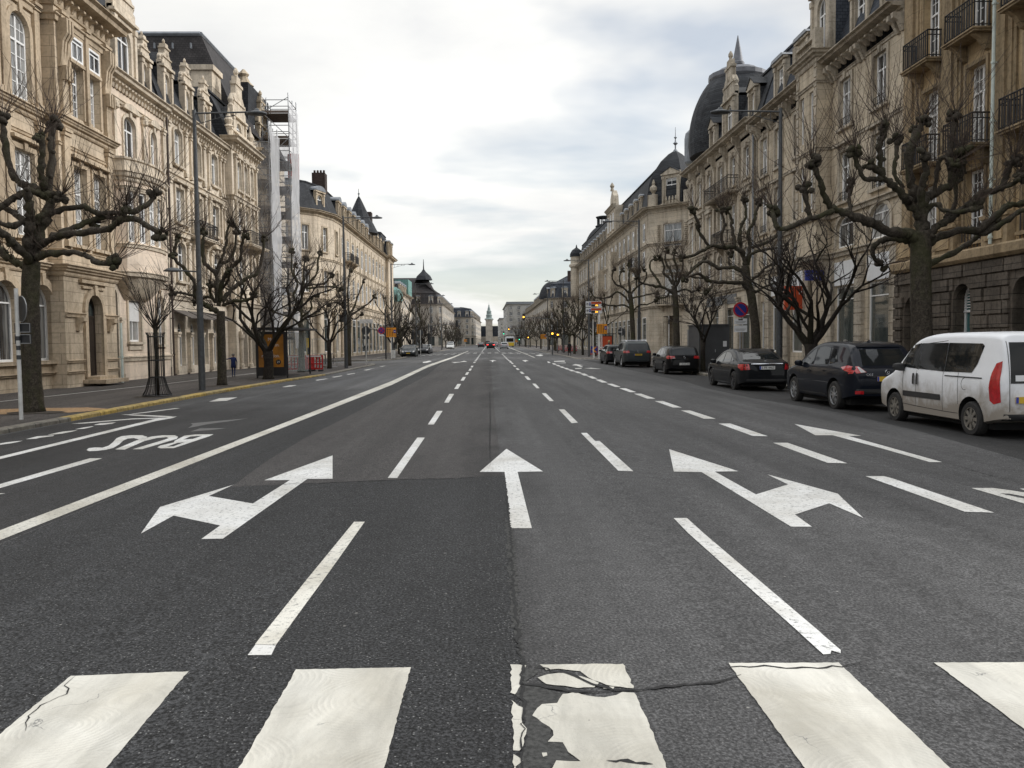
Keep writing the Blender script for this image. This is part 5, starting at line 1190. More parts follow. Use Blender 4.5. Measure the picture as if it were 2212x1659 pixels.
def knuckle(mb,tw,p,d,rnd,s=1.0,n=16,ln=1.3,n_blob=4,thick=.0082):
    d=d.normalized()
    n=int(n*1.5)
    for k in range(n_blob*2):
        c=p+Vector((rnd.uniform(-1,1),rnd.uniform(-1,1),rnd.uniform(-1.2,.8)))*.10*s
        r=rnd.uniform(.04,.085)*s; T=Matrix.Translation(c)@Matrix.Rotation(rnd.uniform(0,3),4,Vector((rnd.uniform(-1,1),rnd.uniform(-1,1),.3)).normalized())
        mb.lathe([(r*.45,-r*1.0),(r*rnd.uniform(.7,1.1),-r*.4),(r*rnd.uniform(.8,1.1),r*.3),(r*.4,r*rnd.uniform(.9,1.5))],5,T=T)
    for k in range(n):
        a=rnd.uniform(0,6.283); e=rnd.uniform(.05,1.25)**.8; 
        v=Vector((math.cos(a)*e,math.sin(a)*e,1.0-.45*e)).normalized()*.8+d*.45; v.normalize()
        L=ln*rnd.uniform(.55,1.25); b0=p+v*.06*s; side=Vector((rnd.uniform(-1,1),rnd.uniform(-1,1),rnd.uniform(-.2,.5)))*.22*L; s2=Vector((rnd.uniform(-1,1),rnd.uniform(-1,1),0))*.10*L
        tw.tube([b0,b0+v*L*.3+s2,b0+v*L*.65+side*.45,b0+v*L+Vector((0,0,.12*L))+side],[thick*1.1,thick*.85,thick*.7,thick*.4],3,cap=False)
        if rnd.random()<.35:
            m=b0+v*L*.4; tw.tube([m,m+(v+Vector((rnd.uniform(-.5,.5),rnd.uniform(-.5,.5),.1))).normalized()*L*.35],[thick*.6,thick*.3],3,cap=False)
def finish_tree(root,mb,tw,mat='bark_plane',tmat='twig'):
    t=mb.build('trunk',M[mat],root,smooth='all',fix=False)
    if tw.f:
        c=tw.build('crown',M[tmat],root,fix=False)
def traced(label,base,Y,trunk,limbs,seed,r0,r1,scale_r=1.0,slants=None,tn=18,ln=1.35,extra=0):
    rnd=random.Random(seed); p0=onz(base[0],base[1],WALK); Y=p0.y
    root=thing('tree',label,'tree',tuple(p0)); mb=MB(); tw=MB()
    T=[atY(x,y,Y) for x,y in trunk]; T[0].z=WALK-.05
    T2=[T[0]+Vector((0,0,0))]+T[1:]
    S=smooth(T2,4); k=len(S); rad=[(r0+(r1-r0)*min(1,i/(k-1)))*(1.28 if i==0 else 1.08 if i==1 else 1) for i in range(k)]
    mb.tube(S,[r*(1+rnd.uniform(-.04,.05)) for r in rad],14,jit=.035,rnd=rnd)
    for L in limbs:
        pts,ra,rb,sl=L[:4]; kn=L[4] if len(L)>4 else 1
        s0=L[5] if len(L)>5 else 0
        W=[]; n=len(pts)
        for i,(x,y) in enumerate(pts): W.append(atY(x,y,Y+s0+sl*i/(n-1)))
        Sx=limb(mb,W,ra*.88,rb*.88,rnd)
        # knobs and stray shoots along the limb
        for i in range(3,len(Sx)-1,2):
            if rnd.random()<.45:
                c=Sx[i]+Vector((rnd.uniform(-1,1),rnd.uniform(-1,1),rnd.uniform(-.3,1))).normalized()*rb*.9; r=rb*rnd.uniform(.6,.95)
                mb.lathe([(r*.4,-r*.8),(r,0),(r*.4,r*.8)],6,c)
                if rnd.random()<.5: knuckle(mb,tw,c,Vector((rnd.uniform(-1,1),rnd.uniform(-1,1),.8)),rnd,.5,3,ln*.7,0)
        if kn: knuckle(mb,tw,Sx[-1],(Sx[-1]-Sx[-3]),rnd,.8+.4*kn,int(tn*(.7+.3*kn)),ln*(.8+.25*kn))
    finish_tree(root,mb,tw)
    return root
def F1(P): return [(.2778*x,.2778*y) for x,y in P]
def F2(P): return [(.3472*x,403+.3472*y) for x,y in P]
def F4(P): return [(288+.2778*x,403+.2778*y) for x,y in P]
def H1(P): return [(1843+.2778*x,.2778*y) for x,y in P]
def H2(P): return [(1843+.3472*x,403+.3472*y) for x,y in P]
def H3(P): return [(1475+.2777*x,57.6+.2777*y) for x,y in P]
# ---- big plane at the left edge
traced('large bare pollarded plane tree with mottled trunk, nearest the camera at the left edge',(72,890),0,
 [(72,893),(68,800),(66,700),(66,620),(69,565)],
 [([(69,572),(80,530),(92,480),(104,455),(108,424)],.17,.12,.4,0),
  ([(108,424),(84,408),(56,403),(31,383),(17,347),(8,292),(8,256)],.12,.075,.5,1.3,.4),
  ([(100,415),(94,389),(89,361),(92,333),(92,294)],.10,.07,-.3,1,.4),
  ([(108,420),(111,355),(111,305),(117,264)],.11,.08,.6,1.5,.4),
  ([(66,566),(63,518),(66,472),(62,438),(56,403)],.14,.10,-.5,0),
  ([(64,570),(59,556),(35,531),(10,507),(-22,495)],.12,.10,-1.2,0),([(62,575),(52,573),(21,559),(0,538),(-30,520)],.10,.09,.9,0),
  ([(58,476),(35,486),(10,486),(-25,465)],.09,.07,-.6,0,-.2),([(56,482),(28,460),(7,448),(-20,438)],.09,.07,.8,0,-.2),
  ([(108,428),(80,415),(50,418),(21,434),(0,448),(-25,455)],.11,.08,-.6,0,.4),
  ([(108,424),(125,418),(133,424)],.10,.09,-.3,1.2,.4),
  ([(85,530),(110,515),(139,507),(187,500),(236,493),(257,476),(299,476),(326,493),(347,504)],.11,.06,-1.8,1),
  ([(74,480),(94,465),(115,457),(174,445),(208,459),(243,459),(295,455),(323,438),(333,413)],.10,.06,1.0,1.3),
  ([(112,512),(140,500),(174,486),(222,469),(257,473)],.09,.06,.9,.6),
  ([(80,556),(94,552),(139,545),(184,552),(215,570),(247,566)],.10,.06,-1.4,1.2),
  ([(174,486),(190,476),(205,482)],.06,.06,.2,1,.5),([(257,476),(270,462),(272,448)],.06,.06,-.4,1,-1)],11,.245,.20,tn=13)
traced('bare pollarded tree with many upright knotted limbs beside the tall left lamp post',(480,832),0,
 [(480,833),(479,780),(478,736),(477,690),(477,672)],
 [(F4([(660,970),(600,945),(560,920),(480,860),(480,760),(430,680),(340,580),(310,530)]),.12,.07,-.7,1),(F4([(310,530),(330,460),(340,400)]),.07,.055,0,1.1,-.7),
  (F4([(470,850),(400,830),(310,820)]),.06,.05,-.5,1,-.4),
  (F4([(660,930),(650,800),(640,680),(560,600),(540,480),(550,330)]),.12,.06,.6,1.3),
  (F4([(670,900),(690,760),(720,680),(780,610),(830,560),(850,430),(870,370)]),.11,.06,-.6,1.2),
  (F4([(650,680),(680,610),(740,570),(790,480),(800,350)]),.08,.06,.5,1.2,.2),(F4([(650,640),(690,560),(720,440),(730,350),(760,280)]),.08,.055,.2,1.3,.3),
  (F4([(690,890),(760,800),(820,760),(900,700),(960,680),(1000,560),(1020,400)]),.11,.06,1.0,1.3),
  (F4([(700,920),(780,890),(900,880),(935,840)]),.09,.06,-1.0,1.2),(F4([(640,900),(600,830),(600,760)]),.07,.06,-.5,.8),(F4([(620,870),(560,860),(480,900)]),.07,.06,.7,.8),
  (F4([(690,800),(740,720),(750,650)]),.06,.05,-.8,.8)],13,.185,.165,tn=17,ln=1.3)
# ---- big plane on the right, behind the white van
traced('large bare pollarded plane tree with mossy trunk behind the white van',(1990,868),0,
 [(1990,868),(1991,760),(1990,680),(1989,611),(1989,542),(1990,500)],
 [([(1990,505),(1985,465),(1982,431),(1970,400),(1965,328),(1982,294),(1993,261)],.17,.085,.3,1.2),([(1965,330),(1972,300),(1979,278)],.08,.07,.4,.8,.3),
  ([(1985,470),(1965,440),(1954,428),(1935,406),(1910,383),(1890,361),(1879,350)],.12,.075,-.8,1.1),
  ([(1906,378),(1901,347),(1899,314),(1910,292),(1912,272)],.085,.075,-.3,1.5,-.5),([(1951,405),(1932,372),(1937,333),(1935,300)],.06,.055,.3,1,-.3),
  ([(1905,386),(1896,386),(1868,386),(1851,353),(1846,326)],.075,.06,-.3,1.2,-.6),
  ([(1988,515),(1965,507),(1930,500),(1885,486),(1864,474),(1822,460),(1789,441),(1775,399),(1755,352)],.16,.07,-1.0,1.4),
  ([(1800,455),(1753,471),(1744,446),(1739,405)],.075,.065,-.3,1.3,-.8),([(1753,471),(1725,482),(1686,496),(1672,470),(1669,452)],.075,.06,.4,1.2,-1),
  ([(1840,470),(1835,430),(1842,395)],.05,.05,.4,.9,-.7),
  ([(1987,535),(1965,525),(1930,514),(1895,525),(1885,549),(1905,573)],.10,.06,.9,1.1),
  ([(1992,500),(1996,455),(1999,433),(2015,420),(2032,411),(2057,392),(2049,347),(2054,306),(2065,250)],.15,.08,.4,1.4),
  ([(2018,425),(2026,361),(2038,340),(2060,352)],.06,.055,-.4,1,.1),([(2055,400),(2075,385),(2082,350),(2079,320)],.07,.065,-.5,1.3,.3),
  ([(2040,470),(2062,444),(2065,389),(2070,365)],.06,.05,.2,1,.3),
  ([(1996,520),(2017,497),(2051,472),(2086,452),(2093,444),(2121,417),(2162,406),(2176,369),(2190,347)],.13,.07,-.8,1.3),([(2150,410),(2190,397),(2204,378)],.06,.06,-.3,1.2,-.6),
  ([(2000,530),(2017,518),(2069,500),(2121,493),(2173,448),(2212,438),(2240,420)],.12,.08,.9,1),([(2110,497),(2128,504),(2173,479),(2204,455),(2240,450)],.08,.07,-.4,1,.6),
  ([(1998,590),(2010,570),(2051,549),(2100,521),(2121,500),(2150,485)],.09,.06,1.3,1.1),([(2000,455),(2024,441),(2041,455),(2086,455),(2110,440)],.07,.05,-.9,1),
  ([(1994,500),(1990,440),(1993,400),(2000,370),(1995,330)],.11,.07,-.6,1.2)],17,.27,.24,ln=1.5,tn=12)
def J4(P): return [(1475+.2605*x,461+.2605*y) for x,y in P]
def J6(P): return [(1181+.191*x,518+.191*y) for x,y in P]
def K6(P): return [(518+.2083*x,490+.2083*y) for x,y in P]
traced('bare pollarded tree with long twisting limbs behind the dark saloon, beside the no-parking sign',(1634,814),0,
 [(1634,815)]+J4([(605,1000),(590,850),(570,700),(535,560),(515,430)]),
 [(J4([(560,640),(490,580),(380,570),(250,570),(170,530),(120,500),(20,540)]),.11,.055,-1.2,1.1),(J4([(540,580),(490,480),(400,450),(290,450),(200,400),(130,430),(0,540)]),.11,.055,1.2,1.1),
  (J4([(520,430),(500,330),(430,280),(330,280),(240,265),(200,290),(100,340),(0,370)]),.12,.06,-.8,1),(J4([(215,275),(150,180),(110,90)])+H3([(130,1560),(80,1430)]),.075,.06,-.3,1.4,-.5),
  (J4([(505,380),(490,310),(470,200),(490,90)])+H3([(490,1480),(480,1340)]),.11,.06,.3,1.4),(J4([(340,275),(320,180),(350,90)])+H3([(330,1540),(290,1420)]),.075,.055,.3,1.3,-.4),
  (J4([(430,280),(420,180),(400,80)])+H3([(385,1520),(350,1430)]),.075,.055,.5,1.3,-.3),(J4([(530,400),(560,270),(540,170),(590,60)])+H3([(570,1440),(600,1360)]),.10,.06,.6,1.4),
  (J4([(540,420),(570,340),(640,310),(760,290),(850,270)]),.08,.05,-.7,1.1),(J4([(560,600),(600,650),(700,600),(800,570)]),.08,.05,.9,1),(J4([(550,580),(580,540),(620,520),(690,450),(760,410)]),.08,.05,-.9,1),
  (J4([(570,280),(640,260),(740,220),(790,150),(760,100)])+H3([(700,1430)]),.075,.055,.8,1.2,.3),(J4([(400,450),(380,380),(400,330)]),.05,.045,.4,1,.7),(J4([(250,570),(240,620),(200,640)]),.045,.04,-.4,.9,-.7)],41,.20,.17,ln=1.15,tn=15)
traced('bare pollarded tree with mossy trunk rising behind the black hatchback',(1462,797),0,
 [(1462,798)]+J6([(1470,1190),(1465,900),(1455,700),(1440,520)]),
 [(J6([(1440,520),(1380,430),(1320,380),(1330,300),(1290,210)]),.09,.05,.4,1.2),(J6([(1450,560),(1500,450),(1560,400),(1650,420),(1800,440)]),.10,.05,-.9,1.1),(J6([(1450,620),(1350,550),(1200,520),(1060,480),(1030,420)]),.10,.05,-.8,1.1),
  (J6([(1440,500),(1400,350),(1340,230),(1360,110)]),.08,.05,.3,1.3),(J6([(1450,480),(1480,330),(1440,220),(1450,130)]),.08,.05,-.3,1.3),(J6([(1500,440),(1640,340),(1720,260),(1790,220)]),.07,.05,-.5,1.2,-.3),(J6([(1300,530),(1240,430),(1180,350),(1170,250),(1240,200)]),.07,.05,.5,1.2,-.4),
  (J6([(1460,600),(1560,560),(1640,590),(1720,560)]),.07,.045,.8,1),(J6([(1400,560),(1360,640),(1260,660)]),.06,.045,.8,1),(J6([(1490,430),(1540,300),(1530,180)]),.06,.045,.5,1.1,.2)],43,.20,.165,ln=1.1,tn=14)
traced('bare pollarded tree with wide limbs rising behind the grey SUV with roof rails',(1367,786),0,
 [(1367,787)]+J6([(975,1120),(962,800),(940,600)]),
 [(J6([(965,780),(870,740),(760,745),(640,735)]),.08,.05,-.7,1.1),(J6([(940,720),(880,640),(800,590),(700,650),(600,660),(530,640),(490,570)]),.10,.05,.9,1.2),(J6([(940,620),(860,540),(780,500),(740,420),(760,330)]),.09,.05,-.4,1.2),(J6([(940,600),(930,430),(940,320),(930,270)]),.09,.05,.2,1.2),
  (J6([(950,620),(1020,530),(1100,480),(1130,400),(1100,330)]),.09,.05,.6,1.2),(J6([(960,660),(1060,640),(1150,620),(1250,600)]),.08,.05,-.8,1.1),(J6([(965,820),(1050,740),(1150,730),(1240,680)]),.08,.05,.9,1.1),(J6([(850,540),(820,440),(850,340)]),.06,.045,.5,1.1,-.2),(J6([(1010,540),(1020,420),(1040,350)]),.06,.045,-.4,1.1,.3)],45,.20,.165,ln=1.1,tn=14)
traced('bare pollarded tree between the bus shelter and the red plastic barriers',(651,804),0,
 [(651,805)]+K6([(640,1300),(640,1080),(625,1000)]),
 [(K6([(620,1020),(560,960),(480,920),(400,900),(330,870)]),.08,.045,-.6,1.1),(K6([(635,1000),(700,930),(780,900),(830,850)]),.08,.045,.7,1.1),(K6([(630,1000),(640,880),(640,700),(660,600)]),.11,.08,.1,0),(K6([(640,900),(590,800),(560,700),(600,600),(540,470),(540,250)]),.09,.05,.4,1.4),
  (K6([(655,620),(600,560),(560,480),(580,400)]),.06,.045,-.5,1.1,.1),(K6([(660,620),(740,600),(870,590),(950,500)]),.08,.05,-.5,1.2,.1),(K6([(660,600),(665,420),(690,330)]),.07,.05,.2,1.3,.1),(K6([(680,640),(780,630),(950,620),(1050,640)]),.07,.05,.7,1.2),(K6([(700,610),(800,480),(810,350),(830,270)]),.07,.05,.3,1.3,.1),(K6([(640,940),(740,850),(740,760),(800,700)]),.07,.05,-.7,1)],47,.19,.16,ln=1.1,tn=14)
traced('bare pollarded tree just behind the second left lamp post',(753,790),0,
 [(753,791)]+K6([(1130,1250),(1130,1000),(1130,920)]),
 [(K6([(1130,930),(1240,860),(1340,790),(1400,720)]),.09,.055,-.5,1.3),(K6([(1130,910),(1180,840),(1230,700),(1290,560)]),.08,.05,.4,1.2),(K6([(1120,920),(1060,820),(1000,780),(930,810)]),.08,.05,-.4,1.1),(K6([(1130,900),(1120,700),(1130,560),(1150,450)]),.08,.05,.3,1.2),(K6([(1110,900),(1030,700),(980,600)]),.08,.05,.6,1.2),(K6([(1140,930),(1200,960),(1260,900)]),.06,.045,.7,1)],49,.20,.17,ln=1.1,tn=13)
# ---- generic kinds
def pollard(name,seed,h=2.7,r=.17,nl=6,reach=2.0,top=6.6,mat='bark_plane'):
    rnd=random.Random(seed); root=bpy.data.objects.new('tree',None); col.objects.link(root); mb=MB(); tw=MB()
    top0=Vector((rnd.uniform(-.1,.1),rnd.uniform(-.1,.1),h))
    mb.tube([(0,0,-.1),(0,0,.15),(0,0,h*.5),top0],[r*1.4,r*1.12,r,r*.95],10,jit=.05,rnd=rnd)
    for k in range(nl):
        a=6.283*k/nl+rnd.uniform(-.3,.3); R0=reach*rnd.uniform(.45,1.0); z1=top*rnd.uniform(.50,.78)
        d=Vector((math.cos(a),math.sin(a),0)); s=top0+Vector((0,0,rnd.uniform(-.5,.1)))
        P=[s,s+d*R0*.35+Vector((0,0,.45)),s+d*R0*.75+Vector((rnd.uniform(-.2,.2),rnd.uniform(-.2,.2),(z1-h)*.45)),Vector((0,0,0))+d*R0+Vector((rnd.uniform(-.2,.2),rnd.uniform(-.2,.2),z1))]
        S=limb(mb,P,r*.48,r*.30,rnd); e=S[-1]
        for j in range(rnd.choice((2,2,3,3))):
            dd=(d*rnd.uniform(-.5,.9)+Vector((rnd.uniform(-.7,.7),rnd.uniform(-.7,.7),1.0))).normalized(); L=rnd.uniform(.5,1.0)*(top-z1+.4)
            Q=[e,e+dd*L*.5+Vector((rnd.uniform(-.15,.15),rnd.uniform(-.15,.15),0)),e+dd*L+Vector((0,0,.1))]
            S2=limb(mb,Q,r*.30,r*.25,rnd,n=6,sub=3); knuckle(mb,tw,S2[-1],dd,rnd,1,13,1.15,3)
        if rnd.random()<.7: knuckle(mb,tw,S[len(S)//2],d+Vector((0,0,.5)),rnd,.7,7,.9,2)
        knuckle(mb,tw,e,d+Vector((0,0,.7)),rnd,.7,6,.9,2)
    finish_tree(root,mb,tw,mat); return root
def cherry(seed,h=1.35,r=.17,top=5.0,reach=2.6,mat='bark_dark',nl=5,depth=5,knob=False):
    rnd=random.Random(seed); root=bpy.data.objects.new('tree',None); col.objects.link(root); mb=MB(); tw=MB()
    mb.tube([(0,0,-.1),(0,0,.12),(.03,0,h*.6),(0,0,h)],[r*1.45,r*1.1,r,r*1.15],10,jit=.08,rnd=rnd)
    def grow(p,d,L,rr,lev):
        n=3; P=[p]
        for k in range(n):
            d=(d+Vector((rnd.uniform(-1,1),rnd.uniform(-1,1),rnd.uniform(-.5,.75)))*.24).normalized(); P.append(P[-1]+d*L/n)
        tgt=mb if lev>2 else tw
        tgt.tube(P,[rr*(1-.4*k/n)*(1+rnd.uniform(-.1,.15)) for k in range(n+1)],7 if lev>3 else 5 if lev>2 else 3,cap=False)
        if lev<=0: return
        m=rnd.choice((2,3,3)) if lev>1 else rnd.choice((3,4))
        for j in range(m):
            a=P[-1] if j==0 else P[rnd.randint(1,n)]
            dd=(d+Vector((rnd.uniform(-1,1),rnd.uniform(-1,1),rnd.uniform(-.45,.75)))*.85).normalized()
            grow(a,dd,L*rnd.uniform(.58,.82),max(.006,rr*.58),lev-1)
    for k in range(nl):
        a=6.283*k/nl+rnd.uniform(-.4,.4); e=rnd.uniform(.45,.95); d=Vector((math.cos(a)*e,math.sin(a)*e,.85)).normalized()
        grow(Vector((0,0,h*rnd.uniform(.85,1.0))),d,(top-h)*.42,r*.55,depth)
    finish_tree(root,mb,tw,mat,'twig_dark'); return root
PO=[pollard('p',s,h,r,n,re,tp) for s,h,r,n,re,tp in ((21,2.6,.17,7,2.2,6.7),(22,3.0,.19,7,2.5,7.0),(23,2.4,.16,8,2.0,6.2))]
CH=[cherry(31,1.35,.18,5.2,2.6),cherry(32,1.7,.13,5.0,2.4),cherry(33,1.2,.20,5.6,3.0)]
used=set()
def place(protos,i,x,y,rz,s,label,group):
    pr=protos[i]; o=pr if (id(protos),i) not in used else copy_tree(pr); used.add((id(protos),i))
    o.location=(x,y,WALK if abs(x)>9 else g(x)); o.rotation_euler=(0,0,rz); o.scale=(s,s,s); tag(o,label,'tree',group)
    return o
gL,gR='bare trees in a row on the left pavement','bare trees in a row on the right pavement'
def P_(px,py): p=onz(px,py,WALK); return p.x,p.y
x,y=P_(580,819); place(CH,2,x,y,.5,1.12,'dark densely twigged tree standing right in front of the bus shelter poster',gL)
x,y=P_(712,796); place(CH,1,x,y,2.0,1.1,'slender dark tree rising beside the bicycle hoops on the left pavement',gL)
place(CH,0,11.3,28.9,.35,1.12,'dark forked tree with a swollen trunk behind the black SUV',gR)
place(CH,1,11.3,43.6,3.9,.98,'slim leaning dark tree in front of the grey kiosk',gR)
ordn=['first','second','third','fourth','fifth','sixth','seventh','eighth','ninth','tenth','eleventh','twelfth','thirteenth','fourteenth','fifteenth','sixteenth','seventeenth','eighteenth']
rnd=random.Random(5)
for k,y in enumerate((108,114,122,131,141,152,164,178)):
    P,i=((CH,k%3) if k%3!=1 else (PO,k%3)); place(P,i,-12.6+rnd.uniform(-.6,.6),y,rnd.uniform(0,6),rnd.uniform(.95,1.15),'%s bare tree of the left row beyond the side street, counted from the camera'%ordn[k],'bare trees beyond the left side street')
for k,y in enumerate((222,238,256,272,286,300,316,334,354)):
    place(CH if k%2 else PO,k%3,-12.5,y,rnd.uniform(0,6),rnd.uniform(.95,1.15),'%s small bare tree of the far left clump, counted from the camera'%ordn[k],'far bare trees on the left')
for k,y in enumerate((90,99,108,118,128,139,151,164,178,194,212,232,254,278,304,334,368)):
    P,i=((PO,k%3) if k%3!=1 else (CH,k%3)); place(P,i,11.6+rnd.uniform(-.5,.5),y,rnd.uniform(0,6),rnd.uniform(.95,1.15),'%s bare tree of the right row beyond the side street, counted from the camera'%ordn[k],'bare trees beyond the right side street')
# ---- young tree in an iron cage
p=onz(340,856,WALK); root=thing('tree','thin young tree with fanned branches growing out of the iron cage','tree',tuple(p)); rnd=random.Random(9); mb=MB(); tw=MB()
mb.tube([p,p+Vector((.02,0,1.2)),p+Vector((0,0,2.35))],[.075,.065,.07],8)
for k in range(22):
    a=k*2.4; e=rnd.uniform(.25,1.15); d=Vector((math.cos(a)*e,math.sin(a)*e,1)).normalized(); q0=p+Vector((0,0,2.1+.012*k)); L=rnd.uniform(1.2,2.1)
    P=[q0,q0+d*L*.4,q0+d*L+Vector((0,0,.25))]; tw.tube(P,[.02,.014,.006],4,cap=False)
    for j in range(5):
        s=q0.lerp(P[2],.35+.13*j); tw.tube([s,s+(d+Vector((rnd.uniform(-.7,.7),rnd.uniform(-.7,.7),.3))).normalized()*rnd.uniform(.25,.6)],[.008,.004],3,cap=False)
finish_tree(root,mb,tw,'bark_dark','twig_dark')
cg=thing('tree_guard','black iron cage flared at the foot around the young tree','tree guard',tuple(p)); mb=MB()
for k in range(20):
    a=6.283*k/20; c,s=math.cos(a),math.sin(a); mb.tube([p+Vector((c*.46,s*.46,.03)),p+Vector((c*.36,s*.36,.22)),p+Vector((c*.25,s*.25,.62)),p+Vector((c*.25,s*.25,2.0)),p+Vector((c*.30,s*.30,2.12))],.011,4)
mb.build('bar',M['iron'],cg); mb=MB()
for rr,z in ((.25,.64),(.25,1.2),(.26,1.98),(.46,.03)): mb.tube([p+Vector((rr*math.cos(k*.3142),rr*math.sin(k*.3142),z)) for k in range(21)],.018,4)
mb.build('ring',M['iron'],cg)
disc('gravel_bed',*P_(70,888),1.9,1.1,'gravel_tan'); disc('soil_patch',*P_(75,892),.75,.5,'soil',z=WALK+.012,seed=2); disc('soil_patch',*P_(478,834),.9,.6,'soil',seed=3)
disc('soil_patch',*P_(340,857),.8,.55,'soil',seed=4)
for (x,y) in ((11.3,28.9),(11.6,36.3),(11.3,43.6),(11.6,50.8)): disc('soil_patch',x,y,.6,.8,'soil',seed=int(y))
# ================================================================== LAMP POSTS
def lamp(x,y,side,label,low=False,H_=10.3,group='street lamps along the avenue'):
    t=thing('street_lamp',label,'street lamp',(x,y,WALK),0,group); mb=MB(); z0=WALK
    mb.tube([(x,y,z0),(x,y,z0+3.6),(x,y,z0+3.62),(x,y,z0+H_)],[.125,.115,.095,.065],12); mb.tube([(x,y,z0+3.55),(x,y,z0+3.7)],.12,12); mb.tube([(x,y,z0+3.0),(x,y,z0+3.05)],.125,12)
    mb.build('pole',M['lamp_grey'],t,smooth=True)
    a=MB(); zt=z0+H_-.12; e=x+side*2.0
    a.tube([(x,y,zt),(e,y,zt+.04)],.032,6); a.tube([(x,y,zt-.42),(x+side*.9,y,zt-.16),(e-side*.5,y,zt-.08)],.016,5)
    for k in range(1,5): a.tube([(x+side*.38*k,y,zt),(x+side*.38*k,y,zt-.34+.07*k)],.014,4)
    a.build('arm',M['lamp_grey'],t)
    h=MB(); h.lathe([(.03,.18),(.08,.15),(.11,.09),(.36,.02),(.38,-.02),(.35,-.05),(.05,-.06)],16,(e+side*.28,y,zt),sy=.62); h.build('lamp_head',M['lamp_grey'],t,smooth=True)
    if low:
        a=MB(); zl=z0+4.45; a.tube([(x,y,zl-.05),(x-side*.7,y,zl)],.03,6); a.build('arm',M['lamp_grey'],t)
        h=MB(); h.lathe([(.03,.12),(.22,.08),(.34,0),(.34,-.03),(.05,-.05)],14,(x-side*.95,y,zl),sy=.7); h.build('lamp_head',M['lamp_grey'],t,smooth=True)
xs=[P_(437,843),P_(748,795)]
lamp(xs[0][0],xs[0][1],1,'tall grey street lamp with a second low lamp head beside the caged young tree',True)
lamp(xs[1][0],xs[1][1],1,'tall grey street lamp in front of the rounded corner building, second on the left')
lamp(-10.6,91,1,'tall grey street lamp next to the yellow lane sign on the left')
lamp(-10.6,121,1,'tall grey street lamp among the left trees beyond the side street, fourth on the left')
lamp(-10.6,152,1,'tall grey street lamp, fifth on the left'); lamp(-10.6,185,1,'tall grey street lamp, sixth on the left')
lamp(11.0,31.2,-1,'tall grey street lamp between the dark saloon and the black SUV')
lamp(10.8,59.5,-1,'tall grey street lamp behind the grey SUV with roof rails'); lamp(10.6,88,-1,'tall grey street lamp, third on the right, past the side street'); lamp(10.6,118,-1,'tall grey street lamp, fourth on the right'); lamp(10.6,150,-1,'tall grey street lamp, fifth on the right')
# ================================================================== VEHICLES
def carpaint(name,c,coat=.8,dirt=None,rough=.5,metal=.0):
    m,nt,b=new_mat(name); p=objc(nt); base=ramp(nt,noise(nt,p,2,3),[(.3,tuple(x*.93 for x in c)),(.7,c)])
    if dirt:
        s=N(nt,'ShaderNodeSeparateXYZ'); nt.links.new(p,s.inputs[0])
        h=mth(nt,'ADD',s.outputs[2],mth(nt,'MULTIPLY',noise(nt,p,3.2,5,.65,.4),-.9))
        base=mix(nt,base,dirt,mth(nt,'MULTIPLY',ramp(nt,h,[(.02,1.0),(.22,.6),(.50,0.)]),.80))
    nt.links.new(base,b.inputs['Base Color']); b.inputs['Roughness'].default_value=rough; b.inputs['Metallic'].default_value=metal
    b.inputs['Coat Weight'].default_value=coat*.42; b.inputs['Coat Roughness'].default_value=.03; b.inputs['Specular IOR Level'].default_value=.08; return m
carpaint('car_white',(0.84,0.85,0.87),.5,(0.21,0.165,0.11)); carpaint('car_navy',(0.006,0.008,0.014),1.0); carpaint('car_black',(0.006,0.006,0.007),1.0); carpaint('car_charcoal',(0.010,0.011,0.013),1.0)
carpaint('car_grey',(0.045,0.052,0.055),.8,metal=.3); carpaint('car_silver',(0.36,0.37,0.38),.8,metal=.3); carpaint('car_pale',(0.50,0.50,0.48),.7)
plain('tyre',(0.022,0.021,0.020),.85,0,.25,20); plain('rim_silver',(0.48,0.49,0.50),.28,.8,.1); plain('rim_dusty',(0.20,0.185,0.16),.6,.3,.25,12); plain('rim_dark',(0.09,0.09,0.095),.35,.7,.2)
plain('rubber',(0.025,0.025,0.026),.6,0,.2); plain('chrome',(0.55,0.56,0.58),.15,1,.05); plain('arch_dark',(0.008,0.008,0.008),.95,0,.2)
plain('light_red',(0.42,0.010,0.015),.12,0,.25,14,.7,1.0); plain('light_clear',(0.45,0.44,0.43),.15,0,.2,20,.7,1.0); plain('plate_white',(0.72,0.72,0.70),.5,0,.05); plain('plate_yellow',(0.62,0.40,0.03),.5,0,.05); plain('plate_blue',(0.02,0.05,0.35),.5,0,.05)
m,nt,b=new_mat('car_glass'); b.inputs['Base Color'].default_value=(0.012,0.014,0.015,1); b.inputs['Roughness'].default_value=.03; b.inputs['Specular IOR Level'].default_value=.5; b.inputs['IOR'].default_value=1.4
m,nt,b=new_mat('lamp_on_red'); b.inputs['Base Color'].default_value=(.8,.02,.02,1); b.inputs['Emission Color'].default_value=(1,.05,.04,1); b.inputs['Emission Strength'].default_value=3
m,nt,b=new_mat('lamp_on_amber'); b.inputs['Base Color'].default_value=(.8,.4,.02,1); b.inputs['Emission Color'].default_value=(1,.42,.04,1); b.inputs['Emission Strength'].default_value=5
m,nt,b=new_mat('lamp_on_green'); b.inputs['Base Color'].default_value=(.02,.8,.4,1); b.inputs['Emission Color'].default_value=(.05,1,.5,1); b.inputs['Emission Strength'].default_value=3
class Car: pass
def interp(P,y):
    if y<=P[0][0]: return P[0][1]
    for (a,za),(b_,zb) in zip(P,P[1:]):
        if y<=b_: return za+(zb-za)*(y-a)/(b_-a)
    return P[-1][1]
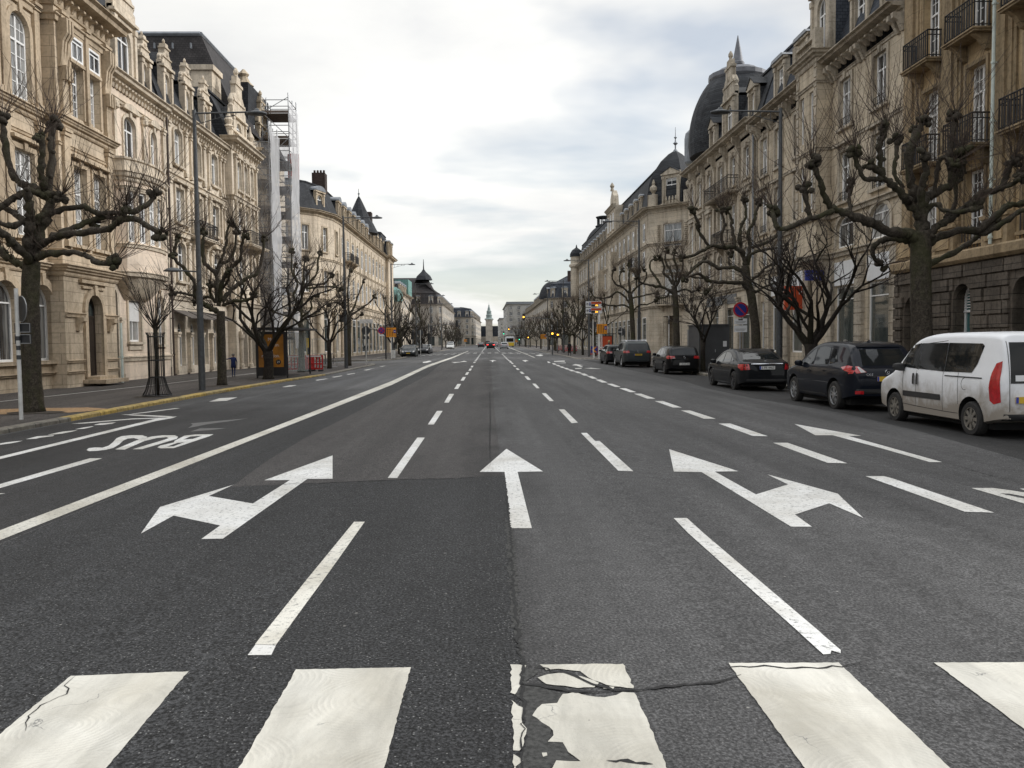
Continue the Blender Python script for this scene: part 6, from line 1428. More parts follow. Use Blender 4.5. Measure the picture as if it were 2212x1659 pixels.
def make_car(label,cat,x,y,rz,S,paint_,glass_m='car_glass',name='parked_car',group=None,zg=None):
    """S: sil=[(y,z)] rear->front top outline, W,L, belt, wheels (yr,yf,r), windows etc.  local +y = forward, x right; (x,y) = centre"""
    root=thing(name,label,cat,(x,y,(g(x) if zg is None else zg)),rz,group)
    W,L=S['W'],S['L']; sil=S['sil']; belt=S.get('belt',.95); tum=S.get('tumble',.28); rr=S.get('rr',.10); zb0=S.get('zb',.20)
    # dense silhouette
    raw=[Vector((0,a,b_)) for a,b_ in sil]; D=[]
    sm=smooth(raw,5); ys=-1e9
    for p in sm:
        if p.y>ys+.004: D.append((p.y,p.z)); ys=p.y
    def wp(yy):
        t=abs(yy)/(L/2); 
        e=max(0,(L/2-abs(yy))); rc=S.get('rc',.35)
        rnd_=0
        if e<rc: rnd_=rc*.55*(1-math.sqrt(max(0,1-((rc-e)/rc)**2)))
        return W/2*(1-S.get('taper',.05)*t**4)-rnd_
    def wid(yy,z):
        w=wp(yy); sh=S.get('shoulder',.04)
        if z<.55: w-=(.55-z)*.10*S.get('tuck',1)
        if z>belt-.10: w-= sh*min(1,(z-belt+.10)/.14)
        if z>belt: w-=tum*(z-belt)
        return w
    rings=[]; mb=MB(); NL=12
    def zbot(yy):
        t=abs(yy)-(L/2-.55); return zb0+max(0,t)*.22
    for yy,zt in D:
        zb=zbot(yy); zc=zt-rr*.9; pts=[(0,zb),(wid(yy,zb)*.93,zb)]
        for k in range(NL):
            z=zb+.03+(zc-zb-.03)*k/(NL-1); pts.append((wid(yy,z),z))
        wc=wid(yy,zc)
        for k in range(1,5):
            t=k/5*math.pi/2; r_=min(rr*1.6,wc*.6); pts.append((wc-r_+r_*math.cos(t)-tum*.0,zc+rr*.9*math.sin(t)*.92))
        r_=min(rr*1.6,wc*.6); cr=S.get('crown',.03); pts.append((wc-r_,zc+rr*.9*.94)); pts.append((wc*.5,zt-cr*.3)); pts.append((0,zt))
        full=[(px,yy,pz) for px,pz in pts]+[(-px,yy,pz) for px,pz in pts[-2:0:-1]]
        rings.append(mb.vs(full))
    n=len(rings[0])
    for a,b_ in zip(rings,rings[1:]):
        for k in range(n): mb.f.append([a[k],a[(k+1)%n],b_[(k+1)%n],b_[k]]); mb.m.append(0)
    mb.f.append(rings[0][::-1]); mb.m.append(0); mb.f.append(rings[-1]); mb.m.append(0)
    me=mb.mesh('body',[M[paint_],M['arch_dark']]); 
    bm=bmesh.new(); bm.from_mesh(me); bvh=BVHTree.FromBMesh(bm); bm.free()
    body=bpy.data.objects.new('body',me); link(body)
    yr,yf,wr=S['wheels']; cut=MB()
    for yy in (yr,yf):
        for s in (-1,1):
            cut.tube([(s*(W/2-.30),yy,wr+.02),(s*(W/2+.2),yy,wr+.02)],wr+.065,32,mi=0)
    cm=cut.mesh('cut',M['arch_dark']); co=bpy.data.objects.new('cut',cm); link(co)
    md=body.modifiers.new('b','BOOLEAN'); md.operation='DIFFERENCE'; md.object=co; md.solver='EXACT'
    try: md.material_mode='TRANSFER'
    except Exception: pass
    dg=bpy.context.evaluated_depsgraph_get(); new=bpy.data.meshes.new_from_object(body.evaluated_get(dg)); body.modifiers.clear(); body.data=new; new.name='body'
    bpy.data.objects.remove(co)
    new.polygons.foreach_set('use_smooth',[True]*len(new.polygons)); sharp(new,R_(32)); body.parent=root
    def proj(u,v,ax):
        if ax=='l': o=Vector((-3,u,v)); d=Vector((1,0,0))
        elif ax=='r': o=Vector((3,u,v)); d=Vector((-1,0,0))
        elif ax=='b': o=Vector((u,-5,v)); d=Vector((0,1,0))
        elif ax=='f': o=Vector((u,5,v)); d=Vector((0,-1,0))
        else: o=Vector((u,v,4)); d=Vector((0,0,-1))
        h=bvh.ray_cast(o,d)
        return h[0],h[1],d
    def patch(nm,outline,ax,mat,off=.004,par=None,step=.09,thick=0):
        """outline: points (u,v) on that side, wrapped on the body"""
        b2=bmesh.new(); P=[Vector((a,b_,0)) for a,b_ in outline]; vv=[b2.verts.new(p) for p in P]
        for t in tessellate_polygon([P]):
            try: b2.faces.new([vv[i] for i in t])
            except Exception: pass
        us=[p.x for p in P]; vs_=[p.y for p in P]
        for lo,hi,no in ((min(us),max(us),(1,0,0)),(min(vs_),max(vs_),(0,1,0))):
            c=math.ceil(lo/step)*step
            while c<hi: bmesh.ops.bisect_plane(b2,geom=b2.verts[:]+b2.edges[:]+b2.faces[:],plane_co=Vector(no)*c,plane_no=no); c+=step
        bad=[]
        for v in b2.verts:
            h,nn,d=proj(v.co.x,v.co.y,ax)
            if h is None: bad.append(v); continue
            v.co=h-d*off
        if bad: bmesh.ops.delete(b2,geom=bad,context='VERTS')
        for f in b2.faces: f.smooth=True
        m2=bpy.data.meshes.new(nm); b2.to_mesh(m2); b2.free(); m2.materials.append(M[mat]); o=bpy.data.objects.new(nm,m2); link(o,par or root); return o
    def strip2(pts,w):
        Lp=[];Rp=[]
        for i,p in enumerate(pts):
            a=Vector(pts[max(0,i-1)]); c=Vector(pts[min(len(pts)-1,i+1)]); d=(c-a).normalized(); nn=Vector((-d.y,d.x))*w/2; Lp.append(Vector(p)+nn); Rp.append(Vector(p)-nn)
        return [tuple(v) for v in Lp+Rp[::-1]]
    for side in ('l','r'):
        for w in S['side_windows']: patch('side_window',w,side,glass_m,.006)
        for ln in S.get('seams',[]): patch('door_seam',strip2(ln,.010),side,'arch_dark',.003)
        for hx,hz in S.get('handles',[]):
            h=patch('door_handle',S.get('hshape',lambda a,b_:[(a-.09,b_-.018),(a+.09,b_-.018),(a+.09,b_+.018),(a-.09,b_+.018)])(hx,hz),side,S.get('hmat',paint_),.028)
        for st in S.get('trims',[]): patch(st[2] if len(st)>2 else 'side_trim',st[0],side,st[1],.012)
        for li in S.get('side_lights',[]): patch('tail_light' if li[0][0]<0 else 'headlight',li,side,'light_red' if li[0][0]<0 else 'light_clear',.009)
    if 'rear_window' in S: patch('rear_window',S['rear_window'],'b',glass_m,.006)
    if 'windscreen' in S: patch('windscreen',S['windscreen'],'t',glass_m,.006)
    for nm,ol,mt,of in S.get('rear',[]): patch(nm,ol,'b',mt,of)
    for nm,ol,mt,of in S.get('front',[]): patch(nm,ol,'f',mt,of)
    for nm,ol,mt,of in S.get('top',[]): patch(nm,ol,'t',mt,of)
    # wheels
    rim=S.get('rim','rim_silver'); sp=S.get('spokes',5)
    for yy in (yr,yf):
        for s in (-1,1):
            t=MB(); X=s*(W/2-.11); tw=.20
            prof=[(wr*.62,-tw/2),(wr*.90,-tw/2),(wr*.985,-tw/2+.03),(wr,-tw/2+.06),(wr,tw/2-.06),(wr*.985,tw/2-.03),(wr*.90,tw/2),(wr*.66,tw/2),(wr*.64,tw/2-.03)]
            T=Matrix.Translation((X,yy,wr))@Matrix.Rotation(math.pi/2*s,4,'Y')
            t.lathe(prof,28,T=T); wo=t.build('wheel',M['tyre'],None,smooth=True); wo.parent=root
            r2=MB(); R1=wr*.66; r2.lathe([(R1*.86,tw/2-.05),(R1,tw/2-.05),(R1,tw/2-.005),(R1*.93,tw/2-.003),(R1*.90,tw/2-.04)],28,T=T)
            for k in range(sp):
                a=2*math.pi*k/sp; u=Vector((math.cos(a),math.sin(a),0)); vv=Vector((-math.sin(a),math.cos(a),0))
                wa,wb=(.045,.075) if sp<=5 else (.022,.034)
                if S.get('twin'):
                    for e in (-1,1):
                        q0=[u*.04+vv*(e*.012-.014),u*.04+vv*(e*.012+.014),u*R1*.95+vv*(e*.055+.02),u*R1*.95+vv*(e*.055-.02)]
                        for z0,z1 in ((tw/2-.04,tw/2-.012),):
                            A=[T@Vector((p.x,p.y,z0)) for p in q0]; B_=[T@Vector((p.x,p.y,z1)) for p in q0]; ia=r2.vs(A); ib=r2.vs(B_)
                            r2.f+= [ia[::-1],ib]+[[ia[j],ia[(j+1)%4],ib[(j+1)%4],ib[j]] for j in range(4)]; r2.m+=[0]*6
                else:
                    q0=[u*.03-vv*wa,u*.03+vv*wa,u*R1*.95+vv*wb,u*R1*.95-vv*wb]
                    A=[T@Vector((p.x,p.y,tw/2-.045)) for p in q0]; B_=[T@Vector((p.x,p.y,tw/2-.012)) for p in q0]; ia=r2.vs(A); ib=r2.vs(B_)
                    r2.f+= [ia[::-1],ib]+[[ia[j],ia[(j+1)%4],ib[(j+1)%4],ib[j]] for j in range(4)]; r2.m+=[0]*6
            r2.lathe([(.075,tw/2-.05),(.075,tw/2),(.03,tw/2+.005)],12,T=T); ro=r2.build('rim',M[rim],None); ro.parent=wo
            k2=MB(); k2.lathe([(R1*.93,tw/2-.10),(R1*.9,tw/2-.09),(.01,tw/2-.09)],20,T=T); ko=k2.build('brake_disc',M['arch_dark'],None); ko.parent=wo
    # mirrors
    my,mz=S['mirror']
    for s in (-1,1):
        m_=MB(); c=Vector((s*(wid(my,mz)+.115),my,mz+.03)); sc_=S.get('mscale',1.0)
        m_.lathe([(.02,-.07),(.075,-.06),(.095,0),(.085,.06),(.03,.085)],12,c,sx=1.25*sc_,sy=.8*sc_); m_.box((min(c.x,s*wid(my,mz-.05)),my-.04,mz-.05),(max(c.x,s*wid(my,mz-.05)),my+.03,mz-.02))
        o=m_.build('wing_mirror',M[S.get('mmat',paint_)],None,smooth=True); o.parent=root
    # underbody shade plate
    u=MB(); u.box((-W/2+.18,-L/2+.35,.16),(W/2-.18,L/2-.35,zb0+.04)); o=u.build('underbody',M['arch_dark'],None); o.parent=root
    # plates
    for pl in S.get('plates',[]):
        ax,pz,txt,mt,eu=pl[:5]; pw,ph=.52,.11; px=pl[5] if len(pl)>5 else 0
        h,nn,d=proj(px,pz,ax); s=-1 if ax=='b' else 1
        m_=MB(); yv=h.y+s*.012; m_.box((px-pw/2,min(yv,yv+s*.012),pz-ph/2),(px+pw/2,max(yv,yv+s*.012),pz+ph/2)); po=m_.build('number_plate',M[mt],None); po.parent=root
        if eu:
            m_=MB(); e0=px-pw/2 if ax=='b' else px+pw/2-.045; m_.box((e0,min(yv+s*.0125,yv+s*.015),pz-ph/2+.003),(e0+.045,max(yv+s*.0125,yv+s*.015),pz+ph/2-.003)); eo=m_.build('country_strip',M['plate_blue'],None); eo.parent=po
        if not txt: continue
        tm=make_text(txt,.115,.001,'sign_black',sx=.9); Rm=Matrix.Translation((px+.02*( 1 if ax=='b' else -1),yv+s*.0145,pz))@(Matrix(((1,0,0,0),(0,0,-1,0),(0,1,0,0),(0,0,0,1))) if ax=='b' else Matrix(((-1,0,0,0),(0,0,1,0),(0,1,0,0),(0,0,0,1))))
        tm.transform(Rm); to=bpy.data.objects.new('lettering',tm); link(to,po)
    for em in S.get('emblem',[]):
        ax,ex,ez,kind=em; h,nn,d=proj(ex,ez,ax); s=-1 if ax=='b' else 1; r2=MB()
        T=Matrix.Translation((ex,h.y+s*.008,ez))@Matrix.Rotation(-s*math.pi/2,4,'X'); r2.tube([T@Vector((.05*math.cos(k*.35),.05*math.sin(k*.35),.0)) for k in range(19)],.006,5)
        if kind=='star':
            for k in range(3): r2.tube([T@Vector((0,0,0)),T@Vector((.048*math.cos(math.pi/2*-s+k*2.094),.048*math.sin(math.pi/2*-s+k*2.094),0))],.005,4)
        elif kind=='vw': r2.tube([T@Vector(p) for p in ((-.035,.03*-s*-1,0),(-.015,-.035*-s*-1,0),(0,0,0),(.015,-.035*-s*-1,0),(.035,.03*-s*-1,0))],.005,4)
        elif kind=='wing': r2.tube([T@Vector(p) for p in ((-.045,.0,0),(-.02,.012,0),(0,-.02,0),(.02,.012,0),(.045,0,0))],.005,4)
        o=r2.build('emblem',M['chrome'],None); o.parent=root
    for tx in S.get('texts',[]):
        ax,ex,ez,tt,sz=tx; h,nn,d=proj(ex,ez,ax); tm=make_text(tt,sz,.002,'chrome'); tm.transform(Matrix.Translation((ex,h.y-.008,ez))@Matrix(((1,0,0,0),(0,0,-1,0),(0,1,0,0),(0,0,0,1)))); to=bpy.data.objects.new('lettering',tm); link(to,root)
    return root
def rect(a,b,c,d): return [(a,c),(b,c),(b,d),(a,d)]
# ---------------- white van (leisure MPV): L 4.41 W 1.83 H 1.85
van=dict(L=4.41,W=1.84,belt=1.12,tumble=.16,rr=.13,zb=.24,rc=.30,taper=.03,shoulder=.03,crown=.04,
 sil=[(-2.205,.62),(-2.20,.78),(-2.185,1.10),(-2.14,1.45),(-2.06,1.75),(-1.92,1.84),(-1.2,1.87),(-.3,1.87),(.35,1.83),(.75,1.72),(1.12,1.42),(1.40,1.16),(1.60,1.06),(1.95,.94),(2.12,.80),(2.19,.58),(2.205,.45)],
 wheels=(-1.38,1.40,.315),rim='rim_dusty',spokes=8,mirror=(1.02,1.14),mmat='rubber',mscale=1.15,
 side_windows=[[(.98,1.17),(1.16,1.20),(1.10,1.30),(.80,1.62),(.52,1.66),(.50,1.15)],[(-.42,1.13),(.44,1.15),(.46,1.66),(-.42,1.67)],[(-1.38,1.14),(-.50,1.13),(-.50,1.67),(-1.55,1.66),(-1.62,1.62),(-1.50,1.30)]],
 windscreen=[(-.72,.66),(.72,.66),(.80,1.36),(-.80,1.36)],
 rear_window=[(-.70,.98),(.70,.98),(.68,1.68),(-.68,1.68)],
 seams=[[(-1.20+.10*math.cos(k*.5),.93+.11*math.sin(k*.5)) for k in range(-4,4)],[(.50,.40),(.50,1.12)],[(1.05,.42),(1.02,1.15)],[(-.48,.38),(-.48,1.12)],[(-1.00,.55),(-.98,1.14)],[(-.45,1.71),(1.0,1.60)],[(.50,.40),(1.03,.42)],[(-.48,.38),(.48,.40)],[(-.98,.38),(-.5,.38)]],
 handles=[(.43,.95),(.57,.95)],hshape=lambda a,b_:[(a-.035,b_-.11),(a+.035,b_-.11),(a+.035,b_+.11),(a-.035,b_+.11)],hmat='rubber',
 trims=[([(.445,1.14),(.495,1.15),(.515,1.66),(.465,1.66)],'car_glass','pillar'),([(-.495,1.13),(-.425,1.13),(-.425,1.67),(-.495,1.67)],'car_glass','pillar'),([(-.42,.58),(1.0,.58),(1.0,.69),(-.42,.69)],'rubber'),([(-1.72,1.045),(-.55,1.045),(-.55,1.065),(-1.72,1.065)],'arch_dark','door_rail'),([(-1.5,1.865),(.3,1.85),(.3,1.855),(-1.5,1.87)],'rubber')],
 side_lights=[[(-2.15,.66),(-2.04,.62),(-1.95,.68),(-1.92,.90),(-1.95,1.16),(-2.01,1.32),(-2.11,1.36)]],
 rear=[('glass_strip',rect(-.62,.62,1.02,1.12),'white_panel',.012),('door_seam',rect(-.005,.005,.50,1.7),'arch_dark',.004),('door_seam',rect(-.72,-.71,.50,1.7),'arch_dark',.004),('bumper',rect(-.80,.80,.34,.46),'rubber',.012)],
 plates=[('b',.70,'','plate_yellow',True,-.36)],texts=[],
 front=[('headlight',[(-.85,.75),(-.60,.72),(-.62,.90),(-.84,.98)],'light_clear',.006),('headlight',[(.85,.75),(.60,.72),(.62,.90),(.84,.98)],'light_clear',.006),('grille',rect(-.45,.45,.50,.64),'arch_dark',.005)])
def place_car(S,lbl,cat,wx,wy,paint,**k):
    """wx, wy: contact point of the rear left wheel (car pointing +y)"""
    return make_car(lbl,cat,wx+S['W']/2-.11+.06,wy-S['wheels'][0],0,S,paint,**k)
place_car(van,'muddy white leisure van parked nearest the camera on the right','van',8.62,14.55,'car_white',name='parked_van')
# ---------------- SUV (dark blue-black)
suv=dict(L=4.55,W=1.84,belt=1.06,tumble=.34,rr=.12,zb=.27,rc=.42,taper=.06,shoulder=.05,crown=.05,
 sil=[(-2.275,.62),(-2.27,.80),(-2.22,1.02),(-2.08,1.22),(-1.88,1.45),(-1.62,1.62),(-1.1,1.68),(-.4,1.70),(.15,1.66),(.55,1.52),(1.0,1.24),(1.25,1.10),(1.6,1.04),(2.0,.92),(2.20,.74),(2.265,.55),(2.275,.45)],
 wheels=(-1.33,1.37,.36),rim='rim_silver',spokes=5,twin=True,mirror=(.80,1.08),
 side_windows=[[(.10,1.10),(.82,1.10),(.62,1.30),(.30,1.48),(.14,1.52)],[(-.85,1.12),(.02,1.10),(.06,1.53),(-.30,1.57),(-.72,1.54)],[(-1.35,1.20),(-.93,1.13),(-.80,1.53),(-1.05,1.50)]],
 windscreen=[(-.68,.50),(.68,.50),(.78,1.15),(-.78,1.15)],
 rear_window=[(-.56,1.12),(.56,1.12),(.50,1.50),(-.50,1.50)],
 seams=[[(.06,.42),(.06,1.08)],[(.98,.50),(.90,1.02)],[(-.92,.98),(-.86,1.1)],[(.06,.42),(.95,.44)],[(-.75,.42),(.06,.42)]],
 handles=[(.22,.93),(-.72,.96)],trims=[([(-.85,.27),(.90,.27),(.90,.38),(-.85,.38)],'rubber')],
 side_lights=[[(-2.12,.94),(-1.80,1.02),(-1.66,1.07),(-1.95,1.12),(-2.12,1.10)]],
 rear=[('tail_light',[(.50,.96),(.86,.92),(.86,1.10),(.66,1.10)],'light_red',.01),('tail_light',[(-.50,.96),(-.86,.92),(-.86,1.10),(-.66,1.10)],'light_red',.01),('reverse_light',[(-.52,.965),(-.64,.95),(-.70,1.09),(-.66,1.09)],'light_clear',.014),('bumper',rect(-.74,.74,.34,.56),'rubber',.008),('fog_lamp',rect(-.76,-.58,.44,.52),'light_red',.014),('fog_lamp',rect(.58,.76,.44,.52),'light_red',.014),('spoiler',rect(-.52,.52,1.56,1.60),'car_navy',.05)],
 plates=[('b',.80,'MC','plate_yellow',True)],emblem=[('b',0,.96,'wing')],texts=[('b',-.43,.90,'CX-5',.075)])
o=place_car(suv,'glossy blue-black SUV with silver twin-spoke wheels parked directly ahead of the white van','car',8.58,20.35,'car_navy')
def fin(root,y,z,mat='car_navy'):
    mb=MB(); mb.prism([(y,z),(y+.16,z),(y+.02,z+.07)],-.015,.015,T=Matrix(((0,1,0,0),(1,0,0,0),(0,0,1,0),(0,0,0,1)))); a=mb.build('aerial',M[mat],None); a.parent=root
fin(o,-1.3,1.66)
# ---------------- saloon
sal=dict(L=4.70,W=1.81,belt=.93,tumble=.40,rr=.10,zb=.19,rc=.45,taper=.07,shoulder=.05,crown=.04,
 sil=[(-2.35,.55),(-2.345,.70),(-2.32,.92),(-2.22,1.00),(-1.95,1.03),(-1.62,1.12),(-1.20,1.30),(-.70,1.41),(-.15,1.44),(.35,1.38),(.80,1.20),(1.15,1.02),(1.6,.93),(2.05,.80),(2.28,.62),(2.35,.45)],
 wheels=(-1.42,1.42,.335),rim='rim_dark',spokes=5,twin=True,mirror=(.78,.93),
 side_windows=[[(-.02,.96),(.86,.95),(.62,1.12),(.28,1.26),(.02,1.30)],[(-.95,.98),(-.10,.96),(-.06,1.31),(-.50,1.30),(-.85,1.20)],[(-1.28,1.02),(-1.02,.99),(-.93,1.17),(-1.05,1.13)]],
 windscreen=[(-.62,.42),(.62,.42),(.74,1.05),(-.74,1.05)],
 rear_window=[(-.62,1.08),(.62,1.08),(.50,1.35),(-.50,1.35)],
 seams=[[(-.06,.32),(-.06,.95)],[(1.0,.40),(.95,.90)],[(-1.0,.75),(-.95,.97)],[(-.85,.30),(1.0,.32)]],handles=[(.08,.80),(-.86,.82)],
 trims=[([(-.95,.20),(1.0,.20),(1.0,.26),(-.95,.26)],'chrome')],
 side_lights=[[(-2.24,.72),(-1.96,.80),(-1.86,.92),(-2.22,.93)]],
 rear=[('tail_light',[(.58,.74),(.84,.72),(.84,.92),(.62,.93)],'light_red',.01),('tail_light',[(-.58,.74),(-.84,.72),(-.84,.92),(-.62,.93)],'light_red',.01),('chrome_strip',rect(-.54,.54,.925,.95),'chrome',.014),('bumper',rect(-.7,.7,.30,.42),'rubber',.01)],
 plates=[('b',.80,'S PR 4463','plate_white',True)],emblem=[('b',0,1.0,'star')])
place_car(sal,'glossy dark grey saloon with a chrome boot strip, parked behind the black hatchback','car',8.50,28.6,'car_charcoal')
# ---------------- hatchback
hat=dict(L=4.20,W=1.79,belt=.97,tumble=.34,rr=.11,zb=.21,rc=.42,taper=.06,shoulder=.05,crown=.05,
 sil=[(-2.10,.55),(-2.095,.75),(-2.05,.98),(-1.92,1.15),(-1.74,1.36),(-1.50,1.44),(-.8,1.48),(-.2,1.48),(.3,1.42),(.75,1.22),(1.05,1.05),(1.5,.95),(1.85,.82),(2.05,.62),(2.10,.45)],
 wheels=(-1.28,1.30,.32),rim='rim_dark',spokes=5,mirror=(.72,.98),
 side_windows=[[(.02,1.00),(.80,.99),(.55,1.18),(.25,1.31),(.06,1.34)],[(-.78,1.02),(-.06,1.00),(-.02,1.35),(-.70,1.35)],[(-1.15,1.06),(-.86,1.03),(-.80,1.34),(-1.0,1.32)]],
 windscreen=[(-.62,.38),(.62,.38),(.72,.98),(-.72,.98)],rear_window=[(-.60,1.02),(.60,1.02),(.54,1.34),(-.54,1.34)],
 seams=[[(0,.34),(0,.98)],[(.95,.42),(.9,.93)],[(-.8,.6),(-.78,1.0)]],handles=[(.12,.86),(-.70,.88)],
 side_lights=[[(-2.0,.82),(-1.80,.84),(-1.72,.97),(-1.98,.99)]],
 rear=[('tail_light',[(.46,.84),(.84,.82),(.84,.97),(.50,.97)],'light_red',.01),('tail_light',[(-.46,.84),(-.84,.82),(-.84,.97),(-.50,.97)],'light_red',.01),('reverse_light',rect(-.62,-.48,.845,.88),'light_clear',.014),('bumper',rect(-.66,.66,.26,.36),'rubber',.01)],
 plates=[('b',.56,'1-KXE-044','plate_white',False)],emblem=[('b',0,.90,'vw')],front=[('headlight',[(-.80,.62),(-.50,.60),(-.55,.74),(-.78,.80)],'light_clear',.008),('headlight',[(.80,.62),(.50,.60),(.55,.74),(.78,.80)],'light_clear',.008),('grille',rect(-.5,.5,.36,.50),'arch_dark',.006)])
place_car(hat,'glossy black hatchback with a white plate parked in front of the grey kiosk','car',9.02,42.5,'car_black')
# ---------------- big grey SUV
suv2=dict(suv); suv2.update(L=4.75,W=1.92,belt=1.10,tumble=.30,sil=[(-2.375,.62),(-2.37,.82),(-2.32,1.06),(-2.22,1.25),(-2.05,1.52),(-1.80,1.68),(-1.2,1.73),(-.3,1.74),(.25,1.68),(.65,1.52),(1.05,1.24),(1.3,1.12),(1.7,1.06),(2.1,.95),(2.30,.75),(2.37,.55)],
 wheels=(-1.42,1.43,.37),twin=False,spokes=5,mmat='rubber',rear_window=[(-.66,1.16),(.66,1.16),(.60,1.55),(-.60,1.55)],
 rear=[('tail_light',[(.54,.96),(.88,.94),(.88,1.10),(.58,1.10)],'light_red',.01),('tail_light',[(-.54,.96),(-.88,.94),(-.88,1.10),(-.58,1.10)],'light_red',.01),('bumper',rect(-.7,.7,.32,.44),'rubber',.01)],plates=[('b',.84,'BN 8293','plate_yellow',True)],emblem=[('b',0,1.04,'vw')],texts=[],
 side_lights=[[(-2.22,.96),(-2.02,.98),(-1.98,1.10),(-2.22,1.10)]])
p=G(1335,793)
o=place_car(suv2,'dark grey SUV with silver roof rails parked behind the black hatchback','car',8.75,54.6,'car_grey')
mb=MB()
for s in (-1,1):
    mb.tube([(s*.66,-1.7,1.68),(s*.66,-1.55,1.78),(s*.66,.2,1.78),(s*.66,.4,1.70)],.022,6)
for yy in (-1.4,-.9,-.3): mb.tube([(-.66,yy,1.77),(.66,yy,1.77)],.018,6)
r=mb.build('roof_rail',M['chrome'],None); r.parent=o
hat3=dict(hat); hat3.update(plates=[('b',.56,'','plate_yellow',False)],emblem=[])
place_car(hat3,'small dark hatchback at the head of the right-hand row, almost hidden by the grey SUV','car',8.55,60.8,'car_charcoal')
# ---------------- left side parked cars facing the camera and traffic
wag=dict(hat); wag.update(L=4.77,W=1.82,belt=.98,sil=[(-2.385,.6),(-2.37,.9),(-2.2,1.15),(-2.0,1.40),(-1.7,1.48),(-.6,1.51),(-.1,1.50),(.45,1.40),(.95,1.15),(1.25,1.02),(1.75,.94),(2.15,.80),(2.34,.60),(2.385,.45)],wheels=(-1.38,1.36,.33),rim='rim_silver',
 side_windows=[[(.12,1.02),(.95,1.00),(.70,1.18),(.38,1.33),(.16,1.38)],[(-.75,1.02),(.04,1.02),(.08,1.39),(-.68,1.40)],[(-1.6,1.06),(-.83,1.03),(-.76,1.40),(-1.45,1.36)]],windscreen=[(-.64,.55),(.64,.55),(.74,1.18),(-.74,1.18)],mirror=(.85,1.0),
 front=[('headlight',[(-.84,.62),(-.52,.60),(-.58,.76),(-.82,.80)],'light_clear',.008),('headlight',[(.84,.62),(.52,.60),(.58,.76),(.82,.80)],'light_clear',.008),('grille',rect(-.42,.42,.58,.70),'arch_dark',.006),('chrome_strip',rect(-.42,.42,.70,.725),'chrome',.012),('air_intake',rect(-.6,.6,.30,.42),'arch_dark',.006)],plates=[('f',.48,'','plate_yellow',True)],emblem=[('f',0,.66,'vw')],rear_window=[(-.60,1.08),(.60,1.08),(.54,1.38),(-.54,1.38)])
make_car('dark metallic estate car parked facing the camera on the left, first of its row','car',-10.0,104.5,math.pi,wag,'car_grey')
def lowcar(label,x,y,rz,S,paint,lit=False,name='car',group=None):
    o=make_car(label,'car',x,y,rz,S,paint,name=name,group=group)
    if lit:
        for c in list(o.children):
            if c.name.startswith('tail_light') and c.data: c.data.materials.clear(); c.data.materials.append(M['lamp_on_red'])
    return o
sal2=dict(sal); sal2.update(plates=[],emblem=[],front=hat['front'])
hat2=dict(hat); hat2.update(plates=[],emblem=[])
lowcar('dark estate car parked half hidden behind the first one on the left',-10.9,111.5,math.pi,dict(wag,plates=[],emblem=[]),'car_silver',name='parked_car')
lowcar('dark saloon parked third on the left, facing the camera',-10.0,127,math.pi,sal2,'car_charcoal',name='parked_car')
lowcar('pale silver hatchback parked behind the dark saloon on the left',-10.2,135,math.pi,hat2,'car_silver',name='parked_car')
lowcar('pale beige saloon parked farthest on the left before the crossing',-9.6,205,math.pi,sal2,'car_pale',name='parked_car')
lowcar('silver small van parked right behind the pale saloon on the left',-9.9,212,math.pi,dict(van,plates=[]),'car_silver',name='parked_car')
lowcar('dark car driving away in the middle lane with its red brake lights on',.30,181,0,dict(hat2),'car_charcoal',True)
lowcar('silver car driving away in the lane right of the braking dark car',3.2,179,0,dict(wag,plates=[],emblem=[]),'car_silver')
lowcar('dark saloon in the left lane ahead of the braking car',-2.3,232,0,sal2,'car_charcoal')
lowcar('silver hatchback far ahead between the braking car and the bus',1.9,262,0,hat2,'car_silver')
lowcar('black van-like car farthest ahead in the middle lane',-.6,290,0,dict(van,plates=[]),'car_black')
# ---------------- bus far off
t=thing('bus','yellow and white city bus far down the street on the right','bus',(6.4,262,g(6.4))); mb=MB(); z=g(6.4)
mb.box((5.15,257,z+.35),(7.65,268,z+3.05)); mb.box((5.3,257.2,z+3.05),(7.5,267.5,z+3.2)); mb.build('body',M['white_panel'],t)
mb=MB(); mb.box((5.14,256.9,z+.36),(7.66,256.94,z+1.4)); mb.build('lower_panel',M['yellow_paint'],t)
mb=MB(); mb.box((5.3,256.95,z+1.6),(7.5,256.99,z+2.7)); mb.build('rear_window',M['car_glass'],t); mb=MB(); mb.box((5.2,256.94,z+2.72),(7.6,256.99,z+3.04)); mb.build('destination_panel',M['white_panel'],t)
for xx in (5.25,7.4):
    mb=MB(); mb.box((xx,256.95,z+.8),(xx+.15,256.99,z+1.3)); mb.build('tail_light',M['light_red'],t)
for xx in (5.35,7.45):
    for yy in (259.5,265.5): mb=MB(); mb.tube([(xx-.12,yy,z+.48),(xx+.12,yy,z+.48)],.48,16); mb.build('wheel',M['tyre'],t)
# ================================================================== SCAFFOLD
plain('scaffold_steel',(0.36,0.37,0.38),.4,.6,.15); plain('scaffold_board',(0.15,0.12,0.10),.8,0,.3); plain('red_plastic',(0.46,0.018,0.02),.45,0,.12); plain('galvanised',(0.33,0.34,0.35),.45,.5,.15)
def netmat(name,c,a):
    m,nt,b=new_mat(name); p=pos(nt); s=noise(nt,p,1.4,5,.6,.5,(1,1,.35))
    b.inputs['Base Color'].default_value=(*c,1); b.inputs['Roughness'].default_value=.8
    al=mth(nt,'ADD',mth(nt,'MULTIPLY',ramp(nt,s,[(.3,0.),(.7,1.)]),.30),a,True); nt.links.new(al,b.inputs['Alpha'])
    bump(nt,b,noise(nt,p,2.2,4,.6,1.0,(1,1,.2)),.9,.3); return m
netmat('net_white',(0.62,0.62,0.63),.50); netmat('net_grey',(0.36,0.36,0.37),.30)
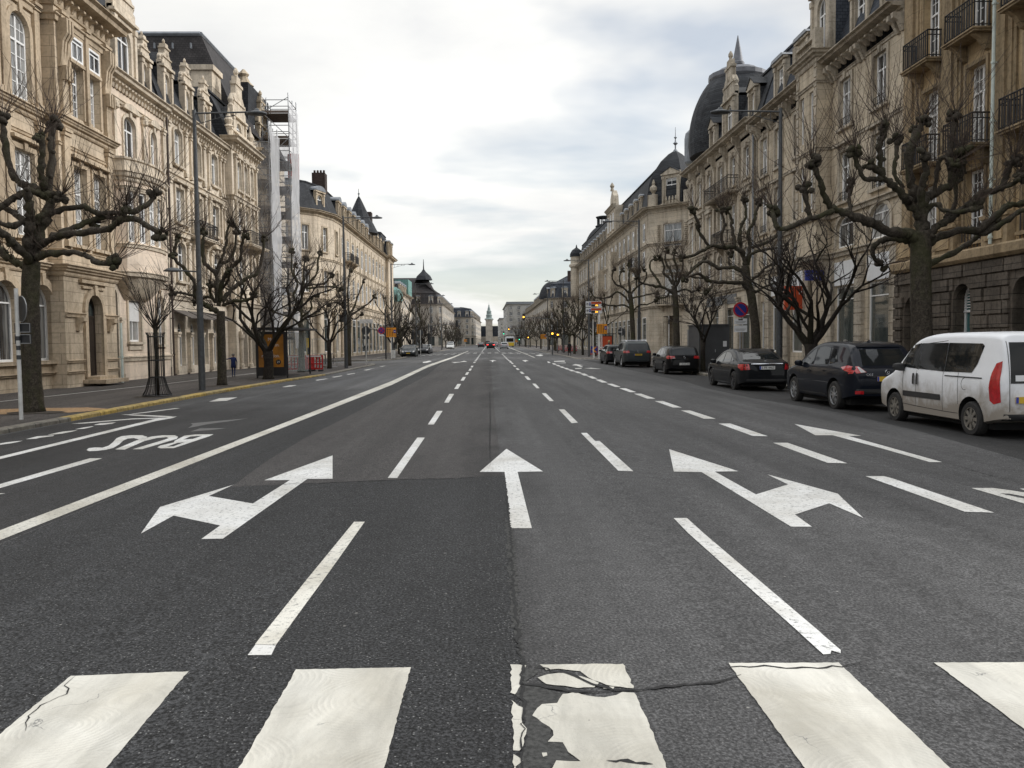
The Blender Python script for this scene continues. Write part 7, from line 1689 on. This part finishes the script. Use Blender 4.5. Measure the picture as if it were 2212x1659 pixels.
def scaffold(x0,x1,y0,y1,z1,label,netz):
    t=thing('scaffolding',label,'scaffolding',((x0+x1)/2,(y0+y1)/2,WALK)); ys=[y0,(y0+y1)/2,y1]
    for x in (x0,x1):
        for i,y in enumerate(ys): m_=MB(); m_.tube([(x,y,WALK),(x,y,z1+.9+.25*((i+(x>x0))%2))],.045,6); m_.build('upright',M['scaffold_steel'],t)
    z=2.0; k=0
    while z<z1+.2:
        m_=MB()
        for dz in (0,.5,1.0):
            if dz and z+dz>z1+1: continue
            m_.tube([(x0,y0,z+dz),(x1,y0,z+dz)],.035,5); m_.tube([(x0,y1,z+dz),(x1,y1,z+dz)],.035,5); m_.tube([(x1,y0,z+dz),(x1,y1,z+dz)],.035,5); m_.tube([(x0,y0,z+dz),(x0,y1,z+dz)],.035,5)
        m_.build('ledger',M['scaffold_steel'],t)
        m_=MB(); m_.box((x0+.05,y0+.05,z-.10),(x1-.05,y1-.05,z-.04)); m_.box((x0,y0-.06,z-.02),(x1,y0-.02,z+.16)); m_.build('deck',M['scaffold_board'],t)
        m_=MB(); a,c=(x0,x1) if k%2 else (x1,x0); m_.tube([(a,y0-.05,z),(c,y0-.05,min(z+2.0,z1+.8))],.03,5); m_.build('brace',M['scaffold_steel'],t)
        z+=2.0; k+=1
    rr=random.Random(int(y0)); 
    def net(nm,P0,P1,za,zb,mat):
        m_=MB(); nx,nz=8,int((zb-za)/.5); rows=[]
        for j in range(nz+1):
            row=[]
            for i in range(nx+1):
                q0=Vector(P0).lerp(Vector(P1),i/nx); w=.04*math.sin(i*1.3+j*.4)+rr.uniform(-.03,.03)
                n=Vector((-(P1[1]-P0[1]),P1[0]-P0[0])).normalized(); row.append((q0.x+n.x*w,q0.y+n.y*w,za+(zb-za)*j/nz))
            rows.append(m_.vs(row))
        for a,c in zip(rows,rows[1:]):
            for i in range(nx): m_.f.append([a[i],a[i+1],c[i+1],c[i]]); m_.m.append(0)
        m_.build(nm,M[mat],t,smooth='all',fix=False)
    net('netting',(x1+.12,y0-.1),(x1+.12,y1+.1),1.2,netz,'net_white'); net('netting',(x0,y0-.14),(x1+.1,y0-.14),1.6,netz-1.0 if netz<18 else netz-3.2,'net_grey')
scaffold(-18.1,-16.65,64.6,67.2,17.4,'lower scaffolding tower wrapped in white netting beside the cream pavilion',17.9)
scaffold(-17.9,-15.8,67.6,70.3,20.4,'taller scaffolding tower with white netting rising behind the lower one',20.6)
# ================================================================== SIGNS
plain('sign_back',(0.05,0.053,0.057),.5,.2,.15); plain('sign_blue',(0.015,0.03,0.24),.4,0,.05); plain('sign_red',(0.50,0.015,0.03),.4,0,.05); plain('sign_orange',(0.78,0.30,0.015),.45,0,.06); plain('pole_white',(0.60,0.60,0.58),.5,0,.2,4)
plain('poster_orange',(0.42,0.175,0.02),.4,0,.35,2); plain('ad_red',(0.50,0.07,0.02),.5,0,.1); plain('cloth_blue',(0.012,0.025,0.10),.9,0,.2); plain('cloth_black',(0.012,0.012,0.013),.9,0,.2); plain('skin',(0.42,0.26,0.19),.6,0,.1); plain('hair_grey',(0.20,0.19,0.17),.9,0,.2); plain('hair_blond',(0.38,0.27,0.12),.9,0,.2)
plain('kiosk_grey',(0.060,0.063,0.068),.55,0,.15,2); plain('kiosk_light',(0.20,0.205,0.21),.5,0,.15,3)
m,nt,b=new_mat('clear_glass'); b.inputs['Base Color'].default_value=(.75,.82,.82,1); b.inputs['Roughness'].default_value=.05; b.inputs['Alpha'].default_value=.28
def pole(t,x,y,h,r=.035,mat='pole_white',z0=WALK,nm='post'):
    m_=MB(); m_.tube([(x,y,z0),(x,y,z0+h)],r,10); return m_.build(nm,M[mat],t,smooth=True)
def disc_part(t,nm,x,y,z,r,mat,th=.012,yo=0,n=24,ry=None):
    m_=MB(); T=Matrix.Translation((x,y+yo,z))@Matrix.Rotation(math.pi/2,4,'X'); m_.lathe([(r,-th/2),(r,th/2)],n,T=T); return m_.build(nm,M[mat],t)
def boxp(t,nm,a,b_,mat): m_=MB(); m_.box(a,b_); return m_.build(nm,M[mat],t)
def textp(par,root,txt,x,y,z,size,mat,sx=1.0,facing=-1):
    me=make_text(txt,size,.001,mat,sx=sx); R0=Matrix(((1,0,0,0),(0,0,-1,0),(0,1,0,0),(0,0,0,1))) if facing<0 else Matrix(((-1,0,0,0),(0,0,1,0),(0,1,0,0),(0,0,0,1)))
    me.transform(Matrix.Translation(Vector((x,y,z))-root.location)@R0); o=bpy.data.objects.new('lettering',me); link(o,par); return o
# round sign seen from behind at the left edge
p=onz(46,906,WALK); x,y=p.x,p.y; px=lambda v:v*y/FPX
t=thing('road_sign','back of a round road sign with two small boxes on a white striped pole','road sign',tuple(p))
pole(t,x,y,3.05,.045); m_=MB(); 
for k in range(3): m_.tube([(x,y,WALK+1.4+.22*k),(x,y,WALK+1.5+.22*k)],.047,10)
m_.build('band',M['sign_back'],t)
zc=atY(60,667,y).z; m_=MB(); T=Matrix.Translation((x+.05,y+.09,zc))@Matrix.Rotation(R_(-40),4,'Z')@Matrix.Rotation(math.pi/2,4,'X'); m_.lathe([(.30,-.006),(.30,.006)],28,T=T); m_.build('sign_plate',M['sign_back'],t); m_=MB(); m_.tube([T@Vector((.30*math.cos(k*.2618),.30*math.sin(k*.2618),0)) for k in range(25)],.012,5); m_.build('rim',M['galvanised'],t)
for zz in (.44,.70):
    boxp(t,'supplementary_plate',(x-.10,y+.05,zc-zz-.11),(x+.26,y+.10,zc-zz+.11),'sign_black'); m_=MB(); m_.tube([(x,y,zc-zz+.10),(x+.28,y,zc-zz+.10),(x+.28,y,zc-zz-.10),(x,y,zc-zz-.10)],.010,5); m_.build('bracket',M['galvanised'],t)
# no-parking sign with two plates, right
p=onz(1600,780,WALK); Y=37.2; x=atY(1599,669,Y).x; z=atY(1599,669,Y).z
t=thing('no_parking_sign','round blue no-parking sign with a red ring above two white plates, beside the dark saloon','road sign',(x,Y,WALK)); pole(t,x,Y,z+.55,.035,'galvanised')
disc_part(t,'sign_face',x,Y-.05,z,.34,'sign_red'); disc_part(t,'blue_field',x,Y-.062,z,.265,'sign_blue')
m_=MB(); m_.prism([(-.21,.17),(-.17,.21),(.21,-.17),(.17,-.21)],-.004,.004,T=Matrix.Translation((x,Y-.073,z))); m_.build('diagonal_bar',M['sign_red'],t)
for k,(dz,h,tx) in enumerate(((-.53,.26,'excepté livraisons\nlieferverkehr frei'),(-.86,.30,'jours ouvrables\nde 8h à 18h'))):
    o=boxp(t,'supplementary_plate',(x-.30,Y-.06,z+dz-h/2),(x+.30,Y-.048,z+dz+h/2),'white_panel'); [boxp(t,'text_line',(x-.24+.03*j,Y-.0635,z+dz-.02-.05*j),(x+.24-.05*j,Y-.0605,z+dz-.005-.05*j),'sign_black') for j in range(2)]
    if k==0: boxp(t,'lorry_symbol',(x-.10,Y-.064,z+dz+.05),(x+.10,Y-.0605,z+dz+.11),'sign_black')
# hanging red-orange board and blue bank sign on the right facades
t=thing('hanging_sign','square red-orange advertising board projecting from the domed building','sign',(16.9,41.0,4.2)); o=boxp(t,'board',(16.9-.1,46.8,3.2),(18.0,47.0,4.55),'ad_red'); 
t.location=(17.4,46.9,3.2); 
o.data.transform(Matrix.Translation(Vector((16.9,41.0,4.2))-Vector(t.location)));  boxp(t,'arm',(17.9,46.85,4.3),(18.02,46.95,4.4),'iron'); textp(o,t,'m',17.75,46.79,4.2,.45,'white_panel')
t=thing('blue_sign','small dark blue projecting sign with a white letter behind the right lamp post','sign',(17.4,44.0,4.9)); o=boxp(t,'board',(16.9,44.0,4.65),(17.9,44.12,5.2),'sign_blue'); textp(o,t,'G',17.4,43.99,4.92,.36,'white_panel')
# signs beyond the side street, right
def backsign(px_,py_,pyb,r,label,Y,white=True):
    c=atY(px_,py_,Y); t=thing('road_sign',label,'road sign',(c.x,Y,WALK)); pole(t,c.x,Y,c.z+r+.15-WALK,.04,'pole_white' if white else 'galvanised'); disc_part(t,'sign_plate',c.x,Y+.06,c.z,r,'sign_back'); return t,c
backsign(1281,702,770,.36,'back of a round road sign on a white pole beside the parking guidance board',77)
t,c=backsign(1343,717,770,.34,'back of a round road sign with a white cross bar behind the grey SUV',72,False); boxp(t,'bar',(c.x-.30,71.92,c.z-.03),(c.x+.02,71.95,c.z+.03),'white_panel')
p=atY(1445,683,52); t=thing('post','plain white post standing in front of the columned doorway','post',(p.x,52,WALK)); pole(t,p.x,52,p.z-WALK,.04); m_=MB(); m_.tube([(p.x,52,p.z-.5),(p.x,52,p.z-.2)],.042,10); m_.build('band',M['sign_back'],t)
Y=76; c0=atY(1265,651,Y); c1=atY(1300,677,Y); xm=atY(1294,660,Y).x
t=thing('parking_guidance_board','white and red parking guidance board with two rows, arrows and lit numbers','sign',(xm,Y,WALK)); pole(t,xm,Y,c0.z-WALK,.10,'pole_white')
hh=(c0.z-c1.z)
for k,(num,arr,nm) in enumerate((('136','^','Place de la Gare'),('250','>','Fort Neipperg'))):
    zt=c0.z-k*hh*.53; zb=zt-hh*.47; o=boxp(t,'panel',(c0.x,Y-.14,zb),(c1.x,Y-.06,zt),'white_panel'); w=c1.x-c0.x
    boxp(t,'name_strip',(c0.x+w*.33,Y-.155,zb+(zt-zb)*.52),(c1.x-.05,Y-.142,zt-.05),'ad_red'); boxp(t,'number_display',(c0.x+w*.33,Y-.155,zb+.05),(c0.x+w*.78,Y-.142,zb+(zt-zb)*.45),'sign_black')
    boxp(t,'parking_symbol',(c0.x+w*.19,Y-.155,zb+.14),(c0.x+w*.31,Y-.142,zt-.12),'sign_blue'); textp(o,t,'P',c0.x+w*.25,Y-.157,(zt+zb)/2,.22,'white_panel')
    textp(o,t,num,c0.x+w*.66,Y-.157,zb+.14,.18,'lamp_on_amber')
    m_=MB(); a=Vector((c0.x+w*.09,Y-.15,(zt+zb)/2)); e=.11
    pts=[a+Vector((-e,0,-e*.3)),a+Vector((0,0,e)),a+Vector((e,0,-e*.3))] if k==0 else [a+Vector((-e*.3,0,e)),a+Vector((e,0,0)),a+Vector((-e*.3,0,-e))]
    m_.tube(pts,.02,4); m_.tube([a+Vector((0,0,e)),a+Vector((0,0,-e))] if k==0 else [a+Vector((-e,0,0)),a+Vector((e,0,0))],.02,4); m_.build('arrow',M['sign_black'],t)
def lane_sign(px0,py0,px1,py1,Y,label,mirror=1,dx=0):
    a=atY(px0,py0,Y); b_=atY(px1,py1,Y); xm=(a.x+b_.x)/2; t=thing('lane_diversion_sign',label,'road sign',(xm,Y,WALK)); pole(t,xm,Y,a.z-WALK,.045)
    boxp(t,'panel',(a.x,Y-.09,b_.z),(b_.x,Y-.06,a.z),'sign_orange'); w=b_.x-a.x; h=a.z-b_.z; m_=MB()
    for k in range(4):
        xx=a.x+w*(.14+.17*k); top=b_.z+h*(.85 if k<3 else .5)
        m_.box((xx-.022*w,Y-.10,b_.z+h*.10),(xx+.022*w,Y-.092,top)); m_.prism([(xx-.06*w,top-.05*h),(xx+.06*w,top-.05*h),(xx,top+.10*h)],Y-.10,Y-.092)
    m_.tube([(a.x+w*.90,Y-.096,b_.z+h*.1),(a.x+w*.90,Y-.096,b_.z+h*.4),(a.x+w*.66,Y-.096,b_.z+h*.65),(a.x+w*.66,Y-.096,b_.z+h*.9)],.018*w,4); m_.build('arrow_symbols',M['sign_black'],t)
    boxp(t,'bus_symbol',(a.x+w*.74,Y-.104,b_.z+h*.42),(a.x+w*.97,Y-.10,b_.z+h*.78),'sign_blue'); boxp(t,'symbol_bar',(a.x+w*.77,Y-.108,b_.z+h*.56),(a.x+w*.94,Y-.104,b_.z+h*.62),'white_panel')
lane_sign(1289,700,1311,721,74,'orange lane diversion sign with black arrows on a white post, right side'); lane_sign(834,708,856,728,88,'orange lane diversion sign with black arrows, left side beside the lamp post')
lane_sign(1168,722,1180,732,150,'small distant orange lane sign among the right-hand trees'); lane_sign(1113,733,1118,739,330,'tiny distant orange sign far along the right row'); lane_sign(1002,733,1009,738,300,'tiny distant orange sign far along the left row')
a=atY(1276,748,79.8); b_=atY(1291,762,79.8); t=thing('chevron_board','blue board with an orange chevron pointing left at the pavement corner','road sign',((a.x+b_.x)/2,79.8,WALK)); pole(t,(a.x+b_.x)/2,79.86,a.z-WALK,.035); boxp(t,'panel',(a.x,79.78,b_.z),(b_.x,79.8,a.z),'sign_blue')
m_=MB(); w=b_.x-a.x; h=a.z-b_.z; X0=a.x; Z0=b_.z; m_.prism([(X0+w*.12,Z0+h*.5),(X0+w*.55,Z0+h*.92),(X0+w*.9,Z0+h*.92),(X0+w*.47,Z0+h*.5),(X0+w*.9,Z0+h*.08),(X0+w*.55,Z0+h*.08)],79.765,79.775); m_.build('chevron',M['sign_orange'],t)
# left signs beyond the first block
Y=66.0; c=atY(790,714,Y); t=thing('road_sign','back of a round road sign on a white pole at the left street corner','road sign',(c.x,Y,WALK)); pole(t,c.x,Y,c.z+.3-WALK,.04); disc_part(t,'sign_plate',c.x,Y+.06,c.z,.34,'sign_back'); boxp(t,'supplementary_plate',(c.x-.28,Y+.05,c.z-.68),(c.x+.28,Y+.07,c.z-.45),'sign_back')
Y=86.5; c=atY(824,714,Y); t=thing('no_stopping_sign','round blue and red no-stopping sign on a dark post at the far left corner','road sign',(c.x+.4,Y,WALK)); pole(t,c.x+.42,Y,c.z+2.2-WALK,.08,'sign_black'); disc_part(t,'sign_face',c.x,Y-.09,c.z,.36,'sign_red'); disc_part(t,'blue_field',c.x,Y-.105,c.z,.28,'sign_blue')
m_=MB(); m_.prism([(-.22,.18),(-.18,.22),(.22,-.18),(.18,-.22)],-.004,.004,T=Matrix.Translation((c.x,Y-.12,c.z))); m_.prism([(.22,.18),(.18,.22),(-.22,-.18),(-.18,-.22)],-.003,.003,T=Matrix.Translation((c.x,Y-.12,c.z))); m_.build('cross_bars',M['sign_red'],t); boxp(t,'supplementary_plate',(c.x-.28,Y-.1,c.z-.58),(c.x+.28,Y-.085,c.z-.42),'white_panel')
c=atY(625+379,0,100)
Y=104; c=atY(1003,0,Y); c=atY(1003-0,0,Y)
c=atY(1003,700,Y)
x_=atY(1003,700,Y).x
Y=100.0; c=atY(1005,0,Y); c=atY(908,718,Y); t=thing('road_sign','back of a round road sign on a thin pole before the left estate car','road sign',(c.x,Y,WALK)); pole(t,c.x,Y,c.z+.3-WALK,.035); disc_part(t,'sign_plate',c.x,Y+.06,c.z,.33,'sign_back'); boxp(t,'supplementary_plate',(c.x-.25,Y+.05,.85),(c.x+.25,Y+.07,1.35),'sign_back')
# traffic lights
def signal(x,y,h,side,reach,lit,label,heads=1,low=None):
    t=thing('traffic_light',label,'traffic light',(x,y,WALK)); pole(t,x,y,h,.075,'lamp_grey')
    def head(cx,cz,lt):
        o=boxp(t,'signal_head',(cx-.17,y-.16,cz-.5),(cx+.17,y+.05,cz+.5),'sign_black')
        for k,nm in enumerate(('red','amber','green')):
            m_=MB(); T=Matrix.Translation((cx,y-.17,cz+.32-.32*k))@Matrix.Rotation(math.pi/2,4,'X'); m_.lathe([(.11,-.01),(.11,.02)],12,T=T); l=m_.build('lens',M['lamp_on_'+nm] if lt==nm else M['sign_black'],None); l.data.transform(Matrix.Translation(-t.location)); l.parent=o
    if reach: m_=MB(); m_.tube([(x,y,WALK+h*.93),(x+side*reach,y,WALK+h)],.05,6); m_.build('arm',M['lamp_grey'],t); head(x+side*reach,WALK+h,lit)
    head(x,WALK+2.6,low or lit)
a=atY(1131,686,120); signal(9.9,120,a.z+.2,-1,9.9-a.x,'amber','amber traffic light on a long arm reaching over the road from the right',low='amber')
a=atY(987,697,128); signal(-9.3,128,a.z,1,a.x+9.3,None,'unlit traffic light on a long arm reaching over the road from the left')
a=atY(1099,710,200); signal(9.4,200,a.z,-1,9.4-a.x,'amber','distant amber traffic light on an arm from the right'); a=atY(1088,718,260); signal(9.4,260,a.z,-1,9.4-a.x,'green','farthest traffic light, showing green, on an arm from the right')
a=atY(1193,722,101); signal(a.x,101,3.4,1,0,'amber','pole traffic light with an amber lamp among the right-hand trees',low='amber'); signal(-10.0,109,3.4,1,0,None,'pole traffic light among the left-hand trees near the parked cars')
# ================================================================== BUS SHELTERS
def shelter(x0,y0,x1,y1,label,poster,pm,root_side=1):
    t=thing('bus_shelter',label,'bus shelter',((x0+x1)/2,(y0+y1)/2,WALK)); z0=WALK; H_=2.42
    for xx in (x0,x1-.06):
        for yy in (y0,y1): boxp(t,'post',(xx,yy-.04,z0),(xx+.07,yy+.04,z0+H_),'sign_black')
    m_=MB(); m_.box((x0-.15,y0-.3,z0+H_),(x1+.35,y1+.3,z0+H_+.10)); m_.build('roof',M['sign_black'],t)
    boxp(t,'glass_panel',(x0+.02,y0+.1,z0+.15),(x0+.035,y1-.1,z0+H_-.1),'clear_glass'); boxp(t,'glass_panel',(x0+.1,y1-.01,z0+.15),(x1-.1,y1+.005,z0+H_-.1),'clear_glass')
    ca=boxp(t,'advert_case',(x0+.02,y0-.16,z0+.12),(x1-.02,y0-.02,z0+H_-.12),'sign_black'); o=boxp(t,'poster',(x0+.16,y0-.175,z0+.55),(x1-.16,y0-.165,z0+H_-.25),pm)
    w=x1-x0
    for k,s_ in enumerate(poster): textp(o,t,s_,(x0+x1)/2-.02,y0-.178,z0+H_-.50-.27*k,.24,'white_panel',sx=.85)
    if poster:
        m_=MB(); T=Matrix.Translation((x1-.42,y0-.177,z0+.80))@Matrix.Rotation(math.pi/2,4,'X'); m_.lathe([(.13,-.003),(.13,.003)],16,T=T); e=m_.build('badge',M['sign_black'],t); textp(e,t,'29',x1-.42,y0-.183,z0+.80,.15,'white_panel')
    m_=MB(); m_.box((x0+.2,y0+.8,z0+.42),(x0+.6,y1-.6,z0+.48)); m_.box((x0+.3,y0+1.0,z0),(x0+.36,y0+1.1,z0+.42)); m_.box((x0+.3,y1-1.0,z0),(x0+.36,y1-.9,z0+.42)); m_.build('bench',M['galvanised'],t)
p=onz(555,817,WALK); q_=onz(616,817,WALK)
shelter(p.x,p.y,p.x+1.55,p.y+5.2,'black bus shelter with an orange poster in its end panel, on the left pavement',['Ma','ré      tion.','Ma','ré      tion.'],'poster_orange')
shelter(12.9,97,14.5,103,'dark bus shelter with a red poster behind the right-hand trees',[],'ad_red')
# ================================================================== BARRIERS, FENCE, RACKS, KIOSK, BINS
def barrier(x,y,rz,label,group):
    t=thing('plastic_barrier',label,'barrier',(x,y,WALK if abs(x)>9 else g(x)),rz,group); m_=MB()
    m_.box((-.5,-.03,.86),(.5,.03,1.0)); m_.box((-.5,-.03,.12),(.5,.03,.22)); m_.box((-.5,-.03,.42),(.5,.03,.50))
    for k in range(6): m_.box((-.5+k*.19,-.028,.2),(-.44+k*.19,.028,.88))
    o=MB.build(m_,'panel',M['red_plastic'],None); o.parent=t
    for s in (-1,1): m_=MB(); m_.box((s*.36-.05,-.25,0),(s*.36+.05,.25,.10)); o=m_.build('foot',M['sign_black'],None); o.parent=t
    m_=MB(); m_.box((-.42,-.036,.88),(.42,-.031,.97)); o=m_.build('reflector_strip',M['white_panel'],None); o.parent=t
gl='red plastic barriers on the left pavement'
x,y=P_(633,803); barrier(x,y,.1,'red plastic barrier seen through the bus shelter glass',gl); x,y=P_(668,802); barrier(x,y,1.35,'red plastic barrier turned edgeways next to the pollarded tree',gl); x,y=P_(673,803); barrier(x+.1,y+.6,-.25,'red plastic barrier facing the road between the tree and the bicycle hoops',gl)
gr_='red plastic barriers behind the parked cars on the right'
for k,(xx,yy) in enumerate(((12.4,57.5),(13.4,57.2),(14.4,57.4),(15.4,57.8))): barrier(xx,yy,.05*k,'%s red plastic barrier from the grey SUV, behind the black hatchback'%ordn[k],gr_)
for k,(xx,yy) in enumerate(((11.9,94.5),(12.9,94.2),(13.9,94.6),(12.0,128),(13.1,128.3),(12.1,142))): barrier(xx,yy,.1*k-.2,'%s red plastic barrier from the camera among trees past the side street'%ordn[k],'far red plastic barriers on the right')
t=thing('site_fence','light wire mesh construction fence in front of the corner shop door','fence',(*P_(690,795),WALK)); x0,y0=P_(676,796); x1,y1=P_(728,792)
for k in range(2):
    A=Vector((x0,y0,WALK)).lerp(Vector((x1,y1,WALK)),k/2); B_=Vector((x0,y0,WALK)).lerp(Vector((x1,y1,WALK)),(k+1)/2); m_=MB(); up=Vector((0,0,2)); m_.tube([A,A+up,B_+up,B_,A],.022,5)
    for j in range(1,9): q0=A.lerp(B_,j/9); m_.tube([q0,q0+up],.004,3)
    m_.tube([A+up*.5,B_+up*.5],.01,4); m_.build('panel',M['galvanised'],t)
    boxp(t,'foot',(A.x-.1,A.y-.3,WALK),(A.x+.1,A.y+.3,WALK+.13),'kerb_stone')
t=thing('yellow_post','flat yellow post standing by the corner shop door','post',(*P_(667,792),WALK)); x,y=P_(667,792); boxp(t,'panel',(x-.14,y-.03,WALK),(x+.14,y+.03,WALK+2.1),'yellow_paint'); boxp(t,'sticker',(x-.08,y-.034,WALK+.9),(x+.08,y-.031,WALK+1.4),'sign_black')
for k in range(5):
    x,y=P_(694+6.0*k,788-.6*k); t=thing('bicycle_hoop','%s black steel hoop of the bicycle stand, counted from the red barriers'%ordn[k],'bicycle stand',(x,y,WALK),0,'bicycle hoops on the left pavement'); m_=MB(); m_.tube([(x,y-.4,WALK),(x,y-.4,WALK+.72),(x,y-.3,WALK+.82),(x,y+.3,WALK+.82),(x,y+.4,WALK+.72),(x,y+.4,WALK)],.028,6); m_.build('hoop',M['iron'],t)
t=thing('kiosk','low dark grey steel kiosk beside the pavement tree, behind the black hatchback','kiosk',(11.9,45,WALK)); boxp(t,'cabinet',(11.35,44.6,WALK),(13.0,47.0,WALK+2.45),'kiosk_grey'); boxp(t,'side_cabinet',(12.0,47.05,WALK),(13.0,50.0,WALK+2.3),'kiosk_light'); boxp(t,'roof_cap',(11.3,44.55,WALK+2.453),(13.05,47.05,WALK+2.52),'kiosk_grey')
boxp(t,'door',(11.5,44.57,WALK+.1),(12.3,44.59,WALK+2.2),'kiosk_grey'); boxp(t,'handle',(12.2,44.54,WALK+1.0),(12.24,44.568,WALK+1.15),'galvanised'); boxp(t,'notice',(12.65,44.585,WALK+1.3),(12.85,44.598,WALK+1.6),'white_panel')
def bin_(px_,Y,label,mat,h=1.0,w=.4):
    x=atY(px_,750,Y).x; t=thing('litter_bin',label,'litter bin',(x,Y,WALK)); m_=MB(); m_.lathe([(w*.42,0),(w*.5,.05),(w*.5,h-.15),(w*.46,h-.1)],12,(x,Y,WALK)); m_.build('body',M[mat],t); m_=MB(); m_.lathe([(w*.52,0),(w*.52,.08),(w*.3,.14)],12,(x,Y,WALK+h-.1)); m_.build('lid',M['sign_black'],t)
bin_(1659,42,'black litter bin with a label near the dark saloon','sign_black',1.15,.6); bin_(849,90.5,'pale grey litter bin at the foot of the left lamp post past the side street','pole_white',1.0,.5)
# shop signs on the left corner building and the small white sign
t=thing('hanging_sign','black and white shop sign sticking out above the left corner shop','sign',(-16.6,97,4.4)); boxp(t,'board',(-17.4,97,4.0),(-16.2,97.1,4.9),'sign_black'); boxp(t,'white_field',(-16.5,96.97,4.1),(-16.0,96.995,4.8),'white_panel')
t=thing('hanging_sign','white shop sign further along the left corner building','sign',(-16.4,112,4.4)); o=boxp(t,'board',(-17.4,112,4.2),(-15.6,112.1,4.75),'white_panel')
t=thing('wall_sign','small white wall sign on the netted scaffolding','sign',(-15.6,68.2,5.8)); o=boxp(t,'board',(-17.3,67.38,5.5),(-16.0,67.42,5.95),'white_panel')
# ================================================================== PEOPLE
def person(x,y,h,rz,label,coat,trouser,hair,arm=None,stride=.12,z=None):
    z=WALK if z is None else z; t=thing('person',label,'person',(x,y,z),rz); k=h/1.75
    me=bpy.data.meshes.new('body'); bm=bmesh.new(); V={}
    J={'pel':(0,0,.95,.145),'ab':(0,0,1.12,.135),'ch':(0,.0,1.32,.15),'nk':(0,0,1.50,.06),'hd':(0,.01,1.60,.092),'ht':(0,0,1.70,.085),
       'sl':(-.17,0,1.42,.065),'sr':(.17,0,1.42,.065),'hl':(-.09,0,.88,.095),'hr':(.09,0,.88,.095),'kl':(-.10,stride,.50,.062),'kr':(.10,-stride*.5,.50,.062),'al':(-.10,stride*.6,.09,.042),'ar':(.10,-stride*1.6,.12,.042),'fl':(-.10,stride*.6+.17,.035,.035),'fr':(.10,-stride*1.6+.15,.05,.035),
       'el':(-.25,-.05,1.15,.048),'er':(.25,.03,1.15,.048),'wl':(-.26,.06,.90,.032),'wr':(.26,-.05,.90,.032),'nl':(-.26,.09,.82,.03),'nr':(.26,-.02,.82,.03)}
    if arm=='left': J['el']=(-.42,.0,1.34,.05); J['wl']=(-.66,.0,1.38,.034); J['nl']=(-.75,.0,1.40,.03)
    for n_,(a,b_,c,r) in J.items(): V[n_]=bm.verts.new((a*k,b_*k,c*k))
    for a,b_ in (('pel','ab'),('ab','ch'),('ch','nk'),('nk','hd'),('hd','ht'),('ch','sl'),('ch','sr'),('sl','el'),('el','wl'),('wl','nl'),('sr','er'),('er','wr'),('wr','nr'),('pel','hl'),('pel','hr'),('hl','kl'),('kl','al'),('al','fl'),('hr','kr'),('kr','ar'),('ar','fr')): bm.edges.new((V[a],V[b_]))
    bm.to_mesh(me); bm.free(); o=bpy.data.objects.new('body',me); link(o); sk=o.modifiers.new('s','SKIN'); names=list(J)
    for i,n_ in enumerate(names): me.skin_vertices[0].data[i].radius=(J[n_][3]*k,J[n_][3]*k*.85); me.skin_vertices[0].data[i].use_root=(n_=='pel')
    o.modifiers.new('u','SUBSURF').levels=1; o.modifiers['u'].render_levels=1
    dg=bpy.context.evaluated_depsgraph_get(); nm=bpy.data.meshes.new_from_object(o.evaluated_get(dg)); o.modifiers.clear(); o.data=nm; nm.name='body'; o.parent=t
    nm.materials.clear(); 
    for m_ in (coat,trouser,'skin','sign_black'): nm.materials.append(M[m_])
    for p_ in nm.polygons:
        p_.use_smooth=True; c=p_.center/k
        p_.material_index = 3 if c.z<.11 else 1 if c.z<.86 and abs(c.x)<.2 else 2 if (c.z>1.50 or (abs(c.x)>.2 and c.z<.90) or abs(c.x)>.68) else 0
    ct=MB(); ct.lathe([(.20*k,.70*k),(.185*k,.95*k),(.165*k,1.15*k),(.19*k,1.36*k),(.12*k,1.47*k)],14,sy=.72); c_=ct.build('coat',M[coat],None,smooth='all'); c_.parent=t
    hb=MB(); hb.lathe([(.10*k,1.60*k),(.112*k,1.66*k),(.095*k,1.73*k),(.04*k,1.765*k)],12,(0,-.015*k,0)); h_=hb.build('hair',M[hair],None,smooth='all'); h_.parent=t
    return t
x,y=P_(505,815); person(x,y,1.22,.1,'person in a dark blue coat walking with one arm stretched out sideways','cloth_blue','cloth_blue','hair_grey',arm='left')
person(-15.4,104,1.62,.2,'person dressed all in black walking on the left pavement past the corner building','cloth_black','cloth_black','cloth_black')
x=atY(1228,750,93).x; person(x,92.0,1.66,.3,'person in dark clothes standing among the trees by the right bus shelter','cloth_black','cloth_black','cloth_black')
person(9.9,68.5,1.70,1.2,'fair-haired person standing beyond the small hatchback on the right','cloth_black','cloth_blue','hair_blond')
person(16.3,37.6,1.62,.8,'person in a red jacket by the right shop window behind the SUV','red_plastic','cloth_blue','hair_grey')
